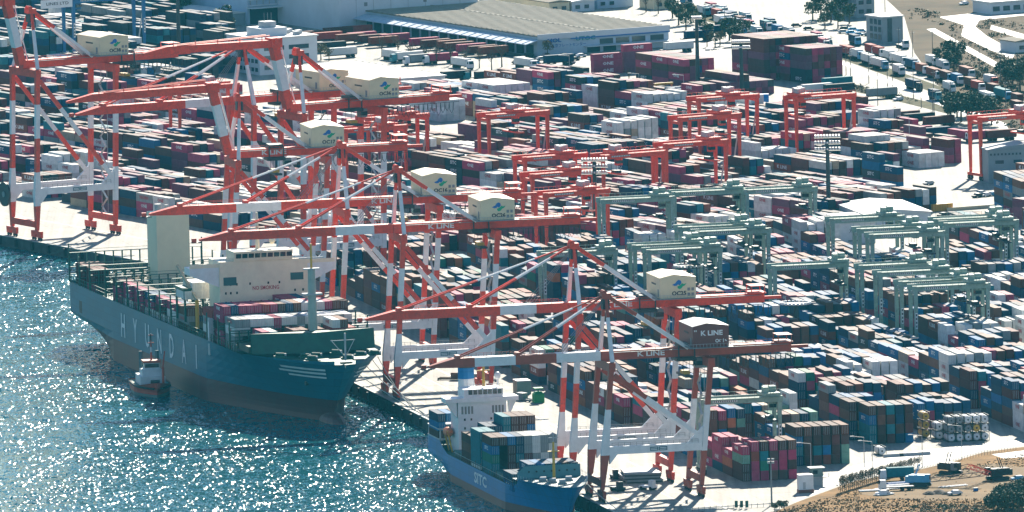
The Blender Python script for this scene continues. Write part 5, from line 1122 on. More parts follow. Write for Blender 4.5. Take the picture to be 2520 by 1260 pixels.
# freight centre with the ribbed roof
t, w, rf = building('freight_warehouse', 'huge warehouse with ribbed beige roof and pale blue front wall', 1323, 139, 57, 144, 7.4, BLUEW, ROOFG)
seams(rf, 57, 144, 7.4, 34, wd=1.3); mb = MB(); mb.box(28.0, 28.6, 0, 144, 7.75, 8.2, RIB); mb.build('ridge_vent', rf)
mb = MB(); mb.box(-0.2, 57.2, -0.75, -0.52, 6.2, 8.4, CLAD); mb.build('parapet', w); mb = MB(); mb.box(14, 57.2, -0.85, -0.78, 5.7, 6.2, STRIPE); mb.build('stripe', w)
mb = MB(); put_text(mb, 'MOL', (7.0, -0.8, 4.9), (1, 0, 0), (0, 0, 1), 1.6, STRIPE, width=6.0, bold=0.04); mb.build('lettering', w); mb = MB(); put_text(mb, 'UTOC', (20.5, -0.8, 5.0), (1, 0, 0), (0, 0, 1), 1.6, mat('teal_sign', (0.02, 0.25, 0.30), 0.5), width=8.5, bold=0.04); mb.build('lettering', w); mb = MB(); put_text(mb, '\u6771\u4eac\u30d5\u30ec\u30fc\u30c8\u30bb\u30f3\u30bf\u30fc', (13.5, -0.06, 2.9), (1, 0, 0), (0, 0, 1), 1.4, STRIPE, width=15.0); mb.build('lettering', w)
front_windows(w, [27.0, 34.0, 41.0, 49.0], [3.0], 5.8, 2.0); front_windows(w, [21.5, 28.5], [0.1], 5.5, 2.4, DIM, 'dock_door')
mb = MB(); mb.box(20, 57, -3.2, -0.1, 2.45, 2.7, CLAD); mb.build('canopy', w)
mb = MB(); mb.add([(-0.6, -2, 6.2), (-0.6, 144, 6.2), (-6, 144, 4.8), (-6, -2, 4.8), (-0.6, -2, 6.5), (-0.6, 144, 6.5), (-6, 144, 5.1), (-6, -2, 5.1)], [(3, 2, 1, 0), (4, 5, 6, 7), (0, 4, 7, 3), (3, 7, 6, 2)], BLUEW); cn = mb.build('side_canopy', t)
for k in range(24):
    mb = MB(); y = 1 + k * 6.2; mb.beam((-0.6, y, 6.6), (-6, y, 5.2), 0.2, 0.25, BLUEW); mb.build('canopy_rib', cn)
for k in range(18): mb = MB(); mb.box(-0.12, -0.02, 3 + k * 7.8, 9 + k * 7.8, 0.2, 4.2, DIM); mb.build('dock_door', w)
# tall white warehouse and the lattice-fronted one behind
t, w, rf = building('white_warehouse', 'tall windowless white warehouse behind the ribbed roof', 836, 80, 61, 70, 26, CLAD, ROOFW)
for k in range(8): mb = MB(); mb.box(k * 7.6 + 7.4, k * 7.6 + 7.6, -0.08, -0.02, 0, 26, LGREY); mb.build('panel_joint', w)
for k in range(4): mb = MB(); mb.box(11 + k * 13, 12.4 + k * 13, -0.1, -0.02, 9.5 + 2.5 * (k % 2), 11.0 + 2.5 * (k % 2), GREY); mb.build('vent', w)
t, w, rf = building('lattice_warehouse', 'blue grey warehouse with lattice balcony front and dark docks', 610, 62, 40, 90, 22, BLUEW, ROOFW)
for k in range(14): mb = MB(); mb.box(1 + k * 2.8, 1.3 + k * 2.8, -0.6, -0.3, 7.5, 18, LGREY); mb.build('lattice_post', w)
for z in (7.3, 9.5, 18): mb = MB(); mb.box(0, 40, -0.7, -0.2, z, z + 0.5, CLAD); mb.build('lattice_rail', w)
mb = MB(); mb.box(1, 39, -0.1, -0.02, 0.2, 6.4, DIM); mb.build('dock_opening', w)
mb = MB(); mb.box(22, 33, -9, -3, 0, 4.4, CLAD); mb.build('gatehouse', t)
mb = MB(); mb.box(-0.5, 40.5, -5.0, -0.1, 6.6, 7.0, CLAD); mb.build('canopy', w)
t, w, rf = building('cream_roof_shed', 'low shed with broad cream hipped roof behind dark stacks', 536, 66, 12, 34, 4.6, GCLAD, ROOFW, peak=1.2); left_windows(w, [3, 9, 15, 21, 27], [1.5], 3.5, 1.6)
t, w, rf = building('port_office', 'white four storey office block with roof penthouse', 640, 186, 24.6, 27, 13.5, CLAD, ROOFW)
front_windows(w, [2.0, 12.5], [9.2, 5.6, 2.0], 8.5, 1.6); left_windows(w, [1.5 + 3.2 * k for k in range(8)], [1.2, 4.4, 7.6, 10.6], 2.2, 1.5)
mb = MB(); mb.box(4, 15, 6, 18, 14.0, 17.0, CLAD); mb.build('penthouse', rf); mb = MB(); mb.box(7, 12, 9, 14, 17.0, 19.2, LGREY); mb.build('water_tank', rf)
for k in range(3): mb = MB(); mb.tube((8 + k * 1.5, 11, 19.2), (8 + k * 1.5, 11, 22.5), 0.06, LGREY, 5); mb.build('antenna', rf)
for k in range(5): mb = MB(); mb.box(17 + (k % 2) * 3, 19 + (k % 2) * 3, 3 + k * 4, 5.5 + k * 4, 14.0, 15.4, LGREY); mb.build('air_conditioner', rf)
t, w, rf = building('white_transit_shed', 'wide white transit shed with seamed flat roof', 915, 238, 31, 74, 5.6, CLAD, ROOFW); seams(rf, 31, 74, 5.6, 14, LGREY, wd=0.4)
for k in range(8): mb = MB(); mb.box(1.5 + k * 3.7, 4.3 + k * 3.7, -0.1, -0.02, 0.1, 4.2, DIM); mb.build('dock_door', w)
t, w, rf = building('small_white_shed', 'small white flat shed beside the wide transit shed', 1025, 266, 14, 34, 4.4, WHITE, ROOFW); seams(rf, 14, 34, 4.4, 5, LGREY)
t, w, rf = building('grey_shed', 'blue grey shed with gable roof at the right edge', 2433, 452, 26, 13, 11.5, GCLAD, mat('slate_roof', (0.22, 0.26, 0.29), 0.55, var=0.15), peak=2.0, rz=R(10))
front_windows(w, [2.5, 9.0, 16.0], [6.8], 3.0, 1.2); mb = MB(); mb.box(2, 24, -3.5, -0.1, 4.0, 4.3, GCLAD); mb.build('canopy', w); mb = MB(); mb.box(5, 12, -0.1, -0.02, 0.1, 3.8, DIM); mb.build('shutter', w)
for k in range(9): mb = MB(); mb.box(0.6 + k * 1.3, 1.2 + k * 1.3, -0.52, -0.46, 9.8, 10.5, WIN); mb.build('roof_vent', w)
t, w, rf = building('grey_tower', 'tall narrow grey building with dark glass corner beside the road', 2172, 106, 9.0, 12.5, 9.6, GCLAD, ROOFW); mb = MB(); mb.box(2.2, 4.2, -0.1, -0.02, 0.3, 9.2, WIN); mb.build('glass_strip', w); left_windows(w, [1.0, 4.2, 7.4], [1.2, 4.0, 6.8], 2.2, 2.0)
t, w, rf = building('dark_block', 'dark grey block at the top edge beside the trees', 2108, 44, 8, 20, 10, GCLAD, LGREY); front_windows(w, [1.0, 4.5], [1.5, 5.0], 2.2, 1.6)
t, w, rf = building('yard_office', 'white yard office with dark sign behind mint gantries', 2052, 603, 14.5, 30, 7.0, WHITE, ROOFW, g=G1)
mb = MB(); put_text(mb, '\u5200\u524d\u7dcf', (7.5, -0.06, 3.8), (1, 0, 0), (0, 0, 1), 1.3, LETTERDARK, width=4.2); mb.build('lettering', w); front_windows(w, [1.2], [3.0], 0.6, 2.0); front_windows(w, [5.0], [1.0], 4.5, 0.3)
t, w, rf = building('yard_office_annex', 'long white annex with stepped roof right of the yard office', 2130, 578, 23, 40, 6.6, CLAD, ROOFW, g=G1, peak=1.6)
mb = MB(); put_text(mb, '\u6d77\u4e0a\u6d77\u904b', (5.2, -0.55, 4.6), (1, 0, 0), (0, 0, 1), 0.8, LETTERRED, width=5.6); mb.build('lettering', w); front_windows(w, [17.0, 20.0], [2.6], 1.3, 1.0)
t, w, rf = building('long_low_depot', 'long low pale depot in the upper right corner', 2438, 36, 26, 14, 4.4, CLAD, ROOFW); front_windows(w, [1.0, 5.6, 10.2, 14.8, 19.4], [1.2], 3.0, 1.8)
for i, (px, py, dv, du, H, wm, rm, lab) in enumerate([(1295, 22, 12, 26, 4, CREAM, ROOFW, 'low cream shed at the top edge, leftmost of a row of sheds'), (1352, 34, 9, 22, 4.2, CREAM, ROOFG, 'low cream shed at the top edge, second of the row'), (1408, 30, 10, 20, 3.8, CLAD, ROOFW, 'pale low shed at the top edge, third of the row'), (1470, 22, 16, 24, 8, BLUEW, ROOFW, 'taller pale blue building at the top edge, end of the row'),
                                           (30, 30, 14, 20, 4, CLAD, ROOFW, 'white low shed in the far upper left corner'), (215, 14, 22, 30, 4, GCLAD, ROOFW, 'grey shed at the top edge above the blue gantry'), (1240, 8, 14, 20, 4, CLAD, ROOFW, 'white shed at the very top edge over the ribbed warehouse'), (1610, 24, 9, 12, 4, CREAM, ROOFW, 'small beige hut at the top edge among trees'), (2500, 130, 8, 12, 4, CLAD, ROOFG, 'small hut in brown field at right edge')]):
    t, w, rf = building('low_shed', lab, px, py, dv, du, H, wm, rm, peak=0.9); front_windows(w, [1.5, 5.5], [1.2], 2.0, 1.4)
# open land
EARTH = mat('brown_earth', (0.105, 0.074, 0.042), 0.9, spec=0.08, var=0.5, scale=0.035, dirt=(0.055, 0.055, 0.025)); VERGE = mat('verge_grass', (0.085, 0.080, 0.036), 0.9, spec=0.08, var=0.45, scale=0.12)
TRK = mat('truck_park_asphalt', (0.10, 0.10, 0.10), 0.7, var=0.35, scale=0.06)
sheet('earth_field', gp((2150, -30), (2560, -40), (2560, 345), (2440, 300), (2330, 240), (2250, 130), (2225, 40)), 0.012, EARTH, kind='structure')
sheet('field_road', gp((2310, 42), (2400, 32), (2520, 24), (2520, 38), (2410, 50), (2400, 66), (2430, 90), (2500, 128), (2490, 146), (2420, 116), (2365, 88), (2372, 62)), 0.02, PAVE, kind='structure')
sheet('field_track', gp((2440, 62), (2560, 96), (2560, 110), (2436, 72)), 0.02, PAVE, kind='structure')
sheet('verge', gp((2280, 72), (2300, 70), (2480, 168), (2470, 178)), 0.03, PAVE, kind='structure')
sheet('grass_verge', gp((2030, 205), (2060, 198), (2330, 262), (2340, 282), (2210, 250), (2100, 225)), 0.012, VERGE, kind='structure')
sheet('road_verge', gp((1640, 20), (1690, 40), (1900, 95), (2070, 146), (2330, 240), (2480, 300), (2490, 286), (2300, 208), (2110, 140), (1900, 72), (1690, 8)), 0.016, VERGE, kind='structure')
sheet('truck_park', gp((1700, 70), (1830, 95), (1830, 130), (1760, 150), (1660, 120)), 0.012, TRK, kind='structure')
sheet('loading_yard', gp((620, 95), (830, 85), (1330, 150), (1330, 142), (1180, 128), (900, 60)), 0.010, TRK, kind='structure')
sheet('median', gp((2050, 150), (2058, 146), (2330, 250), (2480, 306), (2478, 318), (2320, 262)), 0.02, LGREY, kind='structure')
sheet('car_park', gp((1260, 165), (1300, 132), (1440, 132), (1460, 160)), 0.012, TRK, kind='structure')
# walls: white boundary wall with bus lane
def wallrun(a, b, h, m, name, label, th=0.3):
    A, B = Vector((*P(*a), 0)), Vector((*P(*b), 0)); d = B - A; rz = math.atan2(d.y, d.x); t = thing(name, label, 'wall', A, rz); n = max(1, int(d.length / 4.0))
    me = MB(); L_ = d.length / n; me.box(0.03, L_ - 0.03, -th / 2, th / 2, 0, h, m); mesh = me.mesh('panel')
    for k in range(n): obj('panel', mesh, t, (k * L_, 0, 0))
wallrun((1868, 612), (2010, 604), 1.6, WHITE, 'boundary_wall', 'white panel wall in front of the bus'); wallrun((2330, 520), (2520, 506), 1.2, CREAM, 'boundary_wall', 'low wall beyond the annex at right')
sheet('bus_road', gp((1840, 600), (2000, 585), (2330, 560), (2560, 540), (2560, 515), (2330, 538), (2000, 560), (1850, 580)), 0.008, ASPH, kind='structure')
# ---------------------------------------------------------------- vehicles
def truck_meshes(L):
    d = {}
    mb = MB(); mb.box(-1.15, 1.15, -L / 2 - 2.3, -L / 2 - 0.3, 0.7, 2.0, WHITE); mb.loft([[(-1.15, -L / 2 - 2.3, 2.0), (1.15, -L / 2 - 2.3, 2.0), (1.15, -L / 2 - 0.3, 2.0), (-1.15, -L / 2 - 0.3, 2.0)], [(-1.05, -L / 2 - 2.0, 3.4), (1.05, -L / 2 - 2.0, 3.4), (1.05, -L / 2 - 0.4, 3.4), (-1.05, -L / 2 - 0.4, 3.4)]], WHITE); d['cab'] = mb.mesh('cab')
    mb = MB(); mb.add([(-0.95, -L / 2 - 2.34, 2.1), (0.95, -L / 2 - 2.34, 2.1), (0.9, -L / 2 - 2.1, 3.15), (-0.9, -L / 2 - 2.1, 3.15)], [(0, 1, 2, 3)], GLASS); mb.add([(-1.17, -L / 2 - 1.9, 2.1), (-1.17, -L / 2 - 0.9, 2.1), (-1.1, -L / 2 - 0.9, 3.0), (-1.1, -L / 2 - 1.7, 3.0)], [(3, 2, 1, 0)], GLASS); d['windscreen'] = mb.mesh('windscreen')
    mb = MB(); mb.box(-1.0, 1.0, -L / 2 - 1.8, L / 2, 0.95, 1.3, DARK); d['chassis'] = mb.mesh('chassis')
    mb = MB(); mb.tube((-1.15, 0, 0.5), (1.15, 0, 0.5), 0.5, BLACK, 10); d['axle'] = mb.mesh('wheel_axle')
    mb = MB(); mb.box(-1.22, 1.22, -L / 2, L / 2, 1.32, 3.95, WHITE)
    for sx in (-1, 1):
        for yy in (-L / 2, L / 2 - 0.15): mb.box(min(sx * 1.2, sx * 1.25), max(sx * 1.2, sx * 1.25), yy, yy + 0.15, 1.32, 3.95, WHITE)
    d['cargo_box'] = mb.mesh('cargo_box'); return d
TM = {12.0: truck_meshes(12.0), 8.0: truck_meshes(8.0)}
def paint_obj(o, m): o.material_slots[0].link = 'OBJECT'; o.material_slots[0].material = m
CABS = {'white': WHITE, 'blue': SKYBLUE, 'teal': mat('cab_teal', (0.03, 0.25, 0.30), 0.4), 'red': RED, 'dark': DARK}
def truck(px, py, rz, box, cab, label, L=12.0, grp='trucks queuing on the road'):
    x, y = P(px, py); t = thing('truck' if cab else 'trailer', label, 'truck' if cab else 'trailer', (x, y, 0), rz, grp); D = TM[L]
    if cab:
        c = obj('cab', D['cab'], t); paint_obj(c, CABS[cab]); obj('windscreen', D['windscreen'], c)
    obj('chassis', D['chassis'], t)
    for yy in ((-L / 2 - 1.3, L / 2 - 3.4, L / 2 - 1.4) if cab else (L / 2 - 3.4, L / 2 - 1.4)): obj('wheel_axle', D['axle'], t, (0, yy, 0))
    if box: b = obj('cargo_box', D['cargo_box'], t); paint_obj(b, MATS['container_' + box])
A15 = R(15)
QU = [(2085, 132, 'red', 'white'), (2109, 140, 'white', 'blue'), (2136, 152, 'white', 'white'), (2164, 163, 'white', 'blue'), (2143, 128, 'red', 'white'), (2162, 134, 'red', 'white'), (2187, 143, 'white', 'white'), (2212, 153, 'white', 'white'), (2243, 164, 'dark_blue', 'blue'), (2268, 176, 'red_brown', 'white'), (2210, 178, 'white', 'white'), (2297, 187, 'red_brown', 'white'), (2292, 155, 'white', 'white'), (2318, 166, 'white', 'white'), (2327, 194, 'maroon', 'blue'), (2354, 201, 'blue', 'white'), (2334, 220, 'white', 'white'), (2378, 184, 'red_brown', 'white'), (2387, 210, 'brown', 'white'), (2405, 219, 'red', 'white'), (2436, 204, 'white', 'red'), (2444, 226, 'maroon', 'teal'), (2466, 238, 'teal', 'blue'), (2428, 246, 'white', 'teal'), (2503, 250, 'maroon', None), (2247, 215, 'navy', 'dark'), (2299, 240, 'navy', 'teal'), (2502, 268, 'maroon', None), (2102, 104, 'navy', 'blue'), (2218, 112, None, 'white')]
for i, (px, py, b, c) in enumerate(sorted(QU)):
    truck(px, py + 6, A15 + R(rnd.uniform(-2, 2)), b, c, f"{nth(i)} {'truck' if c else 'trailer'} from left on the queue road, {words(b) + ' box' if b else 'bare chassis'}", L=8.0 if i % 3 else 12.0)
# the packed truck park at upper middle
r = random.Random(21); n = 0
PK = []
for j in range(7):
    for k in range(12):
        px = 1690 + k * 29 + j * 21 + r.uniform(-4, 4); py = 14 + k * 8.2 + j * 12.5 + r.uniform(-2, 2)
        if r.random() < 0.78 and 1650 < px < 2060 and py < 128 and not (1828 < px < 1990 and py > 92): PK.append((px, py))
for i, (px, py) in enumerate(sorted(PK)):
    b = r.choice(['white', 'white', 'white', 'grey', 'red', 'magenta', 'dark_blue', 'blue', 'teal', 'maroon']); truck(px, py, A15, b, r.choice(['white', 'white', 'blue', 'teal']), f"{nth(i)} truck from left in the packed truck park, {words(b)} box", L=8.0, grp='trucks in the truck park')
# trailers on the dock of the ribbed warehouse and lorries nearby
DK = [(782, 100, 'maroon'), (806, 104, 'red'), (832, 92, 'maroon'), (862, 108, 'red_brown'), (890, 104, 'magenta'), (918, 110, 'maroon'), (944, 115, 'red_brown'), (972, 108, 'magenta'), (1044, 118, 'magenta'), (1072, 122, 'maroon'), (1112, 124, 'red_brown'), (1130, 129, 'maroon'), (1160, 133, 'magenta'), (1188, 137, 'maroon'), (1214, 139, 'red_brown'), (880, 88, 'red'), (760, 130, 'grey'), (815, 128, 'charcoal'), (842, 142, 'white')]
for i, (px, py, b) in enumerate(DK): truck(px, py, G2.a - math.pi / 2 + (0 if i < 15 else R(0)), b, None, f"{words(b)} trailer, {nth(i)} of those parked along the ribbed warehouse dock", grp='trailers along the warehouse dock')
LR = [(965, 148, 'white', 'white'), (1010, 152, 'white', 'teal'), (1042, 158, 'grey', 'white'), (1090, 156, 'magenta', 'white'), (1135, 168, 'white', 'white'), (1122, 200, 'charcoal', 'white'), (1190, 196, None, 'teal'), (1205, 200, 'charcoal', None), (1290, 168, 'white', 'white'), (1305, 204, None, 'white'), (1345, 208, 'white', 'teal'), (1440, 208, 'magenta', 'white'), (1425, 190, 'charcoal', None), (1375, 160, 'navy', None), (1545, 222, 'white', 'white'), (1600, 232, 'maroon', None), (1640, 240, 'charcoal', 'teal'), (1720, 100, 'navy', None), (1755, 88, 'navy', 'white'), (1670, 128, 'white', None), (2025, 282, 'white', 'white'), (2010, 232, 'white', 'white'), (2060, 216, 'teal', None), (2065, 232, 'charcoal', None), (2130, 285, 'magenta', 'teal'), (2165, 292, 'magenta', 'blue'), (2225, 300, 'maroon', None), (2262, 305, 'charcoal', None), (2110, 262, 'maroon', None), (2255, 338, 'magenta', None), (2300, 340, 'navy', None), (2310, 312, 'maroon', None), (2360, 346, 'magenta', 'white'), (2420, 348, 'magenta', None), (2462, 346, 'maroon', None), (2170, 242, 'grey', None)]
for i, (px, py, b, c) in enumerate(LR): truck(px, py, G2.a - math.pi / 2 if i % 4 else G2.a, b, c, f"{nth(i)} from left of lorries spread behind the far yard, {words(b) + ' load' if b else 'bobtail tractor'}", grp='lorries behind the far yard')
# cars
def car_meshes():
    mb = MB(); pr = [(-2.1, 0.35), (-2.15, 0.8), (-1.2, 0.95), (-0.6, 1.45), (1.1, 1.45), (1.8, 1.0), (2.1, 0.9), (2.1, 0.35)]
    mb.loft([[(x, y, z) for y, z in pr] for x in (-0.85, 0.85)], WHITE); b = mb.mesh('body')
    mb = MB(); mb.add([(-0.87, -1.1, 0.98), (-0.87, -0.55, 1.38), (-0.87, 1.0, 1.38), (-0.87, 1.5, 1.0)], [(0, 1, 2, 3)], GLASS); mb.add([(-0.7, -1.2, 1.0), (0.7, -1.2, 1.0), (0.7, -0.66, 1.4), (-0.7, -0.66, 1.4)], [(0, 1, 2, 3)], GLASS); g = mb.mesh('window')
    mb = MB(); mb.tube((-0.88, 0, 0.32), (0.88, 0, 0.32), 0.32, BLACK, 10); return b, g, mb.mesh('wheel_axle')
CB, CG, CX = car_meshes()
CARC = {'white': WHITE, 'silver': LGREY, 'black': DARK, 'blue': SKYBLUE}
def car(px, py, rz, c, label, grp='cars'):
    x, y = P(px, py); t = thing('car', label, 'car', (x, y, 0), rz, grp); b = obj('body', CB, t); paint_obj(b, CARC[c]); obj('window', CG, t)
    for yy in (-1.35, 1.3): obj('wheel_axle', CX, t, (0, yy, 0))
r = random.Random(4)
CP = [(1275 + k * 14 + r.uniform(-3, 3), 158 - (k % 3) * 9 + r.uniform(-1, 1)) for k in range(12)]
for i, (px, py) in enumerate(CP): c = r.choice(list(CARC)); car(px, py, G2.a + R(90), c, f"{c} car, {nth(i)} from left in the small car park by the blue front wall", 'cars in the car park')
for i, (px, py, c) in enumerate([(2285, 455, 'silver'), (2405, 486, 'black'), (2425, 484, 'white'), (2440, 482, 'blue'), (2412, 479, 'silver'), (2320, 533, 'black'), (2440, 524, 'silver'), (2210, 248, 'white'), (2372, 12, 'white'), (2432, 8, 'silver')]): car(px, py, G2.a - R(75), c, f"{c} car, {nth(i)} of those scattered on the right side roads", 'cars on the right side')
for i, (px, py) in enumerate([(1960, 66), (1990, 74), (2075, 82), (2095, 84), (2112, 88), (2080, 74), (2100, 76), (2120, 80), (2138, 88)]): c = r.choice(list(CARC)); car(px, py, A15 + R(80), c, f"{c} car, {nth(i)} from left beside the grey tower", 'cars by the grey tower')
# bus
x, y = P(1945, 588); t = thing('bus', 'white bus with red flash on the road behind mint gantries', 'bus', (x, y, 0), G1.a + R(-84)); mb = MB(); mb.box(-1.25, 1.25, -5.6, 5.6, 0.5, 3.2, WHITE); mb.build('body', t)
for sx in (-1, 1):
    for k in range(6): g = MB(); g.box(min(sx * 1.25, sx * 1.29), max(sx * 1.25, sx * 1.29), -5.0 + k * 1.7, -3.5 + k * 1.7, 1.7, 2.7, GLASS); g.build('window', t)
g = MB(); g.box(-1.1, 1.1, -5.65, -5.61, 1.5, 2.8, GLASS); g.build('windscreen', t); g = MB(); g.add([(1.28, -1.5, 0.8), (1.28, 3.2, 0.7), (1.28, 3.8, 1.5), (1.28, 1.0, 1.1)], [(0, 1, 2, 3)], RED); g.build('flash', t)
for yy in (-3.4, 3.0):
    g = MB(); g.tube((-1.27, yy, 0.5), (1.27, yy, 0.5), 0.5, BLACK, 10); g.build('wheel_axle', t)
# yellow skip container, terminal tractors, spreaders and hatch covers on the apron
x, y = P(2295, 522); t = thing('yellow_container', 'bright yellow open container beside the annex', 'container', (x, y, 0), G2.a); mb = MB(); mb.box(0, 8.0, 0, 2.4, 0.1, 2.6, YELLOW); mb.build('body', t)
for k in range(9): mb = MB(); mb.box(k * 0.98, k * 0.98 + 0.12, -0.08, 0, 0.1, 2.6, ORANGE); mb.build('rib', t)
def spreader(u, v, m, label, rz=0):
    x, y = G1.w(u, v); t = thing('spreader', label, 'spreader', (x, y, 0), G1.a + rz); mb = MB()
    for xx in (-1.1, 1.1): mb.box(xx - 0.15, xx + 0.15, -6, 6, 0.3, 0.8, m)
    for yy in (-6, -2, 2, 6): mb.box(-0.95, 0.95, yy - 0.15, yy + 0.15, 0.35, 0.75, m)
    mb.build('frame', t); mb = MB(); mb.box(-1.0, 1.0, -1.8, 1.8, 0.8, 2.4, m); mb.build('head_block', t)
    for xx in (-1.1, 1.1):
        for yy in (-5.9, 5.9): mb = MB(); mb.box(xx - 0.2, xx + 0.2, yy - 0.2, yy + 0.2, 0, 0.3, DARK); mb.build('twist_lock', t)
def g1t(px, py): return G1.t(px, py)
u, v = g1t(1125, 935); spreader(u, v, RUSTY, 'rusty spreader frame lying on the apron, left one', R(60)); u, v = g1t(1178, 938); spreader(u, v, GREY, 'grey spreader frame lying on the apron, right one', R(60)); u, v = g1t(1285, 1105 - 120); spreader(u, v, GREY, 'grey spreader parked behind the feeder bridge', R(20))
u, v = g1t(1285, 968); x, y = G1.w(u, v); t = thing('machine_box', 'grey green machine box on the apron behind the feeder ship', 'box', (x, y, 0), G1.a); mb = MB(); mb.box(-2.2, 2.2, -3, 3, 0, 4.0, mat('grey_green', (0.20, 0.27, 0.22), 0.6)); mb.build('body', t); mb = MB(); mb.box(-2.3, 2.3, -3.1, 3.1, 4.0, 4.3, LGREY); mb.build('lid', t)
u, v = g1t(1325, 990); x, y = G1.w(u, v); t = thing('hopper', 'bright green hopper standing on the apron', 'hopper', (x, y, 0), G1.a); mb = MB(); mb.loft([[(-1.6, -1.6, 0), (1.6, -1.6, 0), (1.6, 1.6, 0), (-1.6, 1.6, 0)], [(-1.6, -1.6, 2.6), (1.6, -1.6, 2.6), (1.6, 1.6, 2.6), (-1.6, 1.6, 2.6)], [(-0.9, -0.9, 3.4), (0.9, -0.9, 3.4), (0.9, 0.9, 3.4), (-0.9, 0.9, 3.4)]], GREEN); mb.build('body', t); mb = MB(); mb.box(-1.4, 1.4, -1.4, 1.4, 4.2, 4.6, GREEN); mb.box(-0.2, 0.2, -0.2, 0.2, 3.4, 4.2, GREEN); mb.build('cap', t)
for i, (px, py, hh, lab) in enumerate([(1575, 1182, 0.0, 'lowest of the stacked hatch covers under the first crane'), (1572, 1182, 1.0, 'middle of the stacked hatch covers under the first crane'), (1578, 1182, 2.0, 'topmost of the stacked hatch covers under the first crane')]):
    x, y = P(px, py); t = thing('hatch_cover', lab, 'hatch cover', (x, y, hh + 0.2), G1.a + R(-4 * i), 'hatch covers stacked on the apron'); mb = MB(); mb.box(-5.5, 5.5, -6.5, 6.5, 0.2, 0.75, GREY); mb.build('plate', t)
    for yy in (-6.2, -2, 2, 6.2): mb = MB(); mb.box(-5.4, 5.4, yy - 0.15, yy + 0.15, -0.2, 0.2, DARK); mb.build('stiffener', t)
for i, (px, py, c) in enumerate([(1515, 1178, 'dark'), (1520, 1208, 'dark'), (1595, 1205, 'white')]):
    x, y = P(px, py); t = thing('terminal_tractor', ['dark terminal tractor beside the stacked hatch covers', 'dark terminal tractor in the shade between the crane legs', 'pale terminal tractor in the crane shade'][i], 'tractor', (x, y, 0), G1.a + R(20 * i)); mb = MB(); mb.box(-1.2, 1.2, -2.6, 2.6, 0.7, 1.2, CABS[c]); mb.build('chassis', t); mb = MB(); mb.box(-1.2, 0.3, -2.6, -1.0, 1.2, 3.0, CABS[c]); mb.build('cab', t)
    for yy in (-1.7, 1.7): g = MB(); g.tube((-1.25, yy, 0.55), (1.25, yy, 0.55), 0.55, BLACK, 10); g.build('wheel_axle', t)
# small yellow frames and fuel tank in the far yard
for i, (px, py) in enumerate([(1615, 240), (1690, 252)]):
    x, y = P(px, py); t = thing('yellow_portal', ['yellow portal frame left, behind red gantries', 'yellow portal frame right, behind red gantries'][i], 'frame', (x, y, 0), G2.a)
    for xx in (0, 6.5): mb = MB(); mb.box(xx - 0.3, xx + 0.3, -0.3, 0.3, 0, 4.6, ORANGE); mb.build('post', t)
    mb = MB(); mb.box(-0.5, 7.0, -0.5, 0.5, 4.6, 5.3, YELLOW); mb.build('beam', t)
x, y = P(1862, 262); t = thing('blue_tank', 'blue and purple round tank behind the red gantries', 'tank', (x, y, 0), G2.a + R(60)); mb = MB(); mb.tube((0, -4.5, 2.4), (0, 4.5, 2.4), 2.3, LOGOBLUE, 16); mb.build('drum', t); mb = MB(); mb.box(-1.6, 1.6, -3.5, 3.5, 0, 0.6, DARK); mb.build('cradle', t)
# ---------------------------------------------------------------- tank containers
def tank_meshes():
    fr = MB(); a, b, h = 1.2, 3.0, 2.55
    for sx in (-1, 1):
        for sy in (-1, 1): fr.box(sx * a - 0.08, sx * a + 0.08, sy * b - 0.08, sy * b + 0.08, 0, h, DARK)
        for z in (0.06, h - 0.06): fr.box(sx * a - 0.06, sx * a + 0.06, -b + 0.08, b - 0.08, z - 0.06, z + 0.06, DARK)
    for sy in (-1, 1):
        for z in (0.06, h - 0.06): fr.box(-a + 0.08, a - 0.08, sy * b - 0.06, sy * b + 0.06, z - 0.06, z + 0.06, DARK)
    sh = MB(); ys = [(-2.95, 0.75), (-2.9, 1.0), (-2.75, 1.12), (-2.3, 1.17), (2.3, 1.17), (2.75, 1.12), (2.9, 1.0), (2.95, 0.75)]
    sh.loft([[(r * math.cos(2 * math.pi * k / 16), y, 1.28 + r * math.sin(2 * math.pi * k / 16)) for k in range(16)] for y, r in ys], WHITE)
    mn = MB(); mn.tube((0, -3.02, 1.3), (0, -2.96, 1.3), 0.28, DARK, 10); return fr.mesh('frame'), sh.mesh('shell'), mn.mesh('manhole')
TF, TS, TMH = tank_meshes()
def tank(u, v, z, m, label):
    x, y = G1.w(u, v); t = thing('tank_container', label, 'tank container', (x, y, z), G1.a, 'tank containers stacked by the road'); obj('frame', TF, t); s = obj('shell', TS, t); paint_obj(s, m); obj('manhole', TMH, s)
TKM = {'w': (WHITE, 'white'), 'y': (YELLOW, 'yellow'), 'd': (GREY, 'grey')}
for c, s in enumerate(['ywy', 'wdd', 'wdd', 'wdw', 'wyw', 'www'][1:]):
    for k, ch in enumerate(s):
        pos = 'at bottom' if k == 0 else ('in middle' if k == 1 else 'on top')
        tank(82.5, 136.8 + c * 2.62, k * 2.62, TKM[ch][0], f"{TKM[ch][1]} tank container {pos} of {nth(c)} column from left, front row")
for c, s in enumerate(['yyy', 'ww', 'dw', 'd']):
    for k, ch in enumerate(s):
        pos = 'at bottom' if k == 0 else ('in middle' if k == 1 else 'on top'); tank(90.5 + (6 if c == 0 else 0), 132.5 + c * 2.62, k * 2.62, TKM[ch][0], f"{TKM[ch][1]} tank container {pos} of {nth(c)} column from left, back row")
u, v = G1.t(2165, 1118); tank(u, v, 0, WHITE, 'lone white tank container standing before the third block')
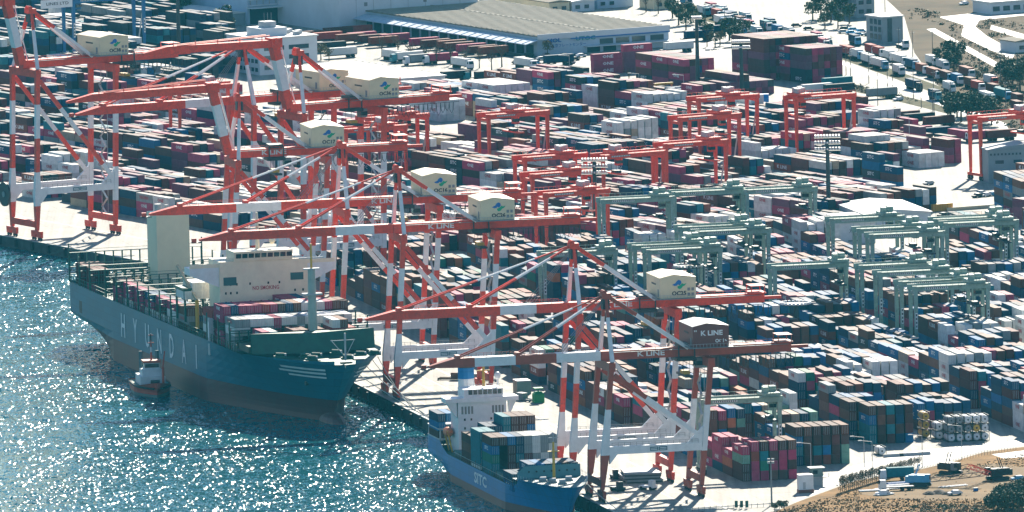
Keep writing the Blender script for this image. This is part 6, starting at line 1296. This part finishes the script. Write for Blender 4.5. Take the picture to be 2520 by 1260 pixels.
# ---------------------------------------------------------------- field at the lower right
DRY = mat('dry_grass_ground', (0.26, 0.145, 0.05), 0.9, spec=0.08, var=0.5, scale=0.10, dirt=(0.13, 0.10, 0.045)); WORK = mat('work_yard_earth', (0.20, 0.128, 0.058), 0.85, spec=0.08, var=0.35, scale=0.06)
FIELD = gp((1905, 1268), (1960, 1235), (2075, 1195), (2085, 1150), (2260, 1155), (2330, 1138), (2420, 1112), (2560, 1092), (2600, 1330), (1880, 1330))
sheet('dry_field', gp((1900, 1262), (1960, 1236), (2085, 1190), (2110, 1182), (2260, 1156), (2330, 1140), (2420, 1113), (2560, 1094), (2620, 1400), (1800, 1400)), 0.010, DRY, kind='structure')
sheet('work_yard', gp((2110, 1215), (2260, 1175), (2440, 1140), (2600, 1160), (2600, 1225), (2300, 1232), (2200, 1228)), 0.016, WORK, kind='structure')
sheet('field_path', gp((2440, 1118), (2560, 1104), (2560, 1122), (2470, 1128)), 0.018, LGREY, kind='structure')
sheet('service_road', gp((1960, 1215), (2085, 1150), (2250, 1110), (2430, 1090), (2560, 1078), (2560, 1092), (2420, 1108), (2330, 1134), (2260, 1150), (2085, 1186), (1960, 1232)), 0.006, PAVE, kind='structure')
def grass_tufts():
    r = random.Random(9); V = []; F = []; M = []; n = 0
    cols = 3
    for _ in range(14000):
        px = r.uniform(1900, 2540); py = r.uniform(1105, 1300); x, y = P(px, py)
        q = (px, py)
        edge = 1262 - (px - 1900) * 0.27 if px < 2085 else (1212 - (px - 2085) * 0.22)
        inwork = 2120 < px < 2560 and 1150 + (2500 - px) * 0.12 < py < 1228
        if py < edge or (inwork and r.random() < 0.97): continue
        h = r.uniform(0.06, 0.25) * (1.6 if py > 1228 else 1.0); a = r.uniform(0, math.pi); w = r.uniform(0.25, 0.6); dx, dy = math.cos(a) * w / 2, math.sin(a) * w / 2; lx, ly = r.uniform(-.15, .15), r.uniform(-.15, .15)
        V += [(x - dx, y - dy, 0), (x + dx, y + dy, 0), (x + dx * 1.3 + lx, y + dy * 1.3 + ly, h), (x - dx * 1.3 + lx, y - dy * 1.3 + ly, h)]; F.append((n, n + 1, n + 2, n + 3)); n += 4
        k = math.sin(x * 0.21) + math.sin(y * 0.09 + 1.3) + r.uniform(-1, 1); M.append(0 if k > 0.4 else (1 if k > -0.9 else 2))
    me = bpy.data.meshes.new('grass'); me.from_pydata(V, [], F)
    for m in (mat('straw', (0.30, 0.20, 0.08), 0.85, var=0.3), mat('straw_rust', (0.20, 0.115, 0.05), 0.85, var=0.3), mat('green_straw', (0.115, 0.105, 0.04), 0.85, var=0.3)): me.materials.append(m)
    me.polygons.foreach_set('material_index', M); me.update(); obj('grass', me, kind='stuff', label='dry straw coloured grass on the lower right field', category='grass')
grass_tufts()
# ---------------------------------------------------------------- trees
def crown_mesh(seed, lobes, n, leaf, m, m2, name='crown'):
    r = random.Random(seed); V = []; F = []; M = []; k = 0
    for _ in range(n):
        c, rad = r.choice(lobes)
        while True:
            d = Vector((r.uniform(-1, 1), r.uniform(-1, 1), r.uniform(-1, 1)))
            if 0.25 < d.length < 1: break
        d = d.normalized() * (0.55 + 0.5 * r.random() ** 0.6); p = Vector(c) + Vector((d.x * rad[0], d.y * rad[1], d.z * rad[2]))
        a = Vector((r.uniform(-1, 1), r.uniform(-1, 1), r.uniform(-0.6, 0.6))).normalized(); b = a.cross(Vector((r.uniform(-1, 1), r.uniform(-1, 1), r.uniform(-1, 1)))).normalized(); s = leaf * r.uniform(0.5, 1.2)
        V += [p - a * s, p + b * s * 0.7, p + a * s, p - b * s * 0.7]; F.append((k, k + 1, k + 2, k + 3)); k += 4; M.append(0 if r.random() < 0.65 else 1)
    me = bpy.data.meshes.new(name); me.from_pydata([tuple(v) for v in V], [], F); me.materials.append(m); me.materials.append(m2); me.polygons.foreach_set('material_index', M); me.update(); return me
def lobes(seed, R_, H, k):
    r = random.Random(seed); out = [((0, 0, H), (R_ * 0.8, R_ * 0.8, R_ * 0.75))]
    for _ in range(k): a = r.uniform(0, 6.28); d = R_ * r.uniform(0.4, 0.8); q = R_ * r.uniform(0.35, 0.6); out.append(((d * math.cos(a), d * math.sin(a), H + R_ * r.uniform(-0.5, 0.55)), (q, q, q * 0.8)))
    return out
def trunk_mesh(H, r0, seed, bare=False):
    r = random.Random(seed); mb = MB(); mb.tube((0, 0, 0), (0, 0, H), r0, BARK, 7, r2=r0 * 0.45)
    for k in range(7 if not bare else 16):
        a = r.uniform(0, 6.28); z = H * r.uniform(0.45, 0.95); l = H * r.uniform(0.3, 0.6); p = Vector((0, 0, z)); q = p + Vector((math.cos(a) * l * 0.6, math.sin(a) * l * 0.6, l * 0.75)); mb.tube(p, q, r0 * 0.4, BARK, 5, r2=r0 * 0.12)
        if bare:
            for _ in range(4): b = q + Vector((r.uniform(-1, 1), r.uniform(-1, 1), r.uniform(0.2, 1))) * l * 0.35; mb.tube(p + (q - p) * r.uniform(0.5, 0.95), b, r0 * 0.16, BARK, 4, r2=r0 * 0.06)
    return mb.mesh('trunk')
CROWNS = [crown_mesh(i, lobes(i, 3.2, 5.0, 8), 1500, 0.36, LEAFD, LEAFM) for i in range(3)] + [crown_mesh(9, lobes(9, 2.6, 4.4, 7), 1000, 0.32, LEAFM, LEAFD), crown_mesh(12, lobes(12, 2.4, 4.6, 7), 700, 0.26, LEAFDRY, LEAFM)]
TRUNKS = [trunk_mesh(4.5, 0.28, i) for i in range(3)]; BARE = [trunk_mesh(4.6, 0.2, 20 + i, True) for i in range(3)]
def tree(px, py, s, kind, label, grp):
    x, y = P(px, py); t = thing('tree', label, 'tree', (x, y, 0), (px * 1.7) % 6.28, grp); t.scale = (s, s, s)
    if kind == 'bare': obj('trunk', BARE[int(px) % 3], t)
    else: obj('trunk', TRUNKS[int(px) % 3], t); obj('crown', CROWNS[{'dark': int(px) % 3, 'mid': 3, 'dry': 4}[kind]], t)
TREES = [('dark', [(2340, 305, 1.3), (2365, 300, 1.5), (2392, 306, 1.5), (2418, 300, 1.4), (2440, 308, 1.2), (2355, 290, 1.2), (2405, 288, 1.2), (2428, 292, 1.1), (2380, 285, 1.1)], 'in the big dark clump above the right red gantry'),
         ('dark', [(2322, 168, 1.0), (2338, 160, 1.2), (2352, 152, 1.1), (2348, 172, 0.9)], 'in the clump beside the truck queue'), ('dark', [(2475, 200, 1.1), (2492, 210, 1.2), (2510, 222, 1.4), (2505, 190, 1.0)], 'in the clump at the right edge'),
         ('mid', [(2000, 52, 1.2), (2020, 45, 1.4), (2045, 55, 1.3), (2068, 42, 1.4), (2090, 58, 1.2), (2030, 70, 1.0), (2062, 70, 1.1)], 'beside the dark block at the top'), ('dark', [(345, 45, 1.3), (370, 40, 1.4), (398, 44, 1.4), (420, 50, 1.3), (445, 42, 1.5), (545, 78, 1.3), (562, 84, 1.0)], 'behind the blue gantry at top left'),
         ('mid', [(1655, 45, 1.2), (1670, 62, 1.3), (1688, 74, 1.1), (1700, 58, 1.3), (1722, 82, 1.2), (1742, 98, 1.0), (1795, 100, 1.4), (1810, 112, 1.2), (1830, 92, 1.1)], 'scattered beside the truck park'), ('dry', [(1760, 118, 1.0), (1772, 112, 0.9), (1347, 140, 1.0), (790, 148, 1.0), (810, 150, 0.8), (1350, 205, 1.1), (1372, 206, 1.0), (118, 128, 1.0)], 'of dry brown foliage in the distance'),
         ('bare', [(940, 140, 1.3), (980, 145, 1.6), (1010, 150, 1.2), (1050, 152, 1.1), (1075, 158, 1.2), (1110, 160, 1.3), (1145, 165, 1.4), (1180, 168, 1.2), (1210, 172, 1.3), (1235, 165, 1.5), (1590, 30, 1.3), (1620, 34, 1.2), (2330, 260, 1.1), (1548, 205, 1.0), (1740, 115, 1.1)], 'leafless, along the distant roads'),
         ('dark', [(2455, 1258, 0.9), (2475, 1250, 1.0), (2492, 1256, 1.1), (2510, 1246, 1.1), (2530, 1262, 1.2), (2445, 1275, 1.0), (2480, 1276, 1.1), (2515, 1280, 1.2)], 'in the dark bush at the lower right corner'), ('dark', [(1918, 1252, 0.35), (1930, 1256, 0.4), (1906, 1258, 0.35)], 'low and black below the gate hut')]
for kind, pts, where in TREES:
    for i, (px, py, s) in enumerate(sorted(pts)): tree(px, py, s, kind, f"{'leafless' if kind == 'bare' else kind if kind != 'mid' else 'mid green'} tree, {nth(i)} from left, {where}", 'trees ' + where)
# bare hedge along the work yard
HB = [trunk_mesh(3.2, 0.07, 60 + i, True) for i in range(4)]; HC = [crown_mesh(70 + i, [((0, 0, 2.2), (0.9, 0.9, 1.9)), ((0.4, 0.2, 3.2), (0.6, 0.6, 1.2))], 260, 0.16, LEAFDRY, LEAFD) for i in range(3)]
for i in range(40):
    f = i / 39.0; px, py = lerp(2068, 2262, f), lerp(1212, 1152, f); x, y = P(px, py); t = thing('hedge_shrub', f"brown hedge shrub, {nth(i)} from left along the work yard fence", 'shrub', (x, y, 0), i * 1.3, 'brown hedge beside the work yard'); s = 1.15 - 0.3 * f; t.scale = (s, s, s); obj('stem', HB[i % 4], t); obj('foliage', HC[i % 3], t)
for i in range(34):
    f = i / 33.0; px, py = lerp(2268, 2500, f), lerp(1152, 1106, f); x, y = P(px, py); t = thing('fence_post', f"thin fence post, {nth(i)} from left along the service road", 'fence post', (x, y, 0), 0, 'posts along the service road'); mb = MB(); mb.tube((0, 0, 0), (0, 0, 2.6 + 0.8 * (i % 3 == 0)), 0.05, DARK, 5); mb.build('post', t)
for i in range(26):
    f = i / 25.0; px, py = lerp(2088, 2425, f), lerp(1233, 1243, f); x, y = P(px, py); t = thing('wooden_post', f"short wooden post, {nth(i)} from left along the lower field edge", 'fence post', (x, y, 0), 0, 'wooden posts along the field'); mb = MB(); mb.box(-0.06, 0.06, -0.06, 0.06, 0, 1.3, BARK); mb.build('post', t)
# ---------------------------------------------------------------- gate hut and construction plant
x, y = P(2008, 1196); t = thing('gate_hut', 'two storey grey green gate hut with flat roof by the fence', 'hut', (x, y, 0), G1.a)
mb = MB(); mb.box(-1.6, 1.8, -1.5, 1.5, 0, 2.6, GCLAD); mb.build('lower_room', t); mb = MB(); mb.box(-1.6, 1.8, -1.5, 1.5, 3.0, 5.4, mat('hut_green', (0.14, 0.21, 0.20), 0.6)); up = mb.build('upper_room', t); mb = MB(); mb.box(-2.2, 2.4, -2.0, 2.0, 5.4, 5.65, ROOFW); mb.build('roof', up); mb = MB(); mb.box(-1.2, 0.2, -1.56, -1.5, 3.8, 4.9, GLASS); mb.build('window', up)
mb = MB(); mb.box(-1.7, 3.6, -1.8, 1.7, 2.7, 2.9, LGREY); mb.build('landing', t); mb = MB(); mb.beam((3.4, -1.2, 2.8), (6.2, -1.2, 0.0), 0.9, 0.12, LGREY); mb.build('stair', t)
for xx in (-1.6, 1.8, 3.5):
    mb = MB(); mb.box(xx - 0.05, xx + 0.05, -1.8, -1.7, 2.9, 3.9, LGREY); mb.build('railing_post', t)
x, y = P(1982, 1212); t = thing('white_container_office', 'bright white box office with dark red base left of the gate hut', 'box', (x, y, 0), G1.a); mb = MB(); mb.box(-2.2, 2.2, -1.2, 1.2, 1.0, 5.4, WHITE); mb.build('body', t); mb = MB(); mb.box(-2.3, 2.3, -1.4, 1.2, 0, 1.0, BROWN); mb.build('base', t); mb = MB(); mb.box(-1.0, -0.2, -1.26, -1.2, 1.2, 3.2, LGREY); mb.build('door', t)
for i in range(3):
    x, y = P(1812 + i * 13, 1252); t = thing('green_panel', f"dark green and white board, {nth(i)} from left at the bottom edge", 'board', (x, y, 0), G1.a, 'boards at the bottom edge'); mb = MB(); mb.box(-0.45, 0.45, -0.06, 0.06, 0.4, 2.4, SHIPGREEN); mb.build('board', t); mb = MB(); mb.box(-0.05, 0.05, 0.06, 0.14, 0, 2.4, GREY); mb.build('post', t)
for i in range(16):
    x, y = P(1690 + i * 14.5, 1259 - i * 0.9); t = thing('guard_rail_panel', f"guard rail panel, {nth(i)} from left along the bottom quay end", 'guard rail', (x, y, 0), G1.a, 'guard rail at the quay end'); mb = MB(); mb.box(-0.86, 0.86, -0.04, 0.04, 0.75, 0.95, LGREY); mb.build('rail', t); mb = MB(); mb.box(-0.06, 0.06, -0.06, 0.06, 0, 1.2, GREY); mb.build('post', t)
def crawler(px, py, rz, body, jib, label, jibL, jibdir, cabm):
    x, y = P(px, py); t = thing('crawler_crane', label, 'construction crane', (x, y, 0), rz)
    for sx in (-1, 1): mb = MB(); mb.loft([[(sx * 1.9 + dx, -3, 0.5), (sx * 1.9 + dx, -2.4, 0), (sx * 1.9 + dx, 2.4, 0), (sx * 1.9 + dx, 3, 0.5), (sx * 1.9 + dx, 2.4, 1.0), (sx * 1.9 + dx, -2.4, 1.0)] for dx in (-0.4, 0.4)], DARK); mb.build('track', t)
    mb = MB(); mb.box(-1.8, 1.8, -2.6, 3.2, 1.3, 3.4, body); mb.build('house', t); mb = MB(); mb.box(-1.9, -0.5, -3.4, -2.0, 1.4, 3.7, cabm); cb = mb.build('cab', t); mb = MB(); mb.box(-1.8, -0.6, -3.46, -3.4, 2.2, 3.4, GLASS); mb.build('windscreen', cb)
    mb = MB(); mb.box(-1.7, 1.7, 3.2, 4.2, 1.2, 3.0, body); mb.build('counterweight', t); mb = MB(); mb.beam((-0.6, 1.5, 3.4), (-0.6, 0.2, 6.6), 0.2, 0.2, body); mb.beam((0.6, 1.5, 3.4), (0.6, 0.2, 6.6), 0.2, 0.2, body); mb.build('gantry', t)
    d = Vector(jibdir).normalized(); o = Vector((0, -2.4, 1.8)); sd = d.cross(Vector((0, 0, 1))).normalized(); up = sd.cross(d); mb = MB(); n = int(jibL / 1.5)
    for a in (-0.6, 0.6):
        for b in (-0.6, 0.6): mb.beam(o + sd * a + up * b, o + d * jibL + sd * a + up * b, 0.16, 0.16, jib)
    for k in range(n):
        p = o + d * (k * jibL / n); q = o + d * ((k + 1) * jibL / n); s = 1 if k % 2 else -1
        mb.beam(p + sd * 0.6 * s + up * 0.6, q - sd * 0.6 * s + up * 0.6, 0.09, 0.09, jib); mb.beam(p + sd * 0.6 + up * 0.6 * s, q + sd * 0.6 - up * 0.6 * s, 0.09, 0.09, jib); mb.beam(p - sd * 0.6 + up * 0.6 * s, q - sd * 0.6 - up * 0.6 * s, 0.09, 0.09, jib)
    mb.build('lattice_jib', t); return t
crawler(2265, 1196, R(70), SKYBLUE, RUSTY, 'bright blue piling rig with its mast lowered in the work yard', 17, (0.1, -1, 0.12), SKYBLUE); crawler(2455, 1180, R(-60), BLACK, RED, 'black crawler crane with lowered red lattice jib', 13, (0.5, -1, 0.35), DARK); crawler(2340, 1166, R(40), DARK, RUSTY, 'small dark excavator on the orange ground', 4, (0.2, -1, 0.2), GREY)
for i, (px, py, L_, hgt, lab) in enumerate([(2150, 1208, 9, .25, 'wide pale steel plate on the ground, nearest the hedge'), (2185, 1204, 8, .25, 'pale steel plates left of the flatbed truck'), (2200, 1196, 9, .3, 'long pale steel beam behind the parked car'), (2216, 1190, 9, .35, 'blue tarpaulin covered beams beside the hedge'), (2345, 1197, 9, .12, 'thin white sheets on the ground before the lowered mast'), (2175, 1218, 6, .3, 'dark edged steel plates beside the white car')]):
    x, y = P(px, py); t = thing('steel_pile', lab, 'steel pile', (x, y, 0), R(-78 + 4 * i)); n = 5
    for k in range(n): mb = MB(); mb.box(-1.2 + k * 0.5, -0.78 + k * 0.5, -L_ / 2 + 0.3 * (k % 2), L_ / 2, 0.05 + 0.1 * (k % 3), 0.05 + hgt + 0.1 * (k % 3), WHITE if 'blue' not in lab else LOGOBLUE); mb.build('beam', t)
car(2172, 1218, R(-75), 'white', 'white car parked in front of the steel plates', 'cars in the work yard'); car(2350, 1218, R(-70), 'white', 'white van alone on the yellow field', 'cars in the work yard'); car(2505, 1182, R(-70), 'blue', 'pale blue van at the right edge of the work yard', 'cars in the work yard')
truck(2215, 1207, R(-80), None, 'white', 'white flatbed truck in the work yard', L=8.0, grp='trucks in the work yard'); truck(2215, 1182, R(-80), 'teal', 'white', 'truck with blue tarpaulin body beside the hedge', L=8.0, grp='trucks in the work yard')
for i, (px, py, s) in enumerate([(2310, 1214, 1.0), (2287, 1216, 0.8), (2330, 1216, 0.7)]):
    x, y = P(px, py); t = thing('earth_heap', ['largest dark earth heap left of the white van', 'dark earth heap, left of the largest', 'small dark earth heap nearest the white van'][i], 'heap', (x, y, 0), i); mb = MB(); r = random.Random(i); rings = []
    for z, q in ((0, 1), (0.5, 0.75), (0.9, 0.45), (1.15, 0.12)): rings.append([((2.6 * q + r.uniform(-.25, .25)) * s * math.cos(2 * math.pi * k / 12), (3.0 * q + r.uniform(-.25, .25)) * s * math.sin(2 * math.pi * k / 12), z * s) for k in range(12)])
    mb.loft(rings, mat('dark_earth', (0.06, 0.045, 0.035), 0.95, var=0.3)); mb.build('heap', t)
x, y = P(2401, 1208); t = thing('blue_crate', 'small blue crate on the field right of the white van', 'crate', (x, y, 0), 0.3); mb = MB(); mb.box(-0.6, 0.6, -0.5, 0.5, 0, 0.8, LOGOBLUE); mb.build('body', t); mb = MB(); mb.box(-0.65, 0.65, -0.55, 0.55, 0.8, 0.95, LETTERDARK); mb.build('lid', t)
for i in range(12):
    x, y = P(2180 + i * 9.5, 1125 - i * 0.6); t = thing('concrete_block', f"small {'dark' if i == 4 else 'white'} road block, {nth(i)} from left before the tank containers", 'road block', (x, y, 0), G1.a, 'road blocks before the tank containers'); mb = MB(); mb.loft([[(-0.7, -0.4, 0), (0.7, -0.4, 0), (0.7, 0.4, 0), (-0.7, 0.4, 0)], [(-0.55, -0.25, 0.9), (0.55, -0.25, 0.9), (0.55, 0.25, 0.9), (-0.55, 0.25, 0.9)]], DARK if i == 4 else LGREY); mb.build('block', t)

ROADS = [gp((2300, 38), (2400, 28), (2530, 20), (2530, 40), (2415, 52), (2405, 66), (2435, 90), (2510, 128), (2495, 150), (2415, 118), (2360, 90), (2365, 64)), gp((2435, 58), (2560, 94), (2560, 114), (2430, 76)), gp((2275, 72), (2300, 66), (2485, 166), (2470, 182))]
def scrub(label, poly_px, n, seed, hmax):
    r = random.Random(seed); poly = gp(*poly_px); xs = [p[0] for p in poly]; ys = [p[1] for p in poly]; V = []; F = []; M = []; k = 0; made = 0
    while made < n:
        x, y = r.uniform(min(xs), max(xs)), r.uniform(min(ys), max(ys))
        if not inpoly((x, y), poly) or any(inpoly((x, y), q) for q in ROADS) or math.sin(x * 0.11) + math.sin(y * 0.021 + 2) + r.uniform(-1.2, 1.2) < 0.2: made += 0.05; continue
        made += 1; R_ = r.uniform(0.4, hmax); mi = r.choice((0, 0, 1, 2))
        for _ in range(14):
            p = Vector((x + r.gauss(0, R_ * 0.7), y + r.gauss(0, R_ * 0.7), abs(r.gauss(0.3, 0.45)) * R_)); a = Vector((r.uniform(-1, 1), r.uniform(-1, 1), r.uniform(-0.5, 0.8))).normalized(); b = a.cross(Vector((r.uniform(-1, 1), r.uniform(-1, 1), r.uniform(-1, 1)))).normalized(); s = 0.35 * R_
            V += [tuple(p - a * s), tuple(p + b * s), tuple(p + a * s), tuple(p - b * s)]; F.append((k, k + 1, k + 2, k + 3)); k += 4; M.append(mi)
    me = bpy.data.meshes.new('scrub'); me.from_pydata(V, [], F)
    for m in (LEAFDRY, LEAFM, LEAFD): me.materials.append(m)
    me.polygons.foreach_set('material_index', M); me.update(); obj('scrub', me, kind='stuff', label=label, category='scrub')
scrub('brown and green scrub over the upper right field', ((2235, 20), (2520, 60), (2520, 330), (2440, 300), (2330, 240), (2260, 130)), 950, 5, 1.1)
scrub('low scrub along the lower right field edge', ((1930, 1262), (2090, 1236), (2440, 1246), (2540, 1262), (2540, 1300), (1900, 1300)), 420, 6, 0.8)
scrub('weeds along the truck road verge', ((2035, 205), (2060, 199), (2330, 262), (2338, 281), (2210, 250)), 300, 7, 0.9)
# ---------------------------------------------------------------- haze: the five kilometres of sea air the picture looks through
def haze():
    m = bpy.data.materials.new('haze_air'); m.use_nodes = True; nt = m.node_tree
    for n in list(nt.nodes):
        if n.type != 'OUTPUT_MATERIAL': nt.nodes.remove(n)
    out = [n for n in nt.nodes if n.type == 'OUTPUT_MATERIAL'][0]
    v = nt.nodes.new('ShaderNodeVolumePrincipled'); v.inputs['Color'].default_value = (0.07, 0.62, 0.88, 1); v.inputs['Density'].default_value = HAZE_D; v.inputs['Anisotropy'].default_value = 0.2
    nt.links.new(v.outputs[0], out.inputs['Volume'])
    mb = MB(); mb.box(-1800, 1800, -5450, 2600, -10.0, 600, m); return mb.build('haze', kind='stuff')
HAZE_D = 0.95e-5
haze()
